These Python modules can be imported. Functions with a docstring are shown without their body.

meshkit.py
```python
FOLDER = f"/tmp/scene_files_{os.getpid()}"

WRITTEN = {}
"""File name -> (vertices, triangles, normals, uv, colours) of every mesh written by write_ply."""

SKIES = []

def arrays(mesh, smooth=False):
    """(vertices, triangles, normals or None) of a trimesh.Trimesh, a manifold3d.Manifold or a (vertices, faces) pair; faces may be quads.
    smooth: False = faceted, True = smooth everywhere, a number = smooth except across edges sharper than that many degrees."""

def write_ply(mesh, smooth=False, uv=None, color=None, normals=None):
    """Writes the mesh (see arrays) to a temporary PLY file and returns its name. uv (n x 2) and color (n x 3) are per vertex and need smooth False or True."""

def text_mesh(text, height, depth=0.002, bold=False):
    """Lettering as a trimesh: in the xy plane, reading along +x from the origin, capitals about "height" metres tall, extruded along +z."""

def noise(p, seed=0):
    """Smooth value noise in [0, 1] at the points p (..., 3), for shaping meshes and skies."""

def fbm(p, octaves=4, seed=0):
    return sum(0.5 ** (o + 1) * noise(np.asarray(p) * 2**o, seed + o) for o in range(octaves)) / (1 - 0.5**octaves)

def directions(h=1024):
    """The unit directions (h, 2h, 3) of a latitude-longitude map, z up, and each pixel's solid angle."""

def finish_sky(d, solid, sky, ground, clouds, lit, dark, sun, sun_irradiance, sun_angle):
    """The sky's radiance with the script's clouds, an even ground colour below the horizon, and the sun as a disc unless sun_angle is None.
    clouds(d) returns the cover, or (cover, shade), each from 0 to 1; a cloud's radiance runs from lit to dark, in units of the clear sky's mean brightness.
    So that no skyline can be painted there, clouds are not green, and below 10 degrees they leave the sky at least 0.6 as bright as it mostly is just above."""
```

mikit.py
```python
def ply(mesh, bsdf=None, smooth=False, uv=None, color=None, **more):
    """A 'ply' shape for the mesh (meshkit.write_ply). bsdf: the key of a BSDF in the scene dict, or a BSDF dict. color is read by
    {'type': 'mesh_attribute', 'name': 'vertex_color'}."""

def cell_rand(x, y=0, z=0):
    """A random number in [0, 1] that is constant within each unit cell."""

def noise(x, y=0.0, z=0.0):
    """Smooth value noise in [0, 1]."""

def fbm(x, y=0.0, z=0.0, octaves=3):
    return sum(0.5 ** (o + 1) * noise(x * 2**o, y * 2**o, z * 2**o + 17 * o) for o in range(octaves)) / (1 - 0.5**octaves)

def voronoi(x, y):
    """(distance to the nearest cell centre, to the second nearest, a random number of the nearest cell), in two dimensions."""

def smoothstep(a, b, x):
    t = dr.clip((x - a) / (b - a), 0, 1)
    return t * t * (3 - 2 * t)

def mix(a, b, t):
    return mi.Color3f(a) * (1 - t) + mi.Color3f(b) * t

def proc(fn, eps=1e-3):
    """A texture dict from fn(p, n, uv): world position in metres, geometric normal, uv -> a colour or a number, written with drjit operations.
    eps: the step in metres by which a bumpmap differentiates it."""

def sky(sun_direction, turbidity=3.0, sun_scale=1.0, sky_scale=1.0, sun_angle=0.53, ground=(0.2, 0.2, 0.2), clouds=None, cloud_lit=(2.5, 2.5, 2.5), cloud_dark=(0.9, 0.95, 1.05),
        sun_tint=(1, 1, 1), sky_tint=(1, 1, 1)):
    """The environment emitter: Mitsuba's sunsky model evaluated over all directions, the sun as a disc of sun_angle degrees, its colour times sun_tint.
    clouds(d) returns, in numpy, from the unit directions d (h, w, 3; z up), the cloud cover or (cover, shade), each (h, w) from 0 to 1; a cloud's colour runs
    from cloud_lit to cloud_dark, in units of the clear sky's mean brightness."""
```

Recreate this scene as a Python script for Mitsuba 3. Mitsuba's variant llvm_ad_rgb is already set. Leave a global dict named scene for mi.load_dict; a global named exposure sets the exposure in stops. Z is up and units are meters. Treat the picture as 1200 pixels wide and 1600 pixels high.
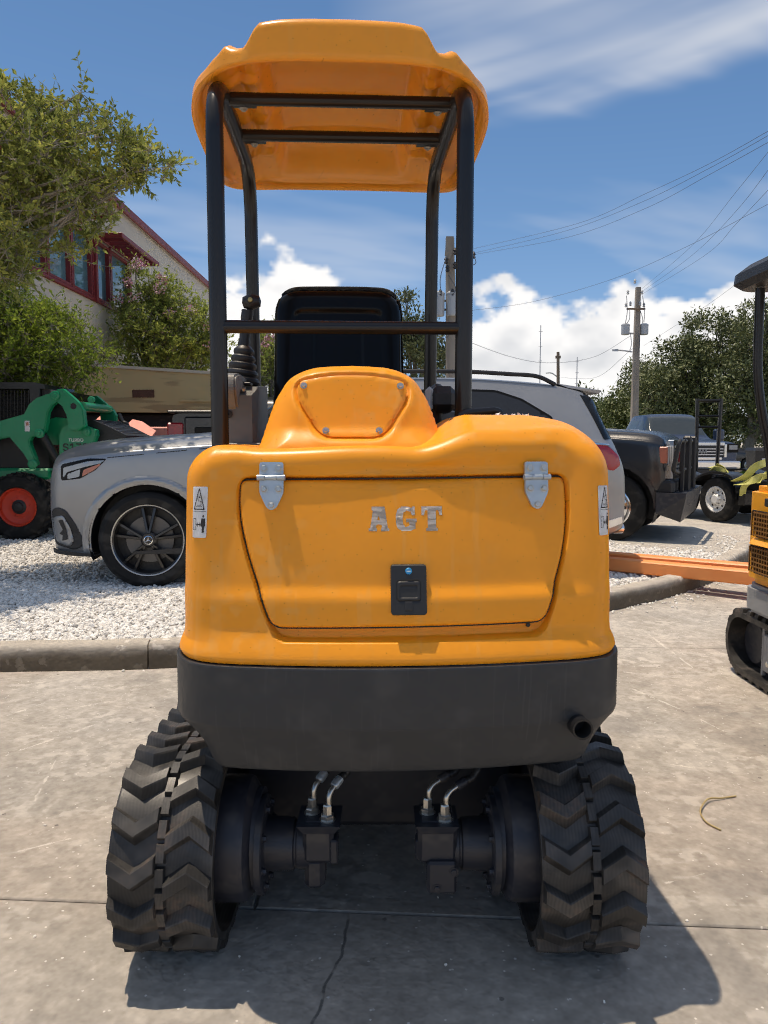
import math, random
import numpy as np, trimesh, shapely
from shapely.geometry import Polygon, LineString, Point
from shapely import affinity
import drjit as dr, mitsuba as mi
import mikit, meshkit
from mikit import proc, noise, fbm, voronoi, cell_rand, smoothstep, mix

T = mi.ScalarTransform4f
PI = math.pi
scene, labels = {}, {}

# ------------------------------------------------------------------ camera, sky, exposure
CAM_H, PITCH, FPX = 1.25, math.radians(5.14), 1200.0          # f in pixels of a 1200 x 1600 frame
cp, sp = math.cos(PITCH), math.sin(PITCH)
scene['camera'] = {'type': 'perspective', 'fov': 53.13, 'fov_axis': 'x', 'near_clip': 0.05, 'far_clip': 3000.0,
                   'to_world': T().look_at(origin=[0, 0, CAM_H], target=[0, cp, CAM_H - sp], up=[0, 0, 1])}
SUN = np.array([-0.225, 0.075, 1.0]); SUN /= np.linalg.norm(SUN)


def sky_clouds(d):
    """cumulus banks near the horizon, thin cirrus streaks higher up"""
    az = np.arctan2(d[..., 0], d[..., 1]); el = np.arcsin(np.clip(d[..., 2], -1, 1))
    deg = np.degrees
    # cumulus: a bank whose top wanders with azimuth
    q = np.stack([az * 6.0, el * 9.0, az * 0 + 3.1], -1)
    big = meshkit.fbm(np.stack([az * 2.6 + 5.3, az * 0, az * 0 + 0.7], -1), 2, 11)
    puff = meshkit.fbm(q * 2.2, 6, 5)
    fine = meshkit.fbm(q * 7.0, 4, 9)
    bump = lambda c, w: np.exp(-((deg(az) - c) / w) ** 2)
    top = 7.4 + 4.0 * (big - 0.5) * 2 + 6.6 * bump(-7.5, 5.0) - 3.5 * bump(2.0, 2.2) + 3.4 * bump(9, 4.5) + 4.6 * bump(17, 5) + 4.4 * bump(25, 6)
    edge = top + (puff - 0.5) * 10.5 + (fine - 0.5) * 3.4 - deg(el)
    cum = np.clip(edge / 0.9, 0, 1) * np.clip((deg(el) + 1) / 1.5, 0.6, 1)
    # thin lower part of the bank: more sky blue shows between
    thin = np.clip((deg(el) - 1.0) / 3.0, 0, 1) * 0.25 + 0.75
    inner = meshkit.fbm(q * 3.2 + 40.0, 5, 21)
    shade = np.clip(0.0 + (inner - 0.50) * 1.9 + 0.38 * np.clip((edge - 1.8) / 6.0, 0, 1), 0, 0.85)
    # cirrus
    u = d[..., 0] / np.maximum(d[..., 2] + 0.08, 0.05); v = d[..., 1] / np.maximum(d[..., 2] + 0.08, 0.05)
    w = meshkit.fbm(np.stack([u * 0.5 + v * 0.15, v * 1.3 - u * 0.55, u * 0 + 2.0], -1), 5, 3)
    w2 = meshkit.fbm(np.stack([u * 2.0 + v * 0.3, v * 5.0 - u * 2.2, u * 0 + 9.0], -1), 4, 4)
    s_ = deg(el) - (20.6 + 0.12 * (deg(az) - 6.6)) + 2.2 * (w2 - 0.5)
    w3 = meshkit.fbm(np.stack([deg(az) * 0.035 + 3, (deg(el) - 0.16 * deg(az)) * 0.42, az * 0 + 4.0], -1), 4, 14)
    sm = np.clip(s_ / 2.4, 0, 1); sm = sm * sm * (3 - 2 * sm)
    band = sm * np.exp(-np.maximum(s_, 0) / 9.0) * np.clip((deg(az) + 4) / 10, 0, 1) * np.clip((80 - deg(az)) / 40, 0, 1)
    cir = np.clip(band * (0.62 + 1.6 * (w3 - 0.5) + 0.5 * (w2 - 0.5)), 0, 0.72)
    wisp = np.clip((w - 0.56) * 2.4 + (w2 - 0.5) * 0.6, 0, 0.45) * np.clip((24 - deg(el)) / 10, 0, 1)
    fill_veil = np.clip(0.50 + 1.6 * (w - 0.5) + 0.5 * (w2 - 0.5), 0, 0.85) * np.clip((deg(el) - 29) / 14, 0, 1)      # thin high cloud above the view, added to brighten the shade
    cir = np.maximum(np.maximum(cir, wisp * 0.6), fill_veil)
    haze = 0.10 * np.exp(-(deg(el) / 9.0) ** 2)
    cover = 1 - (1 - cum * thin) * (1 - cir) * (1 - haze)
    return cover, shade * cum + 0.35 * (1 - cum)


scene['sky'] = mikit.sky(SUN.tolist(), turbidity=3.0, clouds=sky_clouds, cloud_lit=(3.3, 3.25, 3.2), cloud_dark=(1.75, 1.85, 2.0),
                         sky_tint=(0.86, 1.02, 1.14), sun_scale=0.92, ground=(0.22, 0.21, 0.19))
exposure = 1.50


# ------------------------------------------------------------------ helpers
def at(u, v, y):
    """the place at distance y whose pixel in the 1200 x 1600 photograph is (u, v): used to measure sizes"""
    rx, ry = (u - 600) / FPX, (800 - v) / FPX
    k = y / (ry * sp + cp)
    return np.array([rx * k, y, CAM_H + k * (ry * cp - sp)])


def numbered(key):
    if key not in scene and key not in labels:
        return key
    i = 1
    while f'{key}_{i:03d}' in scene or f'{key}_{i:03d}' in labels:
        i += 1
    return f'{key}_{i:03d}'


def thing(name, label, cat, group=None):
    key = numbered(name)
    labels[key] = {'label': label, 'category': cat}
    if group: labels[key]['group'] = group
    return key


def put(name, d, parent=None, m=None, label=None):
    key = numbered((parent + '__' if parent else '') + name)
    scene[key] = dict(d) if m is None else {**d, 'to_world': m}
    if label: labels[key] = {'label': label}
    return key


def part(name, mesh, bsdf, parent, smooth=False, m=None, label=None):
    return put(name, mikit.ply(mesh, bsdf, smooth=smooth), parent, m, label)


def single(name, mesh, bsdf, label, cat, group=None, smooth=False):
    key = part(name, mesh, bsdf, None, smooth)
    labels[key] = {'label': label, 'category': cat}
    if group: labels[key]['group'] = group
    return key


def struct(name, mesh, bsdf, smooth=False, kind='structure', label=None):
    key = part(name, mesh, bsdf, None, smooth)
    labels[key] = {'kind': kind}
    if label: labels[key]['label'] = label
    return key


def cat(*ms):
    ms = [m for m in ms if m is not None]
    vs, fs, n = [], [], 0
    for m in ms:
        vs.append(np.asarray(m.vertices)); fs.append(np.asarray(m.faces) + n); n += len(m.vertices)
    return trimesh.Trimesh(np.vstack(vs), np.vstack(fs), process=False)


def tm(v, f):
    v, f = np.asarray(v, float), np.asarray(f, int)
    if f.shape[1] == 4: f = np.vstack([f[:, [0, 1, 2]], f[:, [0, 2, 3]]])
    return trimesh.Trimesh(v, f, process=False)


def bx(lo, hi, c=0.004):
    """chamfered box"""
    lo, hi = np.minimum(lo, hi).astype(float), np.maximum(lo, hi).astype(float)
    c = min(c, 0.45 * (hi - lo).min())
    pts = []
    for i in range(8):
        s = np.array([(i >> k) & 1 for k in range(3)])
        p = np.where(s, hi, lo); q = np.where(s, -c, c)
        if c <= 0: pts.append(p); continue
        for k in range(3):
            e = q.copy(); e[k] = 0; pts.append(p + e)
    h = trimesh.convex.convex_hull(np.array(pts))
    return trimesh.Trimesh(h.vertices, h.faces, process=False)


def bcx(c, s, ch=0.004):
    c, s = np.array(c, float), np.array(s, float)
    return bx(c - s / 2, c + s / 2, ch)


def hull(pts):
    h = trimesh.convex.convex_hull(np.array(pts, float))
    return trimesh.Trimesh(h.vertices, h.faces, process=False)


def spline(pts, n=8, closed=False):
    """Catmull-Rom"""
    p = np.asarray(pts, float)
    if closed: q = np.vstack([p[-1], p, p[0], p[1]])
    else: q = np.vstack([2 * p[0] - p[1], p, 2 * p[-1] - p[-2]])
    out = []
    for i in range(1, len(q) - 2):
        for t in np.linspace(0, 1, n, endpoint=False):
            a, b, c, d = q[i - 1], q[i], q[i + 1], q[i + 2]
            out.append(0.5 * (2 * b + (c - a) * t + (2 * a - 5 * b + 4 * c - d) * t * t + (3 * b - a - 3 * c + d) * t ** 3))
    if not closed: out.append(p[-1])
    return np.array(out)


def fillet(pts, r, n=6):
    """polyline with rounded corners"""
    p = np.asarray(pts, float); out = [p[0]]
    for i in range(1, len(p) - 1):
        a, b, c = p[i - 1], p[i], p[i + 1]
        la, lc = np.linalg.norm(a - b), np.linalg.norm(c - b)
        k = min(r, 0.48 * la, 0.48 * lc)
        s, e = b + (a - b) / la * k, b + (c - b) / lc * k
        for t in np.linspace(0, 1, n):
            out.append((1 - t) ** 2 * s + 2 * t * (1 - t) * b + t * t * e)
    out.append(p[-1])
    return np.array(out)


def tube(pts, r, n=12, cap=True):
    p = np.asarray(pts, float); r = np.broadcast_to(r, (len(p),)).astype(float)
    t = np.gradient(p, axis=0); t /= np.linalg.norm(t, axis=1, keepdims=True) + 1e-12
    a = np.cross(t[0], [0, 0, 1.0] if abs(t[0][2]) < 0.9 else [1.0, 0, 0]); a /= np.linalg.norm(a)
    A = []
    for k in range(len(p)):
        a = a - t[k] * (a @ t[k]); a /= np.linalg.norm(a); A.append(a)
    A = np.array(A); B = np.cross(t, A)
    g = np.arange(n) * 2 * PI / n
    v = (p[:, None] + r[:, None, None] * (np.cos(g)[None, :, None] * A[:, None] + np.sin(g)[None, :, None] * B[:, None])).reshape(-1, 3)
    i, j = np.meshgrid(np.arange(len(p) - 1), np.arange(n), indexing='ij')
    f = np.stack([i * n + j, i * n + (j + 1) % n, (i + 1) * n + (j + 1) % n, (i + 1) * n + j], -1).reshape(-1, 4)[:, ::-1]
    m = tm(v, f)
    if cap:
        k = len(v); v2 = np.vstack([v, p[0], p[-1]]); jj = np.arange(n)
        f2 = np.vstack([m.faces, np.stack([jj, (jj + 1) % n, 0 * jj + k], 1)[:, ::-1][:, [0, 1, 2]] * 1, np.stack([(len(p) - 1) * n + jj, (len(p) - 1) * n + (jj + 1) % n, 0 * jj + k + 1], 1)])
        m = trimesh.Trimesh(v2, f2, process=False)
    m.fix_normals() if len(m.faces) < 400 else None
    return m


def lathe(prof, origin=(0, 0, 0), axis=(0, 0, 1), n=32):
    """revolve (r, h) points about an axis through origin"""
    prof = np.asarray(prof, float); ax = np.asarray(axis, float); ax /= np.linalg.norm(ax)
    a = np.cross(ax, [0, 0, 1.0] if abs(ax[2]) < 0.9 else [1.0, 0, 0]); a /= np.linalg.norm(a); b = np.cross(ax, a)
    g = np.arange(n) * 2 * PI / n
    v = (np.asarray(origin, float) + prof[:, None, 1:2] * ax + prof[:, None, 0:1] * (np.cos(g)[None, :, None] * a + np.sin(g)[None, :, None] * b)).reshape(-1, 3)
    i, j = np.meshgrid(np.arange(len(prof) - 1), np.arange(n), indexing='ij')
    f = np.stack([i * n + j, i * n + (j + 1) % n, (i + 1) * n + (j + 1) % n, (i + 1) * n + j], -1).reshape(-1, 4)
    return tm(v, f)


AXES = {'xz': ([1, 0, 0], [0, 0, 1], [0, -1, 0]), 'yz': ([0, 1, 0], [0, 0, 1], [1, 0, 0]), 'xy': ([1, 0, 0], [0, 1, 0], [0, 0, 1])}


def prism(poly, depth, plane='xz', origin=(0, 0, 0), bev=0.0):
    """extrude a polygon (list or shapely) drawn in a plane; thickness runs along the plane's third axis from the origin"""
    if not hasattr(poly, 'geom_type'): poly = Polygon(poly)
    poly = poly.buffer(0)
    ms = []
    for g in getattr(poly, 'geoms', [poly]):
        if bev > 0:
            a = trimesh.creation.extrude_polygon(g, depth - 2 * bev, engine='earcut'); a.apply_translation([0, 0, bev]); ms.append(a)
            h = g.buffer(-bev)
            for k in getattr(h, 'geoms', [h]):
                if k.area > 1e-9: ms.append(trimesh.creation.extrude_polygon(k, depth, engine='earcut'))
        else: ms.append(trimesh.creation.extrude_polygon(g, depth, engine='earcut'))
    m = cat(*ms)
    a, b, c = (np.array(x, float) for x in AXES[plane])
    v = m.vertices
    V = np.asarray(origin, float) + v[:, :1] * a + v[:, 1:2] * b + v[:, 2:] * c
    F = m.faces if np.dot(np.cross(a, b), c) > 0 else m.faces[:, ::-1]
    return trimesh.Trimesh(V, F, process=False)


def moved(m, t=(0, 0, 0), rz=0.0, s=1.0):
    c, k = math.cos(rz), math.sin(rz)
    v = np.asarray(m.vertices) * s
    v = v @ np.array([[c, k, 0], [-k, c, 0], [0, 0, 1]]) + np.asarray(t, float)
    return trimesh.Trimesh(v, m.faces, process=False)


def grid_faces(nu, nv, wrap=False, flip=False):
    i, j = np.meshgrid(np.arange(nu if wrap else nu - 1), np.arange(nv - 1), indexing='ij')
    k = (i + 1) % nu
    f = np.stack([i * nv + j, k * nv + j, k * nv + j + 1, i * nv + j + 1], -1).reshape(-1, 4)
    return f[:, ::-1] if flip else f


def sst(a, b, x):
    t = np.clip((np.asarray(x, float) - a) / (b - a), 0, 1)
    return t * t * (3 - 2 * t)


def sdf(poly, x, z):
    """signed distance (negative inside) of points to a polygon, and the nearest boundary points"""
    P = np.asarray(poly.exterior.coords if hasattr(poly, 'exterior') else poly, float)
    if np.allclose(P[0], P[-1]): P = P[:-1]
    Q = np.stack([np.ravel(x), np.ravel(z)], 1)
    best, near, inside = np.full(len(Q), 1e9), Q.copy(), np.zeros(len(Q), bool)
    for i in range(len(P)):
        a, b = P[i], P[(i + 1) % len(P)]
        e = b - a; L = e @ e
        if L < 1e-16: continue
        t = np.clip(((Q - a) @ e) / L, 0, 1)
        c = a + t[:, None] * e; d = np.hypot(*(Q - c).T)
        m = d < best; best[m] = d[m]; near[m] = c[m]
        cr = ((a[1] > Q[:, 1]) != (b[1] > Q[:, 1]))
        with np.errstate(divide='ignore', invalid='ignore'):
            xi = a[0] + (Q[:, 1] - a[1]) / (b[1] - a[1]) * (b[0] - a[0])
        inside ^= cr & (Q[:, 0] < xi)
    s = np.where(inside, -best, best)
    return s.reshape(np.shape(x)), near


def roundpoly(pts, r, n=6):
    p = [np.asarray(q, float) for q in pts]
    out = []
    for i in range(len(p)):
        a, b, c = p[i - 1], p[i], p[(i + 1) % len(p)]
        rr = r[i] if hasattr(r, '__len__') else r
        la, lc = np.linalg.norm(a - b), np.linalg.norm(c - b); k = min(rr, 0.48 * la, 0.48 * lc)
        s, e = b + (a - b) / la * k, b + (c - b) / lc * k
        for t in np.linspace(0, 1, n): out.append((1 - t) ** 2 * s + 2 * t * (1 - t) * b + t * t * e)
    return Polygon(out)


def panel(poly, surf, h, r=0.0, skirt=0.0, off=0.0, feat=None, back=0.0):
    """a plate with the outline poly in surface coordinates (a, b); surf(a, b, offset) gives places; r rounds its rim; skirt is the depth of its edge"""
    x0, z0, x1, z1 = poly.bounds
    nx, nz = max(2, int(math.ceil((x1 - x0) / h)) + 3), max(2, int(math.ceil((z1 - z0) / h)) + 3)
    hx, hz = (x1 - x0) / (nx - 3), (z1 - z0) / (nz - 3)
    X, Z = np.meshgrid(x0 - hx + np.arange(nx) * hx, z0 - hz + np.arange(nz) * hz, indexing='ij')
    s, near = sdf(poly, X, Z); s = s.ravel()
    hh = 0.62 * max(hx, hz)
    snap = np.abs(s) < hh
    x, z = X.ravel().copy(), Z.ravel().copy()
    x[snap], z[snap] = near[snap, 0], near[snap, 1]
    d = np.where(snap, 0, -s)
    keep = d >= 0
    o = np.full(len(x), off)
    if r > 0:
        q = np.clip((r - d) / r, 0, 1); o = o - r * (1 - np.sqrt(np.maximum(0, 1 - q * q)))
    if feat is not None: o = o + feat(x, z, d)
    V = surf(x, z, o)
    f = grid_faces(nx, nz)
    f = f[keep[f].all(1)]
    f = np.vstack([f[:, [0, 1, 2]], f[:, [0, 2, 3]]])
    A = x[f]; B = z[f]
    area = (A[:, 1] - A[:, 0]) * (B[:, 2] - B[:, 0]) - (A[:, 2] - A[:, 0]) * (B[:, 1] - B[:, 0])
    f = f[area > 1e-12]
    ms = [(V, f)]
    if skirt > 0:
        e = np.sort(f[:, [0, 1, 1, 2, 2, 0]].reshape(-1, 2), 1)
        de = f[:, [0, 1, 1, 2, 2, 0]].reshape(-1, 2)
        _, idx, cnt = np.unique(e, axis=0, return_index=True, return_counts=True)
        de = de[idx[cnt == 1]]
        k = np.unique(de); W = surf(x[k], z[k], np.full(len(k), off - r - skirt)); mp = {a: i for i, a in enumerate(k)}
        n = len(V)
        q = np.array([[b, a, n + mp[a], n + mp[b]] for a, b in de])
        V = np.vstack([V, W]); f = np.vstack([f, q[:, [0, 1, 2]], q[:, [0, 2, 3]]])
    used, inv = np.unique(f, return_inverse=True)
    return trimesh.Trimesh(V[used], inv.reshape(f.shape), process=False)


def bolt(p, axis, r=0.006, h=0.005, washer=True):
    """hex bolt head with a washer"""
    ax = np.asarray(axis, float); ax /= np.linalg.norm(ax)
    m = lathe([(r, 0), (r, h * 0.85), (r * 0.82, h), (0, h)], p, ax, 6)
    if washer: m = cat(m, lathe([(r * 1.45, 0), (r * 1.45, h * 0.25), (0, h * 0.25)], p, ax, 14))
    return m


def letters(text, h, depth, bold=False):
    return meshkit.text_mesh(text, h, depth, bold)


def place_text(m, origin, right, up):
    """text mesh (xy plane, +z out) laid on a plane"""
    r, u = np.asarray(right, float), np.asarray(up, float)
    r /= np.linalg.norm(r); u = u - r * (u @ r); u /= np.linalg.norm(u); n = np.cross(r, u)
    v = m.vertices
    return trimesh.Trimesh(np.asarray(origin) + v[:, :1] * r + v[:, 1:2] * u + v[:, 2:] * n, m.faces, process=False)
# ------------------------------------------------------------------ materials
def pr(name, base, rough=0.5, metal=0.0, spec=0.5, coat=0.0, bump=None, two=True, **kw):
    b = {'type': 'principled', 'base_color': base if isinstance(base, dict) else {'type': 'rgb', 'value': list(base)},
         'roughness': rough if isinstance(rough, dict) else float(rough), 'metallic': float(metal), 'specular': float(spec)}
    if coat: b['clearcoat'] = float(coat); b['clearcoat_gloss'] = kw.pop('gloss', 0.92)
    b.update(kw)
    if bump is not None: b = {'type': 'bumpmap', 'arbitrary': bump[0], 'scale': bump[1], 'bsdf': b}
    scene[name] = {'type': 'twosided', 'bsdf': b} if two else b
    return name


def n3(p, s, o=3):
    return fbm(p.x * s, p.y * s, p.z * s, o)


def paint_fn(col, dust, amt):
    def fn(p, n, uv):
        a = n3(p, 3.0, 3); b = n3(p, 38.0, 2)
        c = mix(col, [x * 0.93 for x in col], smoothstep(0.35, 0.7, a))
        c = mix(c, dust, amt * smoothstep(0.52, 0.8, b) * smoothstep(0.4, 0.65, a))
        s = fbm(p.x * 55 + 2 * a, p.y * 30, p.z * 2.2, 3)                       # dried water runs
        c = mix(c, dust, amt * 0.7 * smoothstep(0.58, 0.75, s))
        d1, d2, r = voronoi(p.x * 85 + p.y * 40, p.z * 85 + p.y * 20)              # specks
        return mix(c, [x * 0.55 for x in col], 0.7 * (1 - smoothstep(0.08, 0.16, d1)) * smoothstep(0.93, 0.95, r))
    return fn


ORANGE = (0.89, 0.335, 0.016)
pr('orange_paint', proc(paint_fn(ORANGE, (0.74, 0.42, 0.12), 0.25)), proc(lambda p, n, uv: 0.30 + 0.14 * n3(p, 9.0, 3)), spec=0.28, coat=0.16)
pr('orange_canopy', proc(paint_fn((0.84, 0.325, 0.024), (0.74, 0.42, 0.12), 0.15)), 0.24, spec=0.3, coat=0.2)
pr('counterweight_paint', proc(lambda p, n, uv: mix(mix((0.022, 0.025, 0.029), (0.046, 0.047, 0.049), smoothstep(0.5, 0.8, n3(p, 12.0, 4)) * 0.5 + 0.22 * smoothstep(0.70, 0.76, fbm(p.x * 160 + 3 * fbm(p.x * 6, p.z * 6, 0.0, 2), p.z * 9, p.y * 10, 2))), (0.12, 0.105, 0.085), 0.55 * smoothstep(0.58, 0.78, fbm(p.x * 5, p.z * 14, 2.0, 4)) * smoothstep(0.70, 0.56, p.z))), proc(lambda p, n, uv: 0.34 + 0.25 * n3(p, 30.0, 3)), spec=0.5, bump=(proc(lambda p, n, uv: n3(p, 90.0, 2), 1e-3), 0.0015))
pr('black_paint', (0.012, 0.012, 0.013), 0.26, spec=0.4, coat=0.1)
pr('black_gloss', (0.006, 0.006, 0.006), 0.18, spec=0.14, coat=0.06)
pr('black_plastic', (0.016, 0.016, 0.017), 0.45)
pr('dark_metal', proc(lambda p, n, uv: mix((0.020, 0.022, 0.030), (0.06, 0.055, 0.05), smoothstep(0.5, 0.8, n3(p, 20.0, 3)) * 0.6)), 0.45)
pr('drive_paint', proc(lambda p, n, uv: mix((0.021, 0.023, 0.033), (0.055, 0.053, 0.052), smoothstep(0.5, 0.8, n3(p, 25.0, 3)) * 0.5)), 0.42)


def rubber_fn(p, n, uv):
    a = n3(p, 14.0, 3); b = n3(p, 70.0, 2)
    c = mix((0.015, 0.0145, 0.014), (0.050, 0.046, 0.042), smoothstep(0.35, 0.7, a))
    c = mix(c, (0.10, 0.068, 0.050), 0.6 * smoothstep(0.55, 0.75, a) * smoothstep(0.35, 0.65, b))
    rib = 0.5 + 0.5 * dr.sin(p.x * 780 + 14 * fbm(p.x * 20, p.y * 20, p.z * 20, 2))
    return c * (1 - 0.26 * rib * smoothstep(0.30, 0.6, fbm(p.x * 9, p.y * 9, p.z * 9, 2)))


def ribs_bump(p, n, uv):
    return n3(p, 60.0, 2) * 0.7


pr('track_rubber', proc(rubber_fn), proc(lambda p, n, uv: 0.30 + 0.45 * n3(p, 26.0, 2)), spec=0.6)
pr('tyre_rubber', proc(lambda p, n, uv: mix((0.012, 0.012, 0.012), (0.035, 0.033, 0.03), smoothstep(0.45, 0.7, n3(p, 12.0, 3)))), 0.75, spec=0.3)
pr('zinc', proc(lambda p, n, uv: mix((0.52, 0.58, 0.62), (0.40, 0.45, 0.5), n3(p, 60.0, 2))), 0.36, metal=0.65)
pr('steel', (0.55, 0.53, 0.48), 0.28, metal=0.9)
pr('chrome', (0.75, 0.76, 0.78), 0.10, metal=1.0)
pr('brass', (0.60, 0.42, 0.16), 0.35, metal=0.9)
pr('console_grey', proc(lambda p, n, uv: mix((0.13, 0.13, 0.12), (0.17, 0.168, 0.155), n3(p, 30.0, 2))), 0.5)
pr('sticker_white', proc(lambda p, n, uv: mix((0.66, 0.66, 0.66), (0.52, 0.51, 0.48), smoothstep(0.5, 0.8, n3(p, 45.0, 3)))), 0.42)
pr('ink_black', (0.02, 0.02, 0.02), 0.5)
def letter_fn(p, n, uv):
    w = fbm(p.x * 60 + 4 * fbm(p.x * 30, p.z * 30, 1.0, 2), p.z * 150, 3.0, 2)
    return mix((0.34, 0.29, 0.24), (0.56, 0.49, 0.42), smoothstep(0.30, 0.6, w))
scene['letter_vinyl'] = {'type': 'twosided', 'bsdf': {'type': 'bumpmap', 'arbitrary': proc(lambda p, n, uv: fbm(p.x * 70 + 5 * fbm(p.x * 30, p.z * 30, 1.0, 2), p.z * 170, 3.0, 2), 4e-4), 'scale': 0.004,
    'bsdf': {'type': 'principled', 'base_color': proc(letter_fn), 'roughness': 0.35, 'metallic': 0.25}}}
pr('blue_plastic', (0.02, 0.28, 0.60), 0.35)
pr('seat_vinyl', (0.012, 0.012, 0.012), 0.35)
pr('grey_trim', (0.42, 0.42, 0.41), 0.4)
# ------------------------------------------------------------------ ground: base sheet, slabs, kerb, gravel bed
SCR = []
for u0, v0, u1, v1, tw in ((965, 1066, 1062, 1108, .010), (1062, 1108, 1130, 1142, .008), (54, 1252, 90, 1182, .009), (1005, 985, 1085, 1045, .012), (1085, 1045, 1150, 1062, .010), (975, 1050, 1068, 1060, .008), (12, 1118, 70, 1098, .012), (10, 1180, 160, 1128, .008), (120, 1105, 210, 1090, .009), (1020, 1190, 1085, 1200, .007), (30, 1330, 110, 1310, .006), (1040, 1380, 1100, 1365, .006)):
    a, b = at(u0, v0, 1.0), at(u1, v1, 1.0)
    g = [q[:2] * CAM_H / (CAM_H - q[2]) for q in (a, b)]; SCR.append(tuple(float(q) for q in (*g[0], *g[1], tw)))


def r2v(p): return fbm(p.x * 40, p.y * 90, 3.0, 2) - 0.5


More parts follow.
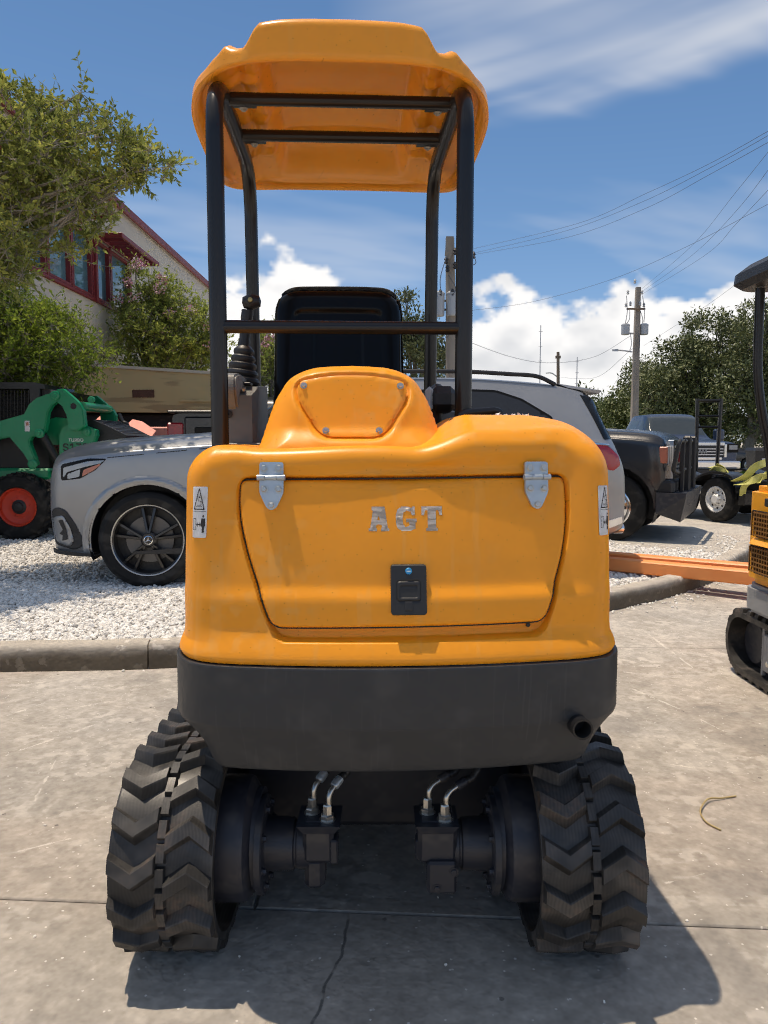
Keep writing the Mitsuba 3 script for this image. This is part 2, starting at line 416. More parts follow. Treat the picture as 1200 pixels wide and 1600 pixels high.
def concrete_fn(p, n, uv):
    a = fbm(p.x * 0.55, p.y * 0.55, 1.0, 4); b = fbm(p.x * 3.1, p.y * 3.1, 5.0, 4); c = fbm(p.x * 26, p.y * 26, 2.0, 3)
    w = fbm(p.x * 1.3 + 7, p.y * 1.3, 3.0, 3)
    col = mix((0.325, 0.295, 0.252), (0.405, 0.374, 0.328), smoothstep(0.3, 0.7, 0.5 * a + 0.5 * b))
    col = mix(col, (0.34, 0.278, 0.225), 0.30 * smoothstep(0.5, 0.68, w))                 # brownish stain
    col = mix(col, (0.235, 0.228, 0.215), 0.26 * smoothstep(0.56, 0.74, fbm(p.x * 0.9, p.y * 1.5 + 11, 8.0, 4)))
    col = col * (0.76 + 0.48 * c) * (0.84 + 0.32 * fbm(p.x * 75, p.y * 75, 7.0, 2))
    st = fbm(p.x * 5 + 1.2 * b, p.y * 13, 12.0, 4)
    col = mix(col, (0.52, 0.48, 0.42), 0.40 * smoothstep(0.57, 0.70, st) * smoothstep(0.4, 0.6, c))
    col = mix(col, (0.20, 0.18, 0.155), 0.22 * smoothstep(0.60, 0.75, fbm(p.x * 6 + 20, p.y * 9, 3.0, 4)))
    # hairline scratches and chalky smears
    wx = p.x + 0.30 * fbm(p.x * 2.0, p.y * 2.0, 9.0, 3); wy = p.y + 0.30 * fbm(p.x * 2.0, p.y * 2.0, 19.0, 3)
    for x0, y0, x1, y1, tw in SCR:
        dx, dy = x1 - x0, y1 - y0; L2 = dx * dx + dy * dy
        t = dr.clip(((p.x - x0) * dx + (p.y - y0) * dy) / L2, 0, 1)
        ds = dr.sqrt(dr.square(p.x - x0 - dx * t) + dr.square(p.y - y0 - dy * t)) + 0.022 * dr.abs(fbm(p.x * 7, p.y * 7, x0, 3) - 0.5) + 0.012 * (fbm(p.x * 30, p.y * 30, 2.0, 2) - 0.5)
        col = mix(col, (0.62, 0.58, 0.51), 0.62 * (1 - smoothstep(0.2 * tw, tw, ds)) * smoothstep(0.36, 0.62, fbm(p.x * 24, p.y * 24, x0, 2)))
    # pale specks, dark specks
    d1, d2, r = voronoi(p.x * 19, p.y * 19)
    col = mix(col, (0.66, 0.63, 0.58), 0.8 * (1 - smoothstep(0.03 + 0.1 * r2v(p), 0.07 + 0.1 * r2v(p), d1)) * smoothstep(0.86, 0.9, r))
    e1, e2, r2 = voronoi(p.x * 31 + 5, p.y * 31)
    col = mix(col, (0.70, 0.66, 0.60), 0.7 * (1 - smoothstep(0.05, 0.12, e1)) * smoothstep(0.90, 0.93, r2))
    g1, g2, r3 = voronoi(p.x * 7 + 2, p.y * 7)
    col = mix(col, (0.10, 0.09, 0.08), 0.7 * (1 - smoothstep(0.03, 0.06, g1)) * smoothstep(0.86, 0.9, r3))
    # a long wandering crack from the joint towards the lens and dark oil spots
    cx = -0.10 + 0.045 * (fbm(p.y * 9, 1.0, 0.0, 3) - 0.5) - 0.10 * (1.95 - p.y)
    col = mix(col, (0.10, 0.095, 0.085), 0.85 * (1 - smoothstep(0.0015, 0.006, dr.abs(p.x - cx))) * (1 - smoothstep(1.93, 1.96, p.y)) * smoothstep(0.25, 0.4, fbm(p.x * 30, p.y * 30, 1.0, 2)))
    o = fbm(p.x * 2.4 + 31, p.y * 2.4, 6.0, 3)
    return mix(col, (0.16, 0.15, 0.14), 0.35 * smoothstep(0.66, 0.74, o))


pr('concrete', proc(concrete_fn), 0.82, spec=0.35, bump=(proc(lambda p, n, uv: fbm(p.x * 34, p.y * 34, 0.0, 3) + 0.5 * fbm(p.x * 130, p.y * 130, 0.0, 2), 2e-3), 0.004))
pr('far_lot', proc(lambda p, n, uv: mix((0.30, 0.275, 0.24), (0.42, 0.39, 0.34), fbm(p.x * 0.5, p.y * 0.5, 1.0, 4)) * (0.85 + 0.3 * fbm(p.x * 9, p.y * 9, 0.0, 2))), 0.85, spec=0.3)
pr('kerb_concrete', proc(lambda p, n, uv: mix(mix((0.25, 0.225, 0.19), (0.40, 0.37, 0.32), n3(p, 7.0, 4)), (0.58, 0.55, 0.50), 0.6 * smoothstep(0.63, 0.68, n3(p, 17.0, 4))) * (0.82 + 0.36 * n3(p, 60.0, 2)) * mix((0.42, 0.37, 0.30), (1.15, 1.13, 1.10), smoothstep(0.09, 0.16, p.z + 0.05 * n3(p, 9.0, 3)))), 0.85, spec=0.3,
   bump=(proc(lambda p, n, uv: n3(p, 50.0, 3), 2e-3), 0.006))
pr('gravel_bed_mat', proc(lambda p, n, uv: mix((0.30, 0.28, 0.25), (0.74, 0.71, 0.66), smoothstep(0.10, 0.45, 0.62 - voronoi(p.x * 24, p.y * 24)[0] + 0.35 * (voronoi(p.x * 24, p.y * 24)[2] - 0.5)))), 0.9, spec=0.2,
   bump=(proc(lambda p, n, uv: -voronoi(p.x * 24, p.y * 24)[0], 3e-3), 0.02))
pr('gravel_stone', proc(lambda p, n, uv: mix((0.56, 0.535, 0.49), (0.84, 0.82, 0.77), cell_rand(p.x * 33, p.y * 33, 0))), 0.85, spec=0.25)
pr('mulch', proc(lambda p, n, uv: mix((0.07, 0.035, 0.02), (0.18, 0.09, 0.06), n3(p, 40.0, 3))), 0.9)

GX = 900.0
struct('ground', tm([[-GX, -30, -0.013], [GX, -30, -0.013], [GX, 1500, -0.013], [-GX, 1500, -0.013]], [[0, 1, 2, 3]]), 'far_lot')

# kerb line: nearly straight on the left, curving away on the right
KERB = spline([(-14, 3.72), (-9, 3.85), (-5, 3.98), (-2.05, 4.11), (-1.1, 4.2), (-0.2, 4.47), (0.8, 4.99), (1.72, 5.66), (2.34, 6.17), (2.95, 6.82), (3.48, 7.5), (4.0, 8.3), (4.4, 9.4), (4.5, 12.0)], 10)
labels['pavement'] = {'kind': 'structure'}
part('sheet', tm([[-12, -6, -0.008], [12, -6, -0.008], [12, 9, -0.008], [-12, 9, -0.008]], [[0, 1, 2, 3]]), 'far_lot', 'pavement')
rngs = random.Random(4)
ROWS = [-6, -1.35, 1.945, 4.72, 7.7, 10.9]
for j in range(5):
    for i in range(-4, 5):
        jo = (-1.6, -1.6, -0.25, 0.9, 0.9)[j]; xa, xb = -0.10 + 3.1 * i + jo, -0.10 + 3.1 * (i + 1) + jo
        if j == 4 and xb < 3: continue
        g = 0.0035
        e = [rngs.uniform(-0.012, 0.012) for _ in range(4)]
        sk = -0.064
        lo = [(xa + g, ROWS[j] + g + sk * xa), (xb - g, ROWS[j] + g + sk * xb), (xb - g, ROWS[j + 1] - g + sk * xb), (xa + g, ROWS[j + 1] - g + sk * xa)]
        P = Polygon(lo)
        top = P.buffer(-0.004, join_style=2)
        a = np.array(P.exterior.coords)[:4]; b = np.array(top.exterior.coords)[:4]
        b = np.array([b[np.argmin(np.hypot(*(b - q).T))] for q in a])
        v = np.vstack([np.c_[a, a[:, 0] * 0 - 0.012], np.c_[a, a[:, 0] * 0 - 0.004], np.c_[b, b[:, 0] * 0]])
        f = [[k, (k + 1) % 4, 4 + (k + 1) % 4, 4 + k] for k in range(4)] + [[4 + k, 4 + (k + 1) % 4, 8 + (k + 1) % 4, 8 + k] for k in range(4)] + [[8, 9, 10, 11]]
        m = tm(v, f)
        if np.cross(a[1] - a[0], a[2] - a[1]) < 0: m.invert()
        part('slab', m, 'concrete', 'pavement')

# kerb: swept profile in separate poured lengths
tan = np.gradient(KERB, axis=0); tan /= np.linalg.norm(tan, axis=1, keepdims=True)
nor = np.stack([-tan[:, 1], tan[:, 0]], 1)                         # towards the gravel
prof = np.array([(0.0, -0.01), (0.002, 0.02), (0.012, 0.105), (0.020, 0.125), (0.034, 0.136), (0.06, 0.140), (0.14, 0.140), (0.155, 0.135), (0.16, 0.05)])
labels['kerb'] = {'kind': 'structure'}
arc = np.r_[0, np.cumsum(np.hypot(*np.diff(KERB, axis=0).T))]
ends = np.arange(0.7, arc[np.argmin(np.hypot(*(KERB - [4.1, 8.6]).T))], 2.4)
for e0 in ends[:-1]:
    ss = np.linspace(e0 + 0.004, e0 + 2.396, 60)
    c = np.stack([np.interp(ss, arc, KERB[:, k]) for k in range(2)], 1); nn = np.stack([np.interp(ss, arc, nor[:, k]) for k in range(2)], 1)
    V = np.concatenate([c[:, None] + prof[None, :, :1] * nn[:, None], np.broadcast_to(prof[None, :, 1:], (60, len(prof), 1))], -1)
    w = (meshkit.fbm(V * 9.0, 4, 3) - 0.5)[..., None]; w2 = (meshkit.fbm(V * 40.0, 2, 8) - 0.5)[..., None]
    V = V + w * 0.018 * np.array([0.5, 0.5, 0.8]) + w2 * 0.006
    m = tm(V.reshape(-1, 3), grid_faces(60, len(prof), flip=True))
    k = len(m.vertices)
    caps = [[a * len(prof) + q for q in range(len(prof))] for a in (0, 59)]
    f = list(m.faces)
    for s_, ring in enumerate(caps):
        for q in range(1, len(ring) - 1): f.append([ring[0], ring[q], ring[q + 1]] if s_ == 0 else [ring[0], ring[q + 1], ring[q]])
    m = trimesh.Trimesh(m.vertices, f, process=False)
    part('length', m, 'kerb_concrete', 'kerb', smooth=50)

# gravel bed
back = [(4.45, 14.5), (-14, 14.5)]
inner = KERB + nor * 0.15
bed = Polygon(list(map(tuple, inner)) + back).buffer(0)
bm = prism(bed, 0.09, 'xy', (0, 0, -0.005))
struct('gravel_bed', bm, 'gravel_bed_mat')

# loose stones
rs = np.random.default_rng(7)
def stone_mesh(n_):
    ico = trimesh.creation.icosphere(subdivisions=0)
    return np.asarray(ico.vertices), np.asarray(ico.faces)
SV, SF = stone_mesh(0)
def scatter_stones(xy, z, size):
    n_ = len(xy)
    V = SV[None] * (1 + 0.35 * (rs.random((n_, 12, 1)) - 0.5))
    V = V * (size[:, None, None] * np.stack([rs.uniform(0.7, 1.4, n_), rs.uniform(0.6, 1.1, n_), rs.uniform(0.45, 0.85, n_)], 1)[:, None, :])
    a = rs.random(n_) * 2 * PI; c, s = np.cos(a), np.sin(a)
    b = rs.normal(0, 0.35, n_)
    x = V[..., 0] * np.cos(b)[:, None] - V[..., 2] * np.sin(b)[:, None]; zz = V[..., 0] * np.sin(b)[:, None] + V[..., 2] * np.cos(b)[:, None]
    X = x * c[:, None] - V[..., 1] * s[:, None]; Y = x * s[:, None] + V[..., 1] * c[:, None]
    W = np.stack([X + xy[:, :1], Y + xy[:, 1:2], zz + z[:, None]], -1)
    return tm(W.reshape(-1, 3), (SF[None] + 12 * np.arange(n_)[:, None, None]).reshape(-1, 3))
pts = []
for (xa, xb, ya, yb, n_) in ((-3.6, -0.6, 4.1, 6.3, 17000), (-6.2, -2.2, 5.6, 9.6, 14000), (1.2, 4.4, 5.6, 9.5, 19000)):
    q = np.stack([rs.uniform(xa, xb, n_), rs.uniform(ya, yb, n_)], 1); pts.append(q)
pts = np.vstack(pts)
PATCH = Polygon(spline([(2.2, 9.4), (2.75, 8.55), (3.25, 8.05), (3.75, 8.12), (4.05, 8.62), (4.35, 9.4), (4.4, 12), (4.4, 14.4), (1.5, 14.4), (1.7, 11)], 6, closed=True)).intersection(bed.buffer(-0.02))
struct('worn_ground', prism(PATCH, 0.02, 'xy', (0, 0, 0.0695)), 'far_lot')
edge_d = shapely.distance(shapely.points(pts), PATCH.exterior)
inp = shapely.contains_xy(PATCH, pts[:, 0], pts[:, 1])
ok = shapely.contains_xy(bed, pts[:, 0], pts[:, 1]) & (~inp | (rs.random(len(pts)) < 0.35 * np.exp(-edge_d / 0.12)))
pts = pts[ok]
sz = rs.uniform(0.010, 0.021, len(pts))
lift = rs.uniform(0.0, 0.016, len(pts))
struct('gravel', scatter_stones(pts, 0.085 + lift, sz), 'gravel_stone', kind='stuff', label='crushed white gravel filling the bed behind the kerb')
# spilled stones along the foot of the kerb
q = rs.random(900) ** 1.0 * (arc[-1] - 10) + 8
c = np.stack([np.interp(q, arc, KERB[:, k]) for k in range(2)], 1); nn = np.stack([np.interp(q, arc, nor[:, k]) for k in range(2)], 1)
off = -np.abs(rs.exponential(0.06, len(q)))[:, None] - 0.005
dens = meshkit.noise(np.stack([q * 1.1, q * 0, q * 0], 1), 4)
right = (c[:, 0] > 0.3)
kp = rs.random(len(q)) < np.where(right, 0.95, 0.28 * dens)
xy = c[kp] + nn[kp] * off[kp]
xy = np.vstack([xy, np.stack([rs.uniform(-2.6, 3.2, 70), rs.uniform(1.6, 5.0, 70)], 1)])
ss_ = rs.uniform(0.004, 0.013, len(xy)); ss_[-70:] *= 0.45
struct('spilled_gravel', scatter_stones(xy, ss_ * 0.4, ss_), 'gravel_stone', kind='stuff', label='loose white stones spilled along the foot of the kerb')
# a thin dry stem lying on the concrete
st = spline([at(1128, 1258, 2.38) * [1, 1, 0] + [0, 0, 0.004], at(1105, 1243, 2.43) * [1, 1, 0] + [0, 0, .006], at(1096, 1222, 2.5) * [1, 1, 0] + [0, 0, .01], at(1108, 1203, 2.58) * [1, 1, 0] + [0, 0, .012], at(1130, 1196, 2.6) * [1, 1, 0] + [0, 0, .006], at(1152, 1192, 2.62) * [1, 1, 0] + [0, 0, .004]], 6)
pr('straw', (0.42, 0.32, 0.14), 0.7)
single('dry_stem', tube(st, 0.0028, 6), 'straw', 'thin curved dry straw stem lying alone on the concrete', 'dry stem', smooth=True)
# ------------------------------------------------------------------ the orange mini excavator
EX = thing('mini_excavator', 'orange mini excavator with black canopy posts seen from behind on the concrete', 'excavator')
YAW = math.radians(2.9); OX, OY = 0.045, 1.578
cY, sY = math.cos(YAW), math.sin(YAW)


def H(x, y, z):
    """upper-house coordinates (x right, y forward, z up) to world"""
    return np.stack(np.broadcast_arrays(OX + x * cY - y * sY, OY + x * sY + y * cY, z), -1).astype(float)


def Hm(m):
    v = np.asarray(m.vertices); return trimesh.Trimesh(H(v[:, 0], v[:, 1], v[:, 2]), m.faces, process=False)


def inv(p):
    x, y = p[0] - OX, p[1] - OY
    return np.array([x * cY + y * sY, -x * sY + y * cY, p[2]])


def hp(m, name, bsdf, parent=EX, smooth=False, label=None):
    return part(name, Hm(m), bsdf, parent, smooth, label=label)


# plan of the shell: s runs along the outline, 0 at the middle of the rear
HWD = 0.516
_pl = [(HWD, 0.98), (HWD, 0.6), (HWD, 0.34), (HWD - 0.003, 0.22), (HWD - 0.018, 0.135), (HWD - 0.055, 0.075), (0.40, 0.042), (0.30, 0.022), (0.16, 0.006), (0.0, 0.0)]
_pl = spline(np.array([(-x, y) for x, y in _pl] + [(x, y) for x, y in _pl[::-1][1:]]), 24)
_arc = np.r_[0, np.cumsum(np.hypot(*np.diff(_pl, axis=0).T))]; _arc -= _arc[-1] / 2
_tan = np.gradient(_pl, _arc, axis=0); _tan /= np.linalg.norm(_tan, axis=1, keepdims=True)
SMAX = _arc[-1]


def plan(s):
    P = np.stack([np.interp(s, _arc, _pl[:, k]) for k in range(2)], -1)
    t = np.stack([np.interp(s, _arc, _tan[:, k]) for k in range(2)], -1)
    t = t / np.linalg.norm(t, axis=-1, keepdims=True)
    return P, np.stack([t[..., 1], -t[..., 0]], -1)               # outward normal


def ztop(x, y):
    hum = sst(0.02, 0.17, x) * (1 - 0.25 * sst(0.30, 0.46, x))
    left = 0.010 * sst(-0.30, -0.42, x)
    mid = 0.008 * np.exp(-((x + 0.08) / 0.14) ** 2)
    return 1.236 + left + mid + hum * (0.032 + 0.050 * sst(0.04, 0.30, y))


# signed outline of the door and of its recess (s, z)
DOOR = roundpoly([(-0.373, 1.168), (0.387, 1.174), (0.386, 1.10), (0.369, 1.02), (0.312, 0.864), (-0.286, 0.858), (-0.348, 1.02), (-0.371, 1.10)], [0.018, 0.018, 0.05, 0.06, 0.024, 0.024, 0.06, 0.05], 8)
RECESS = roundpoly([(-0.3775, 1.1745), (0.3915, 1.1805), (0.3905, 1.10), (0.3745, 1.018), (0.314, 0.834), (-0.281, 0.830), (-0.353, 1.018), (-0.3755, 1.10)], [0.03, 0.03, 0.05, 0.06, 0.035, 0.035, 0.06, 0.05], 8)


def lean(z):
    """how far the rear wall stands in from the foot of the shell"""
    z = np.asarray(z, float)
    b = np.interp(z, [0.78, 0.80, 0.822, 0.835, 0.85, 0.90, 0.918, 0.932, 0.945, 1.0, 1.06, 1.12, 1.18, 1.24],
                  [0.000, 0.004, 0.0145, 0.0215, 0.027, 0.0275, 0.0292, 0.0355, 0.040, 0.0485, 0.0595, 0.071, 0.0825, 0.0915])
    return b


_zz = np.linspace(0.77, 1.26, 400); _ll = lean(_zz)
_ll = np.convolve(np.pad(_ll, 6, mode='edge'), np.ones(13) / 13, 'valid')
lean = lambda z: np.interp(z, _zz, _ll)


def rear_feat(s, z):
    """outward relief of the rear wall"""
    side = sst(0.36, 0.50, np.abs(s))
    ridge_z = 1.206 + 0.030 * sst(0.0, 0.16, s)
    wid = np.where(z > ridge_z, 0.030, 0.022)
    f = 0.011 * np.exp(-((z - ridge_z) / wid) ** 2) * (1 - sst(0.33, 0.47, np.abs(s)))
    f = f - 0.012 * np.exp(-((s - 0.05) / 0.16) ** 2 - ((z - 1.196) / 0.014) ** 2)     # hollow under the rolled ridge
    return f + 0.80 * side * np.maximum(lean(z) - 0.014, 0)


def shell(s, z, o):
    """the rear wall's surface at (s, z), o outwards"""
    P, N = plan(s)
    i = -lean(z) + rear_feat(s, z) + o
    q = P + N * i[..., None]
    return H(q[..., 0], q[..., 1], z)


# the shell: wall, roll and deck as one sheet
def build_shell():
    sg = np.unique(np.r_[np.linspace(_arc[0], -0.62, 50), np.linspace(-0.62, 0.62, 420), np.linspace(0.62, SMAX, 50)])
    zw = np.r_[np.linspace(0.781, 0.80, 5), np.linspace(0.803, 1.16, 125)]
    S, _ = np.meshgrid(sg, zw, indexing='ij')
    P, N = plan(sg)
    R = 0.034 + 0.050 * sst(0.36, 0.50, np.abs(sg)) + 0.02 * sst(0.34, 0.5, sg)
    M = np.stack([np.clip(P[:, 0], -0.2, 0.2), np.full(len(sg), 0.52)], -1)
    rows = []
    zt_edge = ztop(P[:, 0] + N[:, 0] * -0.07, P[:, 1] + N[:, 1] * -0.07)
    zend = zt_edge - R                                           # where the wall starts to roll in
    for z in zw:
        a = (z - 0.781) / (1.16 - 0.781)
        zz = 0.781 + (zend - 0.781) * np.where(a < 1, a, 1)
        r = rear_feat(sg, zz) - lean(zz)
        d, _ = sdf(RECESS, sg, zz)
        r = r - 0.020 * sst(0.0022, -0.0014, d) * (1 + 0.2 * sst(0.86, 0.83, zz))
        r = r - 0.007 * sst(0.791, 0.781, zz)
        q = P + N * r[:, None]
        rows.append(np.c_[q, zz])
    base = rear_feat(sg, zend) - lean(zend)
    for ph in np.linspace(0, PI / 2, 14)[1:]:
        q = P + N * (base - R * (1 - np.cos(ph)))[:, None]
        k = sst(0.6, 1.0, np.sin(ph))
        zt = ztop(q[:, 0], q[:, 1]) * k + zt_edge * (1 - k)
        rows.append(np.c_[q, zend + (zt - zend) * np.sin(ph)])
    q0 = rows[-1][:, :2]
    for t in np.linspace(0, 1, 40)[1:]:
        q = q0 + (M - q0) * t
        rows.append(np.c_[q, ztop(q[:, 0], q[:, 1])])
    V = np.stack(rows, 1)
    m = tm(V.reshape(-1, 3), grid_faces(len(sg), len(rows), flip=False))
    return m


shm = build_shell()
hp(shm, 'engine_cover', 'orange_paint', smooth=True)


def door_feat(x, z, d):
    dip = -0.010 * np.exp(-(x / 0.17) ** 2) * sst(1.150, 1.172, z)
    bul = 0.004 * np.exp(-(x / 0.22) ** 2 - ((z - 1.05) / 0.09) ** 2)
    return dip + bul


def door_surf(x, z, o):
    P, N = plan(x)
    i = -lean(z) - 0.001 + 0.004 * sst(0.95, 0.92, z) + o
    # the door has none of the ridge, only the wall's lean
    q = P + N * i[..., None]
    return H(q[..., 0], q[..., 1], z)


DR = part('rear_door', panel(DOOR, door_surf, 0.0045, 0.0045, 0.014, 0.0, door_feat), 'orange_paint', EX, smooth=40)
def outline_on(poly, surf, off, step=0.008):
    q = np.array(poly.exterior.coords)[:-1]; q = np.vstack([q, q[:1]]); a = np.r_[0, np.cumsum(np.hypot(*np.diff(q, axis=0).T))]
    t = np.arange(0, a[-1], step); s, z = np.interp(t, a, q[:, 0]), np.interp(t, a, q[:, 1])
    p = surf(s, z, np.full(len(s), off)); return np.vstack([p, p[:1]])
part('seam_shade', tube(outline_on(DOOR.buffer(0.0024), door_surf, -0.0095), 0.0021, 6, cap=False), 'ink_black', EX, smooth=60, label='thin black strip added as shade in the gap round the rear door')  # black tube laid in the door gap to stand for its shade
for hx in (-0.283, 0.294):
    z0 = 1.150
    top = roundpoly([(hx - 0.026, 1.176), (hx + 0.026, 1.176), (hx + 0.026, 1.209), (hx - 0.026, 1.209)], 0.005, 4)
    low = roundpoly([(hx - 0.026, 1.174), (hx - 0.026, 1.143), (hx - 0.009, 1.108), (hx + 0.009, 1.108), (hx + 0.026, 1.143), (hx + 0.026, 1.174)], [0.002, .006, .008, .008, .006, .002], 5)
    def flat_surf(x, z, o, c=hx):
        y = np.interp(z, [1.10, 1.21], [plan(np.array(c))[0][1] + lean(1.10) - 0.008, plan(np.array(c))[0][1] + lean(1.21) - 0.013])
        sl = (plan(np.array(c + .02))[0][1] - plan(np.array(c - .02))[0][1]) / 0.04
        return H(x, y + sl * (x - c) - o, z)
    k = part('hinge', cat(panel(top, flat_surf, 0.006, 0.0, 0.014, 0.003), panel(low, flat_surf, 0.006, 0.0, 0.014, 0.003)), 'zinc', EX)
    pin = []
    for a, b, r in ((-0.030, -0.013, 0.0065), (-0.012, 0.012, 0.0055), (0.013, 0.030, 0.0065)):
        p0 = flat_surf(np.array(hx + a), np.array(1.176), np.array(0.006)); p1 = flat_surf(np.array(hx + b), np.array(1.176), np.array(0.006))
        pin.append(tube([p0, p1], r, 12))
    part('pin', cat(*pin), 'zinc', k, smooth=40)
    for bx_, bz_ in ((-0.016, 1.195), (0.016, 1.195), (-0.016, 1.151), (0.016, 1.151), (0.0, 1.116)):
        part('bolt', bolt(flat_surf(np.array(hx + bx_), np.array(bz_), np.array(0.003)), [sY, -cY, 0.15], 0.0066, 0.008), 'steel', k, smooth=25)

# latch
lx0, lx1, lz0, lz1 = -0.029, 0.047, 0.888, 0.992
lat = roundpoly([(lx0, lz0), (lx1, lz0), (lx1, lz1), (lx0, lz1)], 0.006, 4)
def latch_surf(x, z, o):
    return H(x, 0.0175 + 0.22 * (z - 0.888) - o, z)
handle_p = roundpoly([(-0.015, 0.918), (0.033, 0.918), (0.033, 0.957), (-0.015, 0.957)], 0.006, 4)
slot = roundpoly([(-0.010, 0.924), (0.028, 0.924), (0.028, 0.949), (-0.010, 0.949)], 0.003, 3)
def latch_feat(x, z, d):
    a, _ = sdf(handle_p, x, z); b, _ = sdf(slot, x, z)
    return 0.0016 * sst(0.001, -0.001, a) - 0.0026 * sst(0.0012, -0.0012, b) - 0.0014 * np.exp(-((a - 0.0018) / 0.0012) ** 2)
L_ = part('latch', panel(lat, latch_surf, 0.0016, 0.0015, 0.012, 0.003, latch_feat), 'black_plastic', EX, smooth=30)
part('latch_handle', panel(roundpoly([(0.000, 0.897), (0.017, 0.897), (0.017, 0.917), (0.000, 0.917)], 0.002, 3), latch_surf, 0.003, 0.001, 0.003, 0.0055), 'black_plastic', L_)
part('grip_recess', panel(slot.buffer(-0.001), latch_surf, 0.004, 0, 0, 0.0022), 'ink_black', L_)
part('pull', cat(panel(roundpoly([(-0.009, 0.940), (0.027, 0.940), (0.027, 0.948), (-0.009, 0.948)], 0.002, 3), latch_surf, 0.002, 0.001, 0.006, 0.0025)), 'black_plastic', L_)
kc = latch_surf(np.array(0.009), np.array(0.979), np.array(0.003))
part('lock_cap', lathe([(0.0072, 0), (0.0072, 0.003), (0.006, 0.0042), (0, 0.0042)], kc, [sY, -cY, 0.1], 20), 'blue_plastic', L_, smooth=30, label='round blue lock cap')
part('cap_mark', panel(Polygon([(0.0045, 0.978), (0.0135, 0.978), (0.0135, 0.9802), (0.0045, 0.9802)]), latch_surf, 0.004, 0, 0, 0.0078), 'sticker_white', L_)

# small drain hole
part('drain_hole', lathe([(0.005, 0), (0.004, 0.002), (0, 0.002)], shell(np.array(0.281), np.array(0.853), np.array(-0.0165)), [sY, -cY, 0.05], 12), 'ink_black', EX)

# stencil letters on the door
def stencil(parts, x, z, w, h):
    return [Polygon([(x + a * w, z + b * h) for a, b in p]) for p in parts]
LA = [[(.02, 0), (.42, 0), (.42, .12), (.36, .12), (.40, .26), (.495, .26), (.495, .44), (.42, .44), (.495, .62), (.495, 1), (.16, 1), (.16, .86), (.22, .86), (.10, .12), (.02, .12)],
      [(.495, .26), (.64, .26), (.67, .12), (.60, .12), (.60, 0), (1.0, 0), (1.0, .12), (.94, .12), (.78, 1), (.495, 1), (.495, .62), (.58, .44), (.495, .44)]]
LG = [[(.495, 0), (.25, 0), (.06, .14), (0, .35), (0, .66), (.08, .88), (.25, 1), (.495, 1), (.495, .82), (.36, .72), (.32, .5), (.36, .26), (.495, .18)],
      [(.495, 1), (.66, .98), (.74, .9), (.80, 1), (.92, 1), (.92, .64), (.78, .64), (.70, .78), (.495, .83)],
      [(.495, 0), (.495, .17), (.66, .22), (.66, .36), (.495, .36), (.495, .5), (1, .5), (1, .36), (.94, .36), (.94, .08), (.86, .08), (.80, .04), (.7, 0)]]
LT = [[(0, 1), (.495, 1), (.495, 0), (.22, 0), (.22, .12), (.30, .12), (.30, .84), (.18, .84), (.12, .64), (0, .64)],
      [(.495, 1), (1, 1), (1, .64), (.88, .64), (.82, .84), (.70, .84), (.70, .12), (.78, .12), (.78, 0), (.495, 0)]]
LET = part('lettering', cat(*[panel(g, door_surf, 0.003, 0.0, 0.0, 0.0042) for P_, x_ in ((LA, -0.078), (LG, -0.017), (LT, 0.040)) for g in stencil(P_, x_, 1.062, 0.046, 0.052)]), 'letter_vinyl', EX, label='wrinkled silver stencil letters AGT on the rear door')

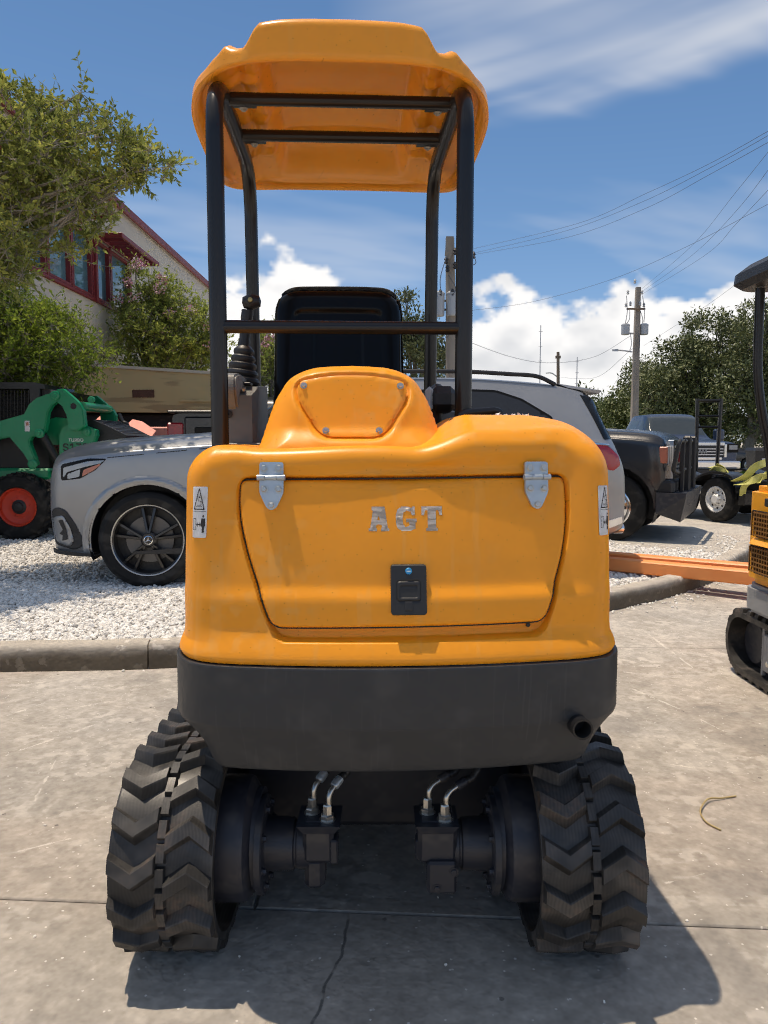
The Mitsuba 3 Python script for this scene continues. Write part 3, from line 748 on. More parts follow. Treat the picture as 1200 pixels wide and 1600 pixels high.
# warning stickers at both corners of the shell
def sticker(s0, mirror):
    w, h = 0.042, 0.110
    z0 = 1.046
    P_ = roundpoly([(s0, z0), (s0 + w, z0), (s0 + w, z0 + h), (s0, z0 + h)], 0.003, 3)
    k = part('warning_sticker', panel(P_, shell, 0.004, 0, 0.001, 0.0022), 'sticker_white', EX, smooth=True)
    ink = []
    def line(pts, t=0.0014, close=False):
        l = LineString([(s0 + a * w, z0 + b * h) for a, b in (pts + pts[:1] if close else pts)])
        ink.append(l.buffer(t / 2, cap_style=2, join_style=2))
    line([(.16, .56), (.84, .56), (.5, .965)], 0.0022, True)
    line([(.30, .61), (.70, .61)], 0.0012); line([(.36, .64), (.64, .64), (.64, .72), (.46, .72)], 0.001); line([(.46, .72), (.40, .79)], .001); line([(.46, .76), (.52, .83), (.58, .78)], 0.001)
    line([(.03, .515), (.97, .515)], 0.0009)
    line([(.12, .16), (.30, .16), (.30, .38), (.12, .38)], 0.0012, True)
    line([(.40, .26), (.60, .26)], 0.0022)
    for q in ([(.34, .26), (.43, .31), (.43, .21)], [(.66, .26), (.57, .31), (.57, .21)]):
        ink.append(Polygon([(s0 + a * w, z0 + b * h) for a, b in q]))
    c_ = (s0 + .80 * w, z0 + .425 * h)
    ink.append(Point(*c_).buffer(0.0032))
    ink.append(Polygon([(s0 + a * w, z0 + b * h) for a, b in [(.68, .38), (.92, .38), (.95, .22), (.90, .22), (.87, .34), (.87, .10), (.81, .10), (.80, .22), (.79, .10), (.73, .10), (.73, .34), (.70, .22), (.65, .22)]]))
    part('pictogram', cat(*[panel(g, shell, 0.003, 0, 0, 0.0031) for p_ in ink for g in getattr(p_, 'geoms', [p_]) if g.geom_type == 'Polygon' and g.area > 1e-8 and not g.interiors] +
                          [panel(Polygon(list(g.exterior.coords)), shell, 0.003, 0, 0, 0.0031) for p_ in ink for g in getattr(p_, 'geoms', [p_]) if False]), 'ink_black', k)
    # outlined shapes: cut rings into strips
    for p_ in ink:
        for g in getattr(p_, 'geoms', [p_]):
            if g.interiors:
                x0_, y0_, x1_, y1_ = g.bounds; mid = (y0_ + y1_) / 2
                for half in (shapely.box(x0_ - 1, y0_ - 1, (x0_ + x1_) / 2, y1_ + 1), shapely.box((x0_ + x1_) / 2, y0_ - 1, x1_ + 1, y1_ + 1)):
                    q = g.intersection(half)
                    for t_ in getattr(q, 'geoms', [q]):
                        if t_.geom_type == 'Polygon': part('outline', panel(t_, shell, 0.0016, 0, 0, 0.0031), 'ink_black', k)
sticker(-0.490, False)
sticker(0.464, True)

# counterweight
def build_counterweight():
    sg = np.unique(np.r_[np.linspace(_arc[0], -0.62, 30), np.linspace(-0.62, 0.62, 200), np.linspace(0.62, SMAX, 30)])
    P, N = plan(sg)
    prof = [(0.000, 0.40), (-0.004, 0.779), (0.002, 0.777), (0.004, 0.772), (0.004, 0.70), (0.004, 0.650), (0.001, 0.640), (-0.020, 0.572), (-0.030, 0.546), (-0.036, 0.539), (-0.09, 0.537), (-0.30, 0.537)]
    prof[0] = (-0.12, 0.779)
    rows = []
    cut = sst(0.40, 0.52, np.abs(sg)) * sst(0.95, 0.70, np.abs(sg))
    for o, z in prof:
        dz = 0.0
        k = sst(0.64, 0.55, z)
        zz = z + k * 0.022 * cut
        oo = o - k * 0.030 * cut
        q = P + N * np.broadcast_to(oo, sg.shape)[:, None]
        if o < -0.2: q = np.stack([np.clip(q[:, 0], -0.3, 0.3), np.full(len(sg), 0.5)], 1)
        rows.append(np.c_[q, np.broadcast_to(zz, sg.shape)])
    V = np.stack(rows, 1)
    return tm(V.reshape(-1, 3), grid_faces(len(sg), len(rows), flip=True))
hp(build_counterweight(), 'counterweight', 'counterweight_paint', smooth=22)
p0 = inv(at(905, 1133, 1.62))
ex_dir = np.array([0.0, -1, 0.0])
tb = tube([(p0[0] - 0.004, 0.10, p0[2] - 0.004), (p0[0], -0.004, p0[2])], 0.0225, 24, cap=False)
ti = tube([(p0[0], -0.004, p0[2]), (p0[0] - 0.004, 0.10, p0[2] - 0.004)], 0.0185, 24, cap=False); ti.invert()
rim = lathe([(0.0225, 0), (0.0185, 0)], (p0[0], -0.004, p0[2]), (0, -1, 0), 24)
ti2 = trimesh.Trimesh(ti.vertices, ti.faces[:, ::-1], process=False)
xp = hp(cat(tb, rim), 'exhaust_pipe', 'black_paint', smooth=40)
part('inner_wall', Hm(cat(ti2, lathe([(0.0185, 0.0), (0, 0.0)], (p0[0], 0.05, p0[2]), (0, -1, 0), 20))), 'ink_black', xp, smooth=40)

# hump behind the seat with its bolted inspection plate
HX = -0.107
hum = spline([(-0.235, 1.16), (-0.232, 1.21), (-0.218, 1.26), (-0.196, 1.33), (-0.176, 1.372), (-0.148, 1.408), (-0.09, 1.432), (0, 1.438)], 6)
hum = np.vstack([hum, np.c_[-hum[::-1][1:, 0], hum[::-1][1:, 1]]]); hum[:, 0] += HX
HUMP = Polygon(hum)
ACC = roundpoly([(HX - 0.133, 1.376), (HX - 0.05, 1.392), (HX + 0.05, 1.392), (HX + 0.133, 1.376), (HX + 0.131, 1.330), (HX + 0.074, 1.240), (HX - 0.074, 1.240), (HX - 0.131, 1.330)], [.028, .05, .05, .028, .04, .03, .03, .04], 8)
def hump_surf(x, z, o):
    y = 0.285 + 0.33 * (z - 1.22) + 0.10 * sst(1.27, 1.20, z) * -0.35
    return H(x, y - o * 0.95, z + o * 0.3)
def hump_feat(x, z, d):
    a, _ = sdf(ACC, x, z)
    return -0.009 * sst(0.007, 0.0, a) + 0.0022 * np.exp(-((a - 0.014) / 0.010) ** 2)
hm = panel(HUMP, hump_surf, 0.005, 0.085, 0.42, 0.075, hump_feat)
HU = part('rear_hump', hm, 'orange_paint', EX, smooth=50)
PLT = part('inspection_plate', panel(ACC.buffer(-0.0035), hump_surf, 0.006, 0.003, 0.004, 0.074), 'orange_paint', EX, smooth=40)
for bx_, bz_ in ((-0.114, 1.362), (0.114, 1.362), (-0.062, 1.256), (0.062, 1.256)):
    part('bolt', bolt(hump_surf(np.array(HX + bx_), np.array(bz_), np.array(0.074)), [sY, -cY, 0.33], 0.0056, 0.007), 'steel', PLT, smooth=25)
# paint chips along the crest of the shell on the right
rr = np.random.default_rng(3)
ch = []
for k in range(16):
    x = 0.235 + 0.10 * (k / 16) + rr.normal(0, 0.003); y = 0.30 + rr.normal(0, 0.01)
    z = ztop(np.array(x), np.array(y))
    w = rr.uniform(0.001, 0.004); hh_ = rr.uniform(0.002, 0.007)
    ch.append(hull(np.array([(x - w, y, z - .002), (x + w, y - .003, z - .002), (x + w * .6, y + .006, z - .002), (x + rr.normal(0, .003), y, z + hh_), (x - w * .5, y + .004, z + hh_ * .6)])))
hp(cat(*ch), 'paint_flake', 'sticker_white')
fr = inv(at(620, 655, 2.0))
# black grab loop and filler cap behind the crest
gl = [(0.17, 0.40, 1.28), (0.172, 0.40, 1.327), (0.28, 0.42, 1.335), (0.283, 0.42, 1.28)]
hp(tube(fillet(gl, 0.02), 0.010, 10), 'grab_handle', 'black_plastic', smooth=40)
hp(lathe([(0.033, 0), (0.033, 0.018), (0.026, 0.024), (0, 0.024)], (0.16, 0.30, 1.285), (0, 0, 1), 24), 'filler_cap', 'black_plastic', smooth=35)

# ROPS: two bent side loops with three cross bars
PR = 0.0225
XL, XR = -0.449, 0.187
YR, YF = 0.455, 1.262
ZR, ZF = 2.175, 2.185
for x in (XL, XR):
    pts = fillet([(x, YR, 1.20), (x, YR, ZR), (x, YF - 0.06, ZF), (x, YF, 1.30), (x, YF + 0.012, 0.95)], 0.16, 12)
    pts = np.vstack([np.linspace(pts[i], pts[i + 1], 3)[:-1] for i in range(len(pts) - 1)] + [pts[-1:]])
    hp(tube(pts, PR, 16), 'canopy_post', 'black_paint', smooth=60)
for y, z, r in ((YR, 1.548, 0.0168), (0.615, 2.178, 0.0168), (0.87, 2.181, 0.0168)):
    hp(tube([(XL, y, z), (XR, y, z)], r, 14), 'cross_bar', 'black_paint', smooth=60)

# canopy
CX, CHW, CY0, CY1 = -0.130, 0.414, 0.410, 1.420
def build_canopy():
    nu, nr = 220, 40
    a = np.arange(nu) * 2 * PI / nu
    ex = 4.2
    cx, cy = (CY0 + CY1) / 2, (CY1 - CY0) / 2
    ux = np.sign(np.cos(a)) * np.abs(np.cos(a)) ** (2 / ex); uy = np.sign(np.sin(a)) * np.abs(np.sin(a)) ** (2 / ex)
    def top(x, y):
        X, Y = x / CHW, (y - cx) / cy
        z = 2.300 - 0.030 * X ** 2 - 0.05 * np.maximum(0, -Y - 0.55) ** 2 - 0.020 * np.maximum(0, Y - 0.2) ** 1.5
        mid = (0.85 * sst(0.56, 0.455, np.abs(X)) + 0.15 * sst(0.60, 0.30, np.abs(X))) * sst(0.86, 0.55, Y)
        side = sst(0.80, 0.72, np.abs(X)) * sst(0.97, 0.86, np.abs(Y))
        return z - 0.062 + 0.062 * mid + 0.012 * side + 0.011 * np.exp(-((np.abs(X) - 0.655) / 0.030) ** 2) * sst(0.5, 0.2, Y) - 0.010 * sst(0.66, 0.76, np.abs(X))
    rows = []
    for t in np.linspace(0, 1, nr) ** 0.75 * 0.93:
        x, y = ux * t * CHW, cx + uy * t * cy
        rows.append(np.c_[x, y, top(x, y)])
    zt = rows[-1][:, 2].copy()
    Ybar = uy
    for t in np.linspace(0, 1, 9)[1:]:
        ph = t * PI / 2
        k = 0.93 + 0.07 * np.sin(ph)
        x, y = ux * k * CHW, cx + uy * k * cy
        rows.append(np.c_[x, y, zt - 0.030 * (1 - np.cos(ph))])
    zb = zt - 0.030
    drop = 0.055 + 0.0 * a
    low = 2.176 - 0.050 * np.abs(ux) ** 4 + 0.012 * sst(0.2, -0.7, uy) + 0.022 * sst(0.2, 1.0, uy)
    for t in np.linspace(0, 1, 5)[1:]:
        x, y = ux * (1.0 + 0.006 * t) * CHW, cx + uy * (1.0 + 0.006 * t) * cy
        rows.append(np.c_[x, y, zb + (low - zb) * t])
    zl = low
    x, y = ux * 0.985 * CHW, cx + uy * 0.985 * cy
    rows.append(np.c_[x, y, zl - 0.002]); rows.append(np.c_[ux * 0.968 * CHW, cx + uy * 0.968 * cy, zl + 0.006])
    def under(x, y):
        X, Y = x / CHW, (y - cx) / cy
        z = top(x, y) - 0.014
        a_ = sst(0.66, 0.60, np.abs(X)) * sst(0.03, 0.0, np.abs(np.abs(Y + 0.02) - 0.26) - 0.19)
        ribs = 0.018 * sst(0.05, 0.02, np.minimum(np.minimum(np.abs(Y + 0.62), np.abs(Y + 0.10)), np.abs(Y - 0.38))) * sst(0.82, 0.7, np.abs(X))
        return z - ribs
    x1, y1 = ux * 0.955 * CHW, cx + uy * 0.955 * cy
    z1 = under(ux * 0.9 * CHW, cx + uy * 0.9 * cy)
    for t in (0.4, 0.8): rows.append(np.c_[x1 * 1.0, y1, zl + (z1 - zl) * t])
    for t in np.linspace(1, 0, 46) ** 0.9 * 0.93:
        x, y = ux * t * CHW, cx + uy * t * cy
        rows.append(np.c_[x, y, under(x, y)])
    V = np.stack(rows, 1); V[..., 0] += CX
    return tm(V.reshape(-1, 3), grid_faces(nu, len(rows), wrap=True))
CN = hp(build_canopy(), 'canopy', 'orange_canopy', smooth=True)
for x, y in ((XL + 0.05, 0.645), (XR - 0.05, 0.645), (XL + 0.05, 0.90), (XR - 0.05, 0.90)):
    part('bolt', bolt(H(np.array(x), np.array(y), np.array(2.166)), [0, 0, -1], 0.008, 0.007), 'steel', CN, smooth=25)
    part('tab', Hm(bcx((x, y, 2.175), (0.07, 0.03, 0.006), 0.001)), 'black_paint', CN)

# seat
SX = -0.143
seat_o = roundpoly([(-0.20, 1.26), (0.20, 1.26), (0.195, 1.50), (0.192, 1.712), (-0.192, 1.712), (-0.195, 1.50)], [.02, .02, .05, .075, .075, .05], 8)
seat_o = affinity.translate(seat_o, SX, 0)
def seat_surf(x, z, o): return H(x, 0.74 + 0.16 * (z - 1.26) + 0.10 * ((x - SX) / 0.2) ** 2 * 0.25 - o, z)
rc1 = roundpoly([(SX - 0.075, 1.40), (SX + 0.075, 1.40), (SX + 0.072, 1.598), (SX - 0.072, 1.598)], .015, 4)
rc2 = roundpoly([(SX - 0.14, 1.36), (SX + 0.14, 1.36), (SX + 0.13, 1.645), (SX - 0.13, 1.645)], .02, 4)
def seat_feat(x, z, d):
    a, _ = sdf(rc1, x, z); b, _ = sdf(rc2, x, z)
    return -0.012 * sst(.006, -.006, a) - 0.008 * sst(.006, -.006, b)
ST = part('seat', panel(seat_o, seat_surf, 0.006, 0.03, 0.03, 0.03, seat_feat), 'black_gloss', EX, smooth=45, label='black seat with a glossy moulded back')
part('backrest_cushion', panel(seat_o.buffer(-0.002), lambda x, z, o: seat_surf(x, z, -o) + [0, 0.065, 0.012], 0.012, 0.03, 0.07, 0.03), 'grey_trim', ST, smooth=45)
hp(cat(bcx((SX, 1.0, 1.22), (0.44, 0.46, 0.11), 0.04)), 'seat_cushion', 'seat_vinyl', ST)
hp(bcx((SX, 0.98, 1.09), (0.40, 0.40, 0.15), 0.02), 'seat_base', 'black_plastic', ST)

# consoles with levers
def ip(u, v, y): return inv(at(u, v, y))
k0 = ip(362, 590, 2.42); k1 = ip(412, 590, 2.42)
con = hull([(x, y, z) for x, y, z in [(-0.52, .72, 1.05), (-0.395, .72, 1.05), (-0.385, .80, 1.42), (-0.50, .80, 1.42), (-0.385, 1.06, 1.44), (-0.52, 1.06, 1.44), (-0.52, 1.12, 1.05), (-0.39, 1.12, 1.05), (-0.40, .735, 1.39), (-0.49, .735, 1.39)]])
LC = hp(con, 'left_console', 'console_grey')
hp(bcx((-0.432, 0.80, 1.428), (0.05, 0.055, 0.008), 0.002), 'switch_panel', 'black_plastic', LC)
hp(lathe([(0.006, 0), (0.006, 0.008), (0, 0.008)], (-0.425, 0.752, 1.405), (0, -0.5, 1), 12), 'light_dot', 'steel', LC)
hp(lathe([(0.012, 0), (0.012, 0.008), (0.004, 0.009), (0, 0.004)], (-0.468, 0.735, 1.335), (0, -1, 0), 16), 'key_switch', 'black_plastic', LC)
hp(cat(bcx((-0.423, 0.722, 1.17), (0.10, 0.012, 0.16), 0.003)), 'cover_plate', 'console_grey', LC)
arm = prism(roundpoly([(0.60, 1.40), (0.615, 1.44), (0.70, 1.452), (0.90, 1.452), (0.90, 1.41), (0.70, 1.40), (0.65, 1.34)], .015, 4), 0.05, 'yz', (-0.478, 0, 0), 0.006)
hp(arm, 'armrest', 'console_grey', LC)
def bellows(c, tilt, r0=0.058, h=0.115):
    pr_ = []
    for k in range(5):
        z = h * k / 5; r = r0 * (1 - 0.11 * k)
        pr_ += [(r * 0.90, z), (r, z + h * 0.07), (r * 0.97, z + h * 0.14)]
    pr_ += [(r0 * 0.42, h), (r0 * 0.2, h * 1.12), (0.0, h * 1.15)]
    return lathe(pr_, c, tilt, 24)
JL = hp(bellows((-0.452, 0.90, 1.435), (0.10, 0.05, 1)), 'joystick', 'black_plastic', LC, smooth=40) if False else hp(bellows((-0.452, 0.90, 1.435), (0.10, 0.05, 1)), 'joystick_boot', 'black_plastic', LC, smooth=40)
hp(cat(tube(spline([(-0.443, 0.905, 1.545), (-0.436, 0.905, 1.60), (-0.428, 0.905, 1.665)], 5), [0.019] * 3 + [0.017] * 5 + [0.019] * 3, 14), lathe([(0, -0.03), (.017, -.026), (.024, -.008), (.024, .008), (.017, .026), (0, .03)], (-0.415, 0.90, 1.69), (1, 0, 0.1), 16)), 'joystick_grip', 'black_plastic', LC, smooth=45)
hp(lathe([(0.008, 0), (0.007, 0.006), (0, 0.007)], (-0.416, 0.876, 1.692), (0, -1, 0.1), 14), 'grip_button', 'brass', LC, smooth=45)

con2 = hull([(x, y, z) for x, y, z in [(0.10, .74, 1.05), (0.245, .74, 1.05), (0.11, .80, 1.345), (0.235, .80, 1.345), (0.11, 1.06, 1.36), (0.24, 1.06, 1.36), (0.24, 1.12, 1.05), (0.10, 1.12, 1.05)]])
RC = hp(con2, 'right_console', 'console_grey')
hp(bellows((0.175, 0.92, 1.35), (0.0, 0.1, 1), 0.05, 0.08), 'joystick_boot', 'black_plastic', RC, smooth=40)
hp(hull([(0.055, .80, 1.36), (0.075, .80, 1.345), (0.10, .80, 1.30), (0.13, .84, 1.28), (0.03, .80, 1.405), (0.085, .80, 1.415), (0.095, .86, 1.405), (0.04, .86, 1.41), (0.10, .86, 1.30), (0.14, .86, 1.36)]), 'belt_stalk', 'black_plastic', RC)
hp(cat(bcx((0.158, 0.70, 1.375), (0.085, 0.16, 0.075), 0.022)), 'armrest', 'black_plastic', RC)
hp(bcx((0.118, 0.655, 1.375), (0.020, 0.06, 0.07), 0.009), 'armrest_end', 'grey_trim', RC)
hp(tube([(0.15, 0.70, 1.35), (0.145, 0.72, 1.22)], 0.014, 10), 'armrest_stem', 'black_plastic', RC, smooth=40)

hp(bcx((0.0, 0.98, 0.90), (0.98, 0.98, 0.10), 0.02), 'floor', 'dark_metal')
hp(cat(bcx((0.0, 1.05, 0.62), (0.5, 0.30, 0.40), 0.03)), 'swing_frame', 'dark_metal')

# ------------------------------------------------------------------ undercarriage (world axes)
TX0, TX1, TW = -0.622, 0.592, 0.236
TY0, TY1, TR, TZ = 1.862, 3.02, 0.222, 0.247
def path_at(s):
    """track loop: place (y, z), direction; starts at the bottom rear and runs up round the rear"""
    Lf = TY1 - TY0; C = PI * TR; tot = 2 * Lf + 2 * C
    s = s % tot
    if s < C: a = -PI / 2 - s / TR; return (TY0 + TR * math.cos(a), TZ + TR * math.sin(a)), (math.sin(a), -math.cos(a)), (math.cos(a), math.sin(a))
    s -= C
    if s < Lf: return (TY0 + s, TZ + TR - 0.014 * math.sin(PI * s / Lf)), (1, 0), (0, 1)
    s -= Lf
    if s < C: a = PI / 2 - s / TR; return (TY1 + TR * math.cos(a), TZ + TR * math.sin(a)), (math.sin(a), -math.cos(a)), (math.cos(a), math.sin(a))
    s -= C
    return (TY1 - s, TZ - TR), (-1, 0), (0, -1)
TLEN = 2 * (TY1 - TY0) + 2 * PI * TR


def belt(xa, xb):
    n_ = 160; prof = [(0.0, -0.02), (0.0, -0.002), (0.006, 0.0), (TW - 0.006, 0.0), (TW, -0.002), (TW, -0.02), (0, -0.02)]
    V = []
    for k in range(n_):
        (y, z), t, nn = path_at(TLEN * k / n_)
        V.append([(xa + a, y + nn[0] * h, z + nn[1] * h) for a, h in prof])
    return tm(np.array(V).reshape(-1, 3), grid_faces(n_, len(prof), wrap=True, flip=True))


def frustum(bot, top, h, base=-0.006):
    """block between two outlines (a, t) with rounded shoulders"""
    bot, top = np.array(bot, float), np.array(top, float); n_ = len(bot)
    mid = bot * 0.20 + top * 0.80
    V = np.vstack([np.c_[bot, np.full(n_, base)], np.c_[mid, np.full(n_, h * 0.86)], np.c_[top, np.full(n_, h)]])
    f = []
    for L in (0, 1):
        for k in range(n_):
            q = (k + 1) % n_; f += [[L * n_ + k, L * n_ + q, (L + 1) * n_ + q], [L * n_ + k, (L + 1) * n_ + q, (L + 1) * n_ + k]]
    cap = trimesh.creation.triangulate_polygon(Polygon(top), engine='earcut')
    idx = [int(np.argmin(np.hypot(*(top - v).T))) + 2 * n_ for v in cap[0]]
    F = np.array(f); C = np.array([[idx[a] for a in t] for t in cap[1]])
    nz = np.cross(V[C[0][1]] - V[C[0][0]], V[C[0][2]] - V[C[0][0]])[2]
    if nz < 0: C = C[:, ::-1]
    ar = 0.5 * sum(bot[k][0] * bot[(k + 1) % n_][1] - bot[(k + 1) % n_][0] * bot[k][1] for k in range(n_))
    if ar < 0: F = F[:, ::-1]
    return trimesh.Trimesh(V, np.vstack([F, C]), process=False)


def chevron(w0, w1, apex, sign, th):
    """one half-width lug: a bent bar from w0 to w1 whose middle lies apex further along the track"""
    m_ = w0 + (w1 - w0) * 0.52
    c = [(w0, 0), (m_, -apex * sign), (w1, 0)]
    bot = [(a, t - th / 2) for a, t in c] + [(a, t + th / 2) for a, t in c[::-1]]
    k = 0.56
    d = 0.004
    c2 = [(w0 + d, 0), (m_, -apex * sign), (w1 - d, 0)]
    top = [(a, t - th / 2 * k) for a, t in c2] + [(a, t + th / 2 * k) for a, t in c2[::-1]]
    return frustum(bot, top, 0.0225)


NL = 38
pitch = TLEN / NL
lug_l = mikit.ply(chevron(0.001, 0.112, 0.033, 1, 0.054), 'track_rubber')
lug_r = mikit.ply(chevron(0.127, 0.235, 0.033, -1, 0.054), 'track_rubber')
blk_a = mikit.ply(frustum([(0.108, -0.022), (0.132, -0.022), (0.132, 0.022), (0.108, 0.022)], [(0.111, -0.019), (0.129, -0.019), (0.129, 0.019), (0.111, 0.019)], 0.014), 'track_rubber')
for xa in (TX0, TX1 - TW):
    TR_ = part('track', belt(xa, xa + TW), 'track_rubber', EX, smooth=40)
    ph = 0.02 if xa < 0 else 0.055
    def M(s):
        (y, z), t, nn = path_at(s)
        return T([[1, 0, 0, xa], [0, t[0], nn[0], y], [0, t[1], nn[1], z], [0, 0, 0, 1]])
    for k in range(NL):
        put('tread_lug', lug_l, TR_, M(ph + k * pitch)); put('tread_lug', lug_r, TR_, M(ph + (k + 0.42) * pitch))
        for q in range(2): put('tread_block', blk_a, TR_, M(ph + (k + 0.22 + 0.5 * q) * pitch))
    s_ = -1 if xa < 0 else 1
    inn = xa + TW if xa < 0 else xa                     # inner face of the track
    mid = xa + TW / 2
    fr_ = cat(bcx((mid, (TY0 + TY1) / 2, 0.25), (0.13, TY1 - TY0 - 0.35, 0.17), 0.02))
    part('track_frame', fr_, 'dark_metal', EX)
    part('idler', lathe([(0, -.05), (.10, -.05), (.19, -.035), (.196, 0), (.19, .035), (.10, .05), (0, .05)], (mid, TY1, TZ), (1, 0, 0), 36), 'dark_metal', EX, smooth=40)
    part('drive_sprocket', lathe([(0, -.06), (.16, -.05), (.196, -.03), (.198, 0.03), (.16, .05), (0, .06)], (mid, TY0, TZ), (1, 0, 0), 36), 'dark_metal', EX, smooth=40)
    # final drive
    ax = (-s_, 0, 0); c0 = (inn, TY0, TZ + 0.012)
    part('final_drive', lathe([(0.150, -0.03), (0.150, 0.040), (0.146, 0.052), (0.128, 0.064), (0.122, 0.066), (0.120, 0.080), (0.0, 0.080)], c0, ax, 48), 'drive_paint', EX, smooth=35)
    c1 = np.array([inn - s_ * 0.078, TY0 - 0.02, TZ + 0.005])
    TM = part('travel_motor', cat(lathe([(0.118, 0), (0.118, 0.014), (0.114, 0.017), (0.066, 0.017), (0.064, 0.030), (0.062, 0.085), (0.056, 0.088), (0.056, 0.092), (0.060, 0.095), (0.060, 0.125), (0, 0.125)], c1, ax, 40)), 'dark_metal', EX, smooth=35)
    for q in range(8):
        a = q * PI / 4 + 0.2
        part('bolt', bolt(c1 + [-s_ * 0.017, 0.098 * math.cos(a), 0.098 * math.sin(a)], ax, 0.0075, 0.010), 'dark_metal' if q % 2 else 'drive_paint', TM, smooth=25)
    # port block
    e = inn - s_ * (0.078 + 0.118)
    if s_ < 0:
        vb = cat(bcx((e + 0.030, TY0 - 0.03, 0.285), (0.075, 0.11, 0.105), 0.01), hull([(e - .02, TY0 - .10, .335), (e + .085, TY0 - .10, .335), (e - .02, TY0 + .01, .335), (e + .085, TY0 + .01, .335), (e - .005, TY0 - .09, .312), (e + .07, TY0 - .09, .312)]), bcx((e + 0.068, TY0 - 0.06, 0.262), (0.02, 0.05, 0.06), 0.004), bcx((e + 0.02, TY0 - 0.03, 0.2), (0.05, 0.09, 0.08), 0.012))
    else:
        vb = cat(bcx((e - 0.030, TY0 - 0.03, 0.285), (0.095, 0.11, 0.105), 0.01), hull([(e + .02, TY0 - .10, .335), (e - .085, TY0 - .10, .335), (e + .02, TY0 + .01, .335), (e - .085, TY0 + .01, .335), (e + .005, TY0 - .09, .312), (e - .07, TY0 - .09, .312)]), bcx((e - 0.020, TY0 - 0.065, 0.205), (0.07, 0.07, 0.08), 0.006), bcx((e - 0.073, TY0 - 0.05, 0.26), (0.02, 0.04, 0.05), 0.004))
    VB = part('port_block', vb, 'dark_metal', TM)
    for bz in ((0.222, 0.18) if s_ > 0 else ()):
        part('plug', bolt((e - 0.012 + (0.02 if bz > .2 else -0.02), TY0 - 0.10, bz), (0, -1, 0), 0.008, 0.006), 'dark_metal', VB)
    for q, (dx, dy) in enumerate(((0.012, -0.03), (0.052, -0.065))):
        px_ = e + (dx if s_ < 0 else -0.062 + dx - 0.002); b0 = np.array([px_, TY0 + dy, 0.335])
        part('hose_nut', cat(lathe([(0.017, 0), (0.017, 0.013), (0.015, 0.015), (0.012, 0.015), (0.012, 0.016), (0.0115, 0.037), (0.010, 0.040), (0.0, 0.040)], b0, (0, 0, 1), 6), lathe([(.020, 0), (.020, .003), (0, .003)], b0, (0, 0, 1), 16)), 'steel', VB, smooth=20)
        lean_ = 0.030 if True else 0
        top_ = b0 + [0.004, 0.0, 0.040]
        bend = spline([top_, top_ + [0.0, 0, .016], top_ + [.005 if s_ < 0 else .010, 0.006, .030], top_ + [.012 if s_ < 0 else .026, 0.014, .038]], 6)
        part('elbow', tube(bend, 0.0068, 12), 'steel', VB, smooth=50)
        d_ = bend[-1] - bend[-3]; d_ /= np.linalg.norm(d_)
        part('ferrule', lathe([(0, 0), (0.0105, 0), (0.0115, 0.004), (0.0115, 0.020), (0.0105, 0.026), (0, 0.026)], bend[-1], d_, 14), 'zinc' if s_ < 0 else 'dark_metal', VB, smooth=40)
        h0 = bend[-1] + d_ * 0.024
        if s_ < 0: hs = spline([h0, h0 + d_ * 0.03, h0 + [-0.005, 0.03, 0.08], h0 + [-0.03, 0.10, 0.17], h0 + [0.02, 0.25, 0.24]], 8)
        else: hs = spline([h0, h0 + d_ * 0.03, h0 + [0.06, 0.05, 0.07], h0 + [0.075, 0.10, 0.14], h0 + [0.0, 0.25, 0.24]], 8)
        hr = 0.0098 + 0.0007 * np.sin(np.arange(len(np.repeat(hs, 1, 0))) * 2.2)
        part('hose', tube(np.repeat(hs, 1, 0), hr, 10), 'black_plastic', VB, smooth=50)
# lower frame
part('lower_frame', cat(bcx((-0.015, 2.62, 0.30), (0.80, 0.90, 0.36), 0.02), bcx((-0.015, 2.20, 0.42), (0.46, 0.16, 0.17), 0.02), bcx((-0.015, 2.36, 0.50), (0.44, 0.44, 0.10), 0.02)), 'dark_metal', EX)
bl = prism(roundpoly([(3.33, 0.03), (3.36, 0.03), (3.40, 0.15), (3.36, 0.30), (3.33, 0.30), (3.365, 0.15)], .004, 3), 1.14, 'yz', (-0.585, 0, 0))
part('added_blade', bl, 'dark_metal', EX, smooth=30)  # unseen blade, added to help shade the ground under the machine
part('blade_arm', cat(bcx((-0.2, 3.0, 0.22), (0.06, 0.75, 0.08), 0.01), bcx((0.17, 3.0, 0.22), (0.06, 0.75, 0.08), 0.01)), 'dark_metal', EX)
# ------------------------------------------------------------------ vehicles
from scipy.interpolate import PchipInterpolator as PC
def paintcar(name, col, rough, metal, coat=1.0):
    return pr(name, proc(lambda p, n, uv: mix(col, [x * 0.9 for x in col], n3(p, 6.0, 2))), rough, metal=metal, spec=0.5, coat=coat, gloss=0.96)
paintcar('silver_paint', (0.30, 0.31, 0.32), 0.30, 0.55)
paintcar('black_car_paint', (0.010, 0.011, 0.014), 0.25, 0.0)
paintcar('blue_car_paint', (0.022, 0.040, 0.085), 0.28, 0.3)
paintcar('green_paint', (0.006, 0.25, 0.105), 0.34, 0.0, 0.3)
pr('dark_glass', (0.010, 0.011, 0.013), 0.05, spec=0.6, coat=0.4)
pr('pale_glass', (0.035, 0.045, 0.05), 0.06, spec=0.6, coat=0.3)
pr('lamp_clear', (0.26, 0.28, 0.30), 0.12, metal=0.5, coat=0.6)
pr('lamp_red', (0.34, 0.012, 0.02), 0.12, spec=0.6, coat=0.8)
pr('lamp_amber', (0.42, 0.13, 0.07), 0.2, spec=0.6, coat=0.8)
pr('rim_black', (0.014, 0.014, 0.015), 0.22, coat=0.5)
pr('rim_red', (0.56, 0.045, 0.016), 0.45)
pr('rim_white', (0.70, 0.70, 0.68), 0.4)
pr('wheel_steel', (0.55, 0.55, 0.56), 0.3, metal=0.9)
pr('disc_rim', (0.45, 0.45, 0.44), 0.3, metal=0.9)
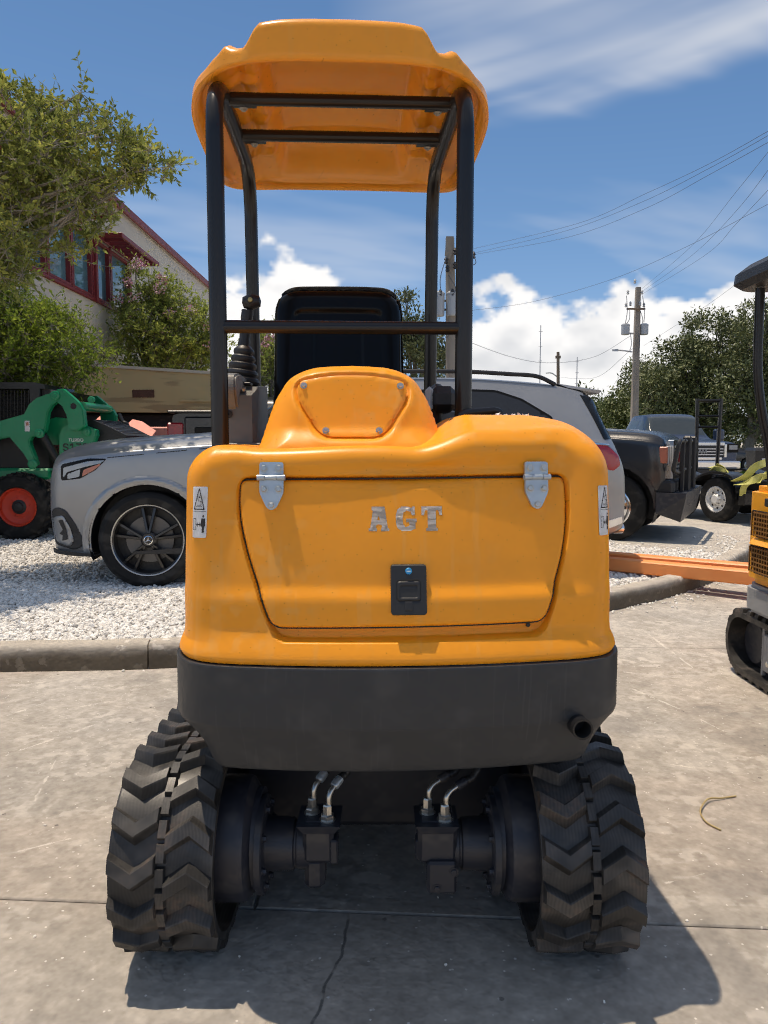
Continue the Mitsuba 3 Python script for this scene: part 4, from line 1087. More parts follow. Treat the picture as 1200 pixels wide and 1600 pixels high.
pr('disc_grey', (0.14, 0.135, 0.13), 0.45, metal=0.6)


class Car:
    """a body lofted through stations along its length; local x runs from the front to the rear, w sideways, z up"""
    def __init__(s, L, st):
        s.L = L
        st = np.array(st, float)                       # x, zb, zs, zr, wb, ws, wr
        s.f = [PC(st[:, 0], st[:, k]) for k in range(1, 7)]
    def prof(s, x):
        zb, zs, zr, wb, ws, wr = (f(x) for f in s.f)
        h = zs - zb
        cr = 0.028
        P = [(0 * x, zb), (wb * 0.86, zb), (wb * 0.97, zb + 0.02), (wb, zb + 0.07), (wb + (ws - wb) * 0.8, zb + h * 0.36), (ws + 0.006, zb + h * 0.62), (ws, zb + h * 0.84), (ws - 0.012, zs - 0.018), (ws - 0.035, zs + 0.004),
             ((ws - 0.035) * 0.55 + wr * 0.45, zs + (zr - zs) * 0.46), (wr + 0.012, zr - np.minimum(0.055, 0.25 * (zr - zs)) - 0.004), (wr - 0.05, zr - 0.004), (wr * 0.55, zr + cr * 0.7), (0 * x, zr + cr)]
        return np.stack([np.stack([np.broadcast_to(a, x.shape), np.broadcast_to(b, x.shape)], -1) for a, b in P], 1)    # (n, 14, 2)
    def fine(s, x, n=56):
        P = s.prof(x)
        # Catmull-Rom through the section
        q = np.concatenate([2 * P[:, :1] - P[:, 1:2], P, 2 * P[:, -1:] - P[:, -2:-1]], 1)
        d = np.r_[0, np.cumsum([.3, .15, .15, .5, .5, .5, .3, .2, .5, .5, .3, .6, .6])]; t = np.linspace(0, d[-1], n)
        i = np.clip(np.searchsorted(d, t, 'right') - 1, 0, 12); u = ((t - d[i]) / (d[i + 1] - d[i]))[None, :, None]
        a, b, c, e = q[:, i], q[:, i + 1], q[:, i + 2], q[:, i + 3]
        return 0.5 * (2 * b + (c - a) * u + (2 * a - 5 * b + 4 * c - e) * u * u + (3 * b - a - 3 * c + e) * u ** 3)
    def half(s, x, z):
        """half width of the body at (x, z)"""
        x, z = np.broadcast_arrays(np.asarray(x, float), np.asarray(z, float))
        F = s.fine(x.ravel(), 80); zz = z.ravel(); out = np.zeros(len(zz))
        for k in range(len(zz)):
            p = F[k, 14:66]
            o = np.maximum.accumulate(p[:, 1] + np.arange(52) * 1e-7)
            out[k] = np.interp(zz[k], o, p[:, 0])
        return out.reshape(x.shape)


def build_car(key, car, paint, M, wheels, R, rw=0.0, nx=150, glassy=None, arch_w=0.10, liner='black_plastic'):
    """body with open wheel arches; wheels: [(x, z)]; glassy: [(x0, x1, dz, name, bsdf)] bands of the upper body; M(x, w, z) places in the world"""
    xs = np.unique(np.r_[np.linspace(0, 0.25, 16), np.linspace(0.25, car.L - 0.25, nx), np.linspace(car.L - 0.25, car.L, 16)])
    F = car.fine(xs)
    F = np.concatenate([F, F[:, ::-1][:, 1:] * [-1, 1]], 1)                      # both sides
    nv = F.shape[1]
    X = np.broadcast_to(xs[:, None], F.shape[:2]).copy(); Wd = F[..., 0].copy(); Z = F[..., 1].copy()
    ws = car.f[4](xs)[:, None]
    kill = np.zeros(X.shape, bool)
    for wx, wz in wheels:
        r = np.hypot(X - wx, Z - wz)
        side = (np.abs(Wd) > 0.5 * ws) & (Z < wz + R + 0.12)
        m = side & (np.abs(r - R) < 0.035)
        k = R / np.maximum(r, 1e-6)
        X[m] = (wx + (X - wx) * k)[m]; Z[m] = (wz + (Z - wz) * k)[m]
        kill |= side & (r < R - 0.033)
    f = grid_faces(len(xs), nv)
    alive = ~kill.ravel()[f].any(1)
    f = f[alive]
    xr, wr_, zr_ = X.ravel(), Wd.ravel(), Z.ravel()
    ii = np.minimum(f // nv, len(xs) - 1)
    cx_, cz_ = xr[f].mean(1), zr_[f].mean(1)
    zsx = car.f[1](np.clip(cx_, 0, car.L))
    V = M(xr, wr_, zr_)
    taken = np.zeros(len(f), bool)
    det = np.dot(np.cross(M(1., 0., 0.) - M(0., 0., 0.), M(0., 1., 0.) - M(0., 0., 0.)), [0, 0, 1])
    fl = (lambda a: a[:, ::-1]) if det > 0 else (lambda a: a)
    for x0, x1, dz, wmax, name, bs in glassy or []:
        m = (cx_ > x0) & (cx_ < x1) & (cz_ > zsx + dz) & (np.abs(wr_[f]).max(1) < wmax) & ~taken
        taken |= m
        part(name, tm(V, fl(f[m])), bs, key, smooth=True)
    part('body', tm(V, fl(f[~taken])), paint, key, smooth=42)
    # end caps
    for e, nm in ((0, 'front_panel'), (len(xs) - 1, 'rear_panel')):
        P = np.stack([Wd[e], Z[e]], 1); c = P.mean(0)
        q = np.vstack([P, c]); n_ = len(P)
        ff = np.array([[k, (k + 1) % n_, n_] for k in range(n_)])
        m_ = tm(M(np.full(n_ + 1, xs[e]), q[:, 0], q[:, 1]), ff)
        part(nm, m_, paint, key, smooth=False)
    # arch liners
    for wx, wz in wheels:
        for sg in (-1, 1):
            a = np.linspace(-0.35, PI + 0.35, 40); hw = float(car.half(np.array(wx), np.array(wz + R * 0.9)))
            pts = [M(wx + (R + 0.005) * np.cos(a), np.full(40, sg * w), wz + (R + 0.005) * np.sin(a)) for w in (hw - 0.012, hw - 0.34)]
            v = np.vstack([*pts, M(wx, sg * (hw - 0.34), wz)[None]])
            ff = [[k, k + 1, 41 + k] for k in range(39)] + [[k, 41 + k, 40 + k] for k in range(39)] + [[40 + k, 41 + k, 80] for k in range(39)]
            part('arch_liner', tm(v, ff), liner, key)
    return key


def side_patch(key, car, M, poly, bs, name, off=0.004, sgn=-1, h=0.03, r=0.0, skirt=0.012, label=None, parent=None, smooth=35):
    def sf(x, z, o): return M(x, sgn * (car.half(x, z) + o), z)
    m = panel(poly if hasattr(poly, 'geom_type') else Polygon(poly), sf, h, r, skirt, off)
    d = np.dot(np.cross(M(1., 0., 0.) - M(0., 0., 0.), [0, 0, 1.0]), M(0., float(sgn), 0.) - M(0., 0., 0.))
    if d < 0: m.invert()
    return part(name, m, bs, parent or key, smooth, label=label)


def tyre(c, axis, R, r, w, n=56):
    """tyre turned about the axle"""
    return lathe([(r, -w / 2 + 0.012), (r + 0.012, -w / 2), (r + (R - r) * 0.55, -w / 2 - 0.006), (R - 0.022, -w / 2 + 0.006), (R - 0.004, -w / 2 + 0.028), (R, -w * 0.25), (R, w * 0.25), (R - 0.004, w / 2 - 0.028), (R - 0.022, w / 2 - 0.006), (r + (R - r) * 0.55, w / 2 + 0.006), (r + 0.012, w / 2), (r, w / 2 - 0.012), (r - .01, -w / 2 + 0.012)][:-1] + [(r, -w / 2 + 0.012)], c, axis, n)


def frame_of(axis):
    ax = np.asarray(axis, float); ax /= np.linalg.norm(ax); a = np.cross([0, 0, 1.0], ax); a /= np.linalg.norm(a)
    return ax, a, np.array([0, 0, 1.0])


def spokes(c, axis, pairs, r0, r1, w, dep, twist=0.09):
    ax, a, b = frame_of(axis); ms = []
    for k in range(pairs):
        for q in (-1, 1):
            t0 = 2 * PI * k / pairs + 0.3 + q * 0.10; t1 = 2 * PI * k / pairs + 0.3 + q * (0.10 + twist)
            p0 = np.asarray(c) + (a * math.cos(t0) + b * math.sin(t0)) * r0 + ax * dep; p1 = np.asarray(c) + (a * math.cos(t1) + b * math.sin(t1)) * r1 + ax * (dep * 0.4 + 0.02)
            d = (p1 - p0) / np.linalg.norm(p1 - p0); s_ = np.cross(ax, d)
            pts = []
            for p, ww in ((p0, w * 0.8), (p1, w * 1.15)):
                for e in (-1, 1): pts += [p + s_ * e * ww, p + s_ * e * ww * 0.6 + ax * 0.016, p + s_ * e * ww - ax * 0.03]
            ms.append(hull(pts))
    return cat(*ms)


# ---- silver estate SUV parked on the gravel, front to the left
GZ = 0.088                                                       # gravel level
SUV = thing('silver_suv', 'silver grey SUV with black multi-spoke wheels parked on the white gravel right behind the excavator', 'SUV')
yw = math.radians(6.5); X0, Y0 = -2.735, 6.02
cs, sn = math.cos(yw), math.sin(yw)
SW = 0.97
def MS(x, w, z):
    x, w, z = np.broadcast_arrays(np.asarray(x, float), np.asarray(w, float), np.asarray(z, float))
    a, b = x, w + SW
    return np.stack([X0 + a * cs - b * sn, Y0 + a * sn + b * cs, z + GZ - 0.01], -1)
suv = Car(4.93, [
    # x     zb     zs     zr     wb    ws    wr
    (0.00, 0.34, 0.72, 0.82, 0.52, 0.60, 0.50),
    (0.03, 0.30, 0.88, 1.00, 0.64, 0.70, 0.60),
    (0.10, 0.26, 1.00, 1.085, 0.76, 0.81, 0.68),
    (0.25, 0.25, 1.06, 1.145, 0.86, 0.905, 0.74),
    (0.50, 0.26, 1.09, 1.185, 0.93, 0.955, 0.77),
    (0.85, 0.27, 1.12, 1.215, 0.955, 0.968, 0.78),
    (1.35, 0.27, 1.155, 1.25, 0.955, 0.965, 0.78),
    (1.55, 0.27, 1.165, 1.32, 0.955, 0.965, 0.74),
    (2.20, 0.27, 1.18, 1.675, 0.955, 0.965, 0.66),
    (2.60, 0.27, 1.185, 1.725, 0.955, 0.965, 0.655),
    (3.40, 0.27, 1.195, 1.735, 0.955, 0.967, 0.655),
    (4.10, 0.28, 1.20, 1.705, 0.95, 0.965, 0.64),
    (4.50, 0.30, 1.195, 1.655, 0.93, 0.945, 0.60),
    (4.66, 0.34, 1.18, 1.60, 0.90, 0.91, 0.57),
    (4.80, 0.38, 1.10, 1.36, 0.86, 0.86, 0.56),
    (4.90, 0.42, 0.92, 1.08, 0.80, 0.80, 0.55),
    (4.93, 0.46, 0.80, 0.90, 0.74, 0.74, 0.52)])
WF, WR_, WZ = (0.845, 0.392), (3.84, 0.392), 0.392
build_car(SUV, suv, 'silver_paint', MS, [WF, WR_], 0.455, glassy=[(1.62, 2.16, 0.03, 0.80, 'windshield', 'dark_glass'), (4.60, 4.79, 0.03, 0.66, 'rear_window', 'dark_glass')])
axn = MS(0., -1., 0.) - MS(0., 0., 0.)
def suv_wheel(wx, sg):
    c = MS(wx, sg * (SW - 0.125), WZ); ax = axn * (1 if sg < 0 else -1)
    k = part('wheel', tyre(c, ax, 0.392, 0.285, 0.26), 'tyre_rubber', SUV, smooth=30)
    part('rim', cat(lathe([(0.284, -0.10), (0.27, -0.09), (0.262, 0.06), (0.268, 0.112), (0.280, 0.122), (0.288, 0.118)], c, ax, 56), spokes(c, ax, 5, 0.055, 0.272, 0.015, 0.085), lathe([(0.062, 0.045), (0.062, 0.088), (0.05, 0.098), (0.036, 0.098)], c, ax, 30)), 'rim_black', k, smooth=30)
    part('rim_edge', lathe([(0.279, 0.1215), (0.283, 0.1255), (0.288, 0.1255), (0.291, 0.118)], c, ax, 64), 'disc_rim', k, smooth=60)
    part('brake_disc', lathe([(0.19, 0.0), (0.19, 0.018), (0.06, 0.018)], c, ax, 40), 'disc_grey', k, smooth=30)
    part('back_plate', lathe([(0.272, -0.02), (0.0, -0.02)], c, ax, 40), 'ink_black', k)
    fx, fa, fb = frame_of(ax)
    hubm = [lathe([(0.036, 0.099), (0.036, 0.104), (0.030, 0.106), (0.030, 0.102)], c, ax, 28)]
    for q in range(3):
        t = PI / 2 + q * 2 * PI / 3; d = fa * math.cos(t) + fb * math.sin(t); s_ = np.cross(fx, d)
        o = c + fx * 0.103
        hubm.append(hull([o + d * 0.031, o + d * 0.031 + fx * 0.002, o + s_ * 0.006, o - s_ * 0.006, o + fx * 0.004]))
    part('hub_cap', lathe([(0.035, 0.098), (0.030, 0.102), (0, 0.102)], c, ax, 24), 'rim_black', k, smooth=30)
    part('hub_emblem', cat(*hubm), 'chrome', k, label='silver three-pointed star in a ring on the hub')
for sg in (-1, 1):
    for wx in (WF[0], WR_[0]): suv_wheel(wx, sg)
# wheel arch lips
for wx in (WF[0], WR_[0]):
    a = np.linspace(-0.25, PI + 0.2, 44)
    ro, ri = 0.520, 0.449
    pg = Polygon(list(zip(wx + ro * np.cos(a), WZ + ro * np.sin(a))) + list(zip(wx + ri * np.cos(a[::-1]), WZ + ri * np.sin(a[::-1]))))
    pg = pg.intersection(shapely.box(0, 0.30, 5, 2))
    side_patch(SUV, suv, MS, max(getattr(pg, 'geoms', [pg]), key=lambda g: g.area), 'silver_paint', 'arch_flare', 0.022, h=0.02, r=0.012, skirt=0.02)
# headlamp, intake, windows, lamps, seams
hl = roundpoly([(0.165, 1.000), (0.40, 1.050), (0.545, 1.048), (0.45, 0.955), (0.33, 0.890), (0.165, 0.872)], .02, 4)
HL = side_patch(SUV, suv, MS, hl, 'black_gloss', 'headlight', 0.005, h=0.012)
side_patch(SUV, suv, MS, roundpoly([(0.19, 0.975), (0.40, 1.028), (0.53, 1.036), (0.50, 1.012), (0.38, 0.985), (0.22, 0.94), (0.20, 0.90), (0.185, 0.90)], .008, 3), 'lamp_clear', 'light_guide', 0.010, h=0.012, parent=HL)
side_patch(SUV, suv, MS, roundpoly([(0.225, 0.925), (0.335, 0.965), (0.325, 0.905), (0.225, 0.885)], .01, 3), 'lamp_clear', 'lens', 0.009, h=0.012, parent=HL)
side_patch(SUV, suv, MS, roundpoly([(0.36, 0.96), (0.52, 1.018), (0.44, 0.955), (0.345, 0.905)], .008, 3), 'lamp_amber', 'turn_lamp', 0.009, h=0.012, parent=HL)
it = roundpoly([(0.045, 0.625), (0.12, 0.66), (0.20, 0.635), (0.27, 0.53), (0.335, 0.40), (0.32, 0.34), (0.26, 0.315), (0.07, 0.35), (0.05, 0.5)], .03, 4)
IT = side_patch(SUV, suv, MS, it, 'black_plastic', 'bumper_intake', 0.004, h=0.012)
side_patch(SUV, suv, MS, roundpoly([(0.06, 0.57), (0.17, 0.595), (0.225, 0.50), (0.255, 0.385), (0.22, 0.34), (0.09, 0.37), (0.065, 0.44)], .03, 4), 'silver_paint', 'intake_frame', 0.018, h=0.012, r=0.008, parent=IT)
side_patch(SUV, suv, MS, roundpoly([(0.125, 0.55), (0.165, 0.56), (0.19, 0.49), (0.205, 0.40), (0.15, 0.385), (0.16, 0.43), (0.125, 0.44), (0.165, 0.475)], .008, 3), 'ink_black', 'intake_opening', 0.024, h=0.012, parent=IT)
side_patch(SUV, suv, MS, [(0.03, 0.275), (0.40, 0.262), (0.40, 0.285), (0.03, 0.31)], 'black_plastic', 'front_lip', 0.012, h=0.02)
for poly, nm in (([(1.78, 1.235), (2.42, 1.245), (2.42, 1.60), (2.22, 1.575)], 'side_window'), ([(2.50, 1.245), (3.36, 1.25), (3.40, 1.635), (2.50, 1.61)], 'side_window'), ([(3.46, 1.255), (4.34, 1.27), (4.22, 1.40), (3.98, 1.555), (3.76, 1.628), (3.47, 1.636)], 'rear_quarter_window')):
    k = side_patch(SUV, suv, MS, roundpoly(poly, .02, 4), 'black_gloss', 'window_trim', 0.004, h=0.035)
    side_patch(SUV, suv, MS, roundpoly(poly, .02, 4).buffer(-0.022), 'dark_glass', nm, 0.008, h=0.035, parent=k)
side_patch(SUV, suv, MS, roundpoly([(4.42, 1.165), (4.70, 1.15), (4.82, 1.06), (4.84, 0.98), (4.76, 0.93), (4.50, 0.99)], .02, 4), 'lamp_red', 'tail_lamp', 0.008, h=0.02, r=0.006)
side_patch(SUV, suv, MS, [(4.42, 1.180), (4.72, 1.163), (4.72, 1.153), (4.42, 1.170)], 'chrome', 'tail_trim', 0.012, h=0.02)
side_patch(SUV, suv, MS, [(4.555, 1.60), (4.655, 1.575), (4.80, 1.21), (4.68, 1.20)], 'black_gloss', 'rear_pillar_trim', 0.006, h=0.03)
for p_ in ([(1.50, 0.50), (1.507, 0.50), (1.577, 1.17), (1.57, 1.17)], [(2.455, 0.36), (2.462, 0.36), (2.462, 1.2), (2.455, 1.2)], [(3.42, 0.85), (3.427, 0.85), (3.427, 1.2), (3.42, 1.2)], [(0.545, 1.052), (1.55, 1.148), (1.55, 1.154), (0.545, 1.058)]):
    side_patch(SUV, suv, MS, p_, 'ink_black', 'panel_seam', 0.0025, h=0.05, skirt=0.004)
for p_ in ([(2.15, 1.0), (2.38, 1.005), (2.38, 1.03), (2.15, 1.025)], [(3.1, 1.01), (3.33, 1.015), (3.33, 1.04), (3.1, 1.035)]):
    side_patch(SUV, suv, MS, p_, 'silver_paint', 'door_handle', 0.025, h=0.03, r=0.008)
side_patch(SUV, suv, MS, [(0.43, 0.285), (1.3, 0.28), (3.4, 0.28), (3.4, 0.34), (1.3, 0.34)], 'black_plastic', 'sill_trim', 0.008, h=0.06)
for sg in (-1, 1):
    zz = lambda x: float(suv.f[2](x))
    pts = [MS(x, sg * (float(suv.f[5](x)) - 0.03), zz(x) + (0.055 if 2.35 < x < 4.2 else 0.005)) for x in (2.05, 2.2, 2.5, 3.0, 3.5, 3.9, 4.15, 4.32)]
    part('roof_rail', tube(spline(pts, 6), 0.019, 10), 'black_plastic', SUV, smooth=50)
    part('rail_foot', cat(*[hull([MS(x + a, sg * (float(suv.f[5](x)) - 0.03 + b), zz(x) + c) for a in (-0.05, 0.05) for b in (-.012, .012) for c in (-0.01, 0.06)]) for x in (2.3, 3.2)]), 'black_plastic', SUV)
spo = hull([MS(x, w, z) for x, w, z in [(4.35, -.56, 1.70), (4.35, .56, 1.70), (4.78, -.52, 1.645), (4.78, .52, 1.645), (4.76, -.52, 1.615), (4.76, .52, 1.615), (4.45, -.58, 1.66), (4.45, .58, 1.66)]])
part('roof_spoiler', spo, 'silver_paint', SUV, smooth=30)
mr = hull([MS(x, w, z) for x, w, z in [(1.80, -1.0, 1.20), (1.80, -1.17, 1.21), (1.95, -1.18, 1.20), (1.95, -1.0, 1.19), (1.83, -1.0, 1.34), (1.83, -1.15, 1.35), (1.95, -1.16, 1.36), (1.95, -1.0, 1.34)]])
part('side_mirror', mr, 'silver_paint', SUV, smooth=40)
for w in (-0.62, -0.52):
    part('exhaust_tip', tube([MS(4.80, w, 0.40), MS(4.97, w, 0.40)], 0.045, 16, cap=False), 'chrome', SUV, smooth=50)
side_patch(SUV, suv, MS, [(4.42, 0.36), (4.88, 0.47), (4.87, 0.53), (4.42, 0.44)], 'chrome', 'bumper_trim', 0.006, h=0.03)
bk = [hull([MS(0.015 + 0.02 * q, w, z) for q in (0, 1) for w in (-.5, .5) for z in (0.70 + .07 * k, 0.745 + .07 * k)]) for k in range(3)]
part('front_grille', cat(*bk), 'black_plastic', SUV)

# ---- black pickup at the right, front to the right
def truck_frame(X0, Y0, yaw, W, gz):
    c, s = math.cos(yaw), math.sin(yaw)
    def M(x, w, z):
        x, w, z = np.broadcast_arrays(np.asarray(x, float), np.asarray(w, float), np.asarray(z, float))
        return np.stack([X0 + x * c - w * s, Y0 + x * s + w * c, z + gz], -1)
    return M
def pickup_stations(L=5.8, hood=1.17, roof=1.90, bed=1.38, lift=0.10):
    l = lift
    return [(0.00, 0.45 + l, 0.98 + l, 1.05 + l, 0.90, 0.93, 0.86), (0.04, 0.42 + l, 1.06 + l, 1.13 + l, 0.94, 0.97, 0.88), (0.20, 0.40 + l, 1.10 + l, hood + l, 0.97, 1.0, 0.88), (0.9, 0.40 + l, 1.15 + l, hood + 0.05 + l, 0.98, 1.0, 0.86),
            (1.40, 0.38 + l, 1.18 + l, hood + 0.09 + l, 0.98, 1.0, 0.84), (1.50, 0.38 + l, 1.19 + l, hood + 0.14 + l, 0.98, 1.0, 0.82), (2.15, 0.38 + l, 1.22 + l, roof - 0.10 + l, 0.98, 0.99, 0.70), (2.45, 0.38 + l, 1.23 + l, roof - 0.02 + l, 0.98, 0.99, 0.69),
            (3.3, 0.38 + l, 1.24 + l, roof - 0.02 + l, 0.98, 0.99, 0.69), (3.62, 0.38 + l, 1.25 + l, roof - 0.10 + l, 0.98, 0.99, 0.70), (3.78, 0.40 + l, 1.25 + l, bed + 0.02 + l, 0.98, 0.99, 0.90), (3.84, 0.42 + l, 1.25 + l, bed + l, 0.98, 0.99, 0.92), (L - .05, 0.48 + l, 1.25 + l, bed + l, 0.98, 0.99, 0.92), (L, 0.50 + l, 1.22 + l, bed - 0.02 + l, 0.96, 0.97, 0.91)]
def simple_wheel(key, c, ax, R, r, w, rimb, holes=8, tb='tyre_rubber', nm='wheel'):
    k = part(nm, tyre(c, ax, R, r, w, 44), tb, key, smooth=30)
    fx, fa, fb = frame_of(ax)
    ms = [lathe([(r + .004, w / 2 - .03), (r + .004, w / 2 - .008), (r - 0.012, w / 2 - 0.004), (r - 0.02, w / 2 - 0.03), (r * 0.80, w / 2 - 0.07), (r * 0.52, w / 2 - 0.05), (r * 0.45, w / 2 - 0.02), (r * 0.36, w / 2 + 0.0), (r * 0.30, w / 2 + .02), (0, w / 2 + .02)], c, ax, 40)]
    part('rim', cat(*ms), rimb, k, smooth=30)
    hs = [lathe([(r * 0.085, w / 2 - 0.052), (0, w / 2 - 0.05)], np.asarray(c) + (fa * math.cos(t) + fb * math.sin(t)) * r * 0.68, ax, 12) for t in np.arange(holes) * 2 * PI / holes]
    hs2 = [lathe([(r * 0.055, w / 2 - 0.03), (r * .055, w / 2 + 0.0), (0, w / 2 + 0.002)], np.asarray(c) + (fa * math.cos(t) + fb * math.sin(t)) * r * 0.44, ax, 8) for t in np.arange(8) * 2 * PI / 8]
    part('rim_holes', cat(*hs), 'ink_black', k); part('wheel_nuts', cat(*hs2), 'steel', k)
    return k
BT = thing('black_pickup', 'black pickup with chrome grille and black grille guard behind the silver SUV', 'pickup truck')
yb = math.radians(180 - 27.0)
MB = truck_frame(3.23 + 0.454, 8.85 + 0.891, yb, 1.0, 0.075)
bt = Car(5.8, pickup_stations(hood=1.19))
build_car(BT, bt, 'black_car_paint', MB, [(0.60, 0.41), (4.6, 0.41)], 0.50, glassy=[(1.56, 2.12, 0.03, 0.85, 'windshield', 'dark_glass')])
bax = MB(0., 1., 0.) - MB(0., 0., 0.)
for wx in (0.60, 4.6):
    for sg in (-1, 1): simple_wheel(BT, MB(wx, sg * 0.87, 0.41), bax * sg, 0.41, 0.235, 0.28, 'chrome')
for p_ in ([(1.78, 1.37), (2.55, 1.38), (2.55, 1.86), (2.3, 1.83)], [(2.65, 1.38), (3.5, 1.39), (3.4, 1.86), (2.65, 1.87)]):
    side_patch(BT, bt, MB, roundpoly(p_, .03, 4), 'dark_glass', 'side_window', 0.004, sgn=1, h=0.05)
for sg in (1, -1):
    a = np.linspace(0.0, PI, 40)
    pg = Polygon(list(zip(0.60 + 0.55 * np.cos(a), 0.41 + 0.55 * np.sin(a))) + list(zip(0.60 + 0.495 * np.cos(a[::-1]), 0.41 + 0.495 * np.sin(a[::-1]))))
    side_patch(BT, bt, MB, pg, 'black_car_paint', 'arch_flare', 0.02, sgn=sg, h=0.03, skirt=.02)
def fbox(M, x0, x1, w0, w1, z0, z1, c=0.01):
    lo = bx((x0, w0, z0), (x1, w1, z1), c); v = np.asarray(lo.vertices); return hull(M(v[:, 0], v[:, 1], v[:, 2]))
part('grille_frame', cat(fbox(MB, -0.06, 0.02, -0.62, 0.62, 1.17, 1.21), fbox(MB, -0.06, 0.02, -0.62, 0.62, 0.74, 0.79), fbox(MB, -0.06, 0.02, -0.66, -0.60, 0.74, 1.21), fbox(MB, -0.06, 0.02, 0.60, 0.66, 0.74, 1.21)), 'chrome', BT)
for k in range(7): part('grille_bar', fbox(MB, -0.045, 0.0, -0.60, 0.60, 0.815 + k * 0.05, 0.845 + k * 0.05, .004), 'wheel_steel', BT)
fx_ = MB(0., 1., 0.) - MB(0., 0., 0.)
part('grille_letters', place_text(letters('GMC', 0.13, 0.012, True), MB(-0.07, -0.20, 0.94), fx_, (0, 0, 1)), 'lamp_red', BT)
for sg in (-1, 1):
    part('headlight', fbox(MB, -0.03, 0.16, sg * 0.68, sg * 0.88, 0.92, 1.14), 'lamp_clear', BT)
    part('side_lamp', fbox(MB, -0.02, 0.07, sg * 0.905, sg * 0.98, 0.94, 1.13), 'lamp_amber', BT)
part('bumper', fbox(MB, -0.10, 0.10, -0.96, 0.96, 0.58, 0.74, .03), 'black_plastic', BT)
GG = part('grille_guard', cat(*[tube(fillet([MB(-0.14, sg * 0.62, 0.62), MB(-0.15, sg * 0.62, 1.20), MB(-0.15, sg * 0.96, 1.20), MB(-0.09, sg * 0.98, 0.86), MB(-0.12, sg * 0.66, 0.82)], 0.06), 0.026, 10) for sg in (-1, 1)],
     tube([MB(-0.16, -0.62, 1.20), MB(-0.16, 0.62, 1.20)], 0.026, 10), tube([MB(-0.16, -0.62, 0.86), MB(-0.16, 0.62, 0.86)], 0.02, 10),
     *[fbox(MB, -0.22, -0.12, sg * 0.30, sg * 0.36, 0.40, 1.26, 0.02) for sg in (-1, 1)], *[fbox(MB, -0.18, -0.13, sg * 0.63, sg * 0.67, 0.5, 1.22, 0.01) for sg in (-1, 1)]), 'black_plastic', BT)
part('step_bumper', cat(hull(np.vstack([MB(np.array(a), np.array(b), np.array(c)) for a, b, c in [([-0.24] * 4, [-1.0, 1.0, 1.0, -1.0], [.60, .60, .56, .56]), ([-0.18] * 4, [-.92, .92, .92, -.92], [.26, .26, .30, .30]), ([0.08] * 4, [-1.03, 1.03, 1.03, -1.03], [.60, .60, .36, .36])]]))), 'dark_metal', BT)

# ---- blue pickup facing the camera far behind
RT = thing('blue_pickup', 'dark blue pickup facing the camera with a wide chrome grille beyond the black trailer', 'pickup truck')
MR = truck_frame(at(1090, 700, 20.5)[0], 20.3, math.radians(90), 1.0, 0.02)
rt = Car(5.8, pickup_stations(hood=1.16, roof=1.97))
build_car(RT, rt, 'blue_car_paint', MR, [(0.95, 0.41), (4.6, 0.41)], 0.50, nx=90, glassy=[(1.54, 2.14, 0.02, 0.83, 'windshield', 'pale_glass')])
rax = MR(0., 1., 0.) - MR(0., 0., 0.)
for wx in (0.95, 4.6):
    for sg in (-1, 1): simple_wheel(RT, MR(wx, sg * 0.87, 0.41), rax * sg, 0.41, 0.24, 0.27, 'chrome')
part('grille_surround', cat(*[fbox(MR, -0.07, 0.05, a, b, c, d, .02) for a, b, c, d in ((-0.62, 0.62, 1.16, 1.25), (-0.56, 0.56, 0.78, 0.86), (-0.68, -0.58, 0.84, 1.2), (0.58, 0.68, 0.84, 1.2))]), 'chrome', RT)
part('grille_back', fbox(MR, -0.03, 0.02, -0.58, 0.58, 0.85, 1.17), 'ink_black', RT)
for k in range(3): part('grille_bar', fbox(MR, -0.06, -0.02, -0.58, 0.58, 0.91 + 0.075 * k, 0.94 + 0.075 * k, .004), 'wheel_steel', RT)
part('grille_letters', place_text(letters('RAM', 0.11, 0.012, True), MR(-0.075, 0.20, 0.955), -rax, (0, 0, 1)), 'lamp_clear', RT)
for sg in (-1, 1):
    k = part('headlight', fbox(MR, -0.05, 0.20, sg * 0.68, sg * 0.98, 0.98, 1.20), 'black_gloss', RT)
    part('lens', fbox(MR, -0.06, 0.15, sg * 0.72, sg * 0.95, 1.05, 1.17), 'lamp_clear', k)
    part('side_mirror', fbox(MR, 1.62, 1.78, sg * 1.05, sg * 1.34, 1.30, 1.62, .04), 'chrome' if sg > 0 else 'blue_car_paint', RT)
    side_patch(RT, rt, MR, roundpoly([(1.78, 1.38), (2.55, 1.39), (2.55, 1.90), (2.3, 1.87)], .03, 4), 'pale_glass', 'side_window', 0.004, sgn=sg, h=0.06)
    side_patch(RT, rt, MR, roundpoly([(2.65, 1.39), (3.5, 1.40), (3.4, 1.90), (2.65, 1.90)], .03, 4), 'pale_glass', 'side_window', 0.004, sgn=sg, h=0.06)
part('bumper', fbox(MR, -0.20, 0.12, -1.0, 1.0, 0.56, 0.76, .04), 'chrome', RT)
part('lower_bumper', fbox(MR, -0.14, 0.12, -0.96, 0.96, 0.36, 0.56, .03), 'black_plastic', RT)
for w in (-0.42, 0.0, 0.42):
    part('wiper', tube([MR(1.56, w, 1.40), MR(1.72, w + 0.28, 1.50)], 0.008, 6), 'ink_black', RT) if w != 0 else None

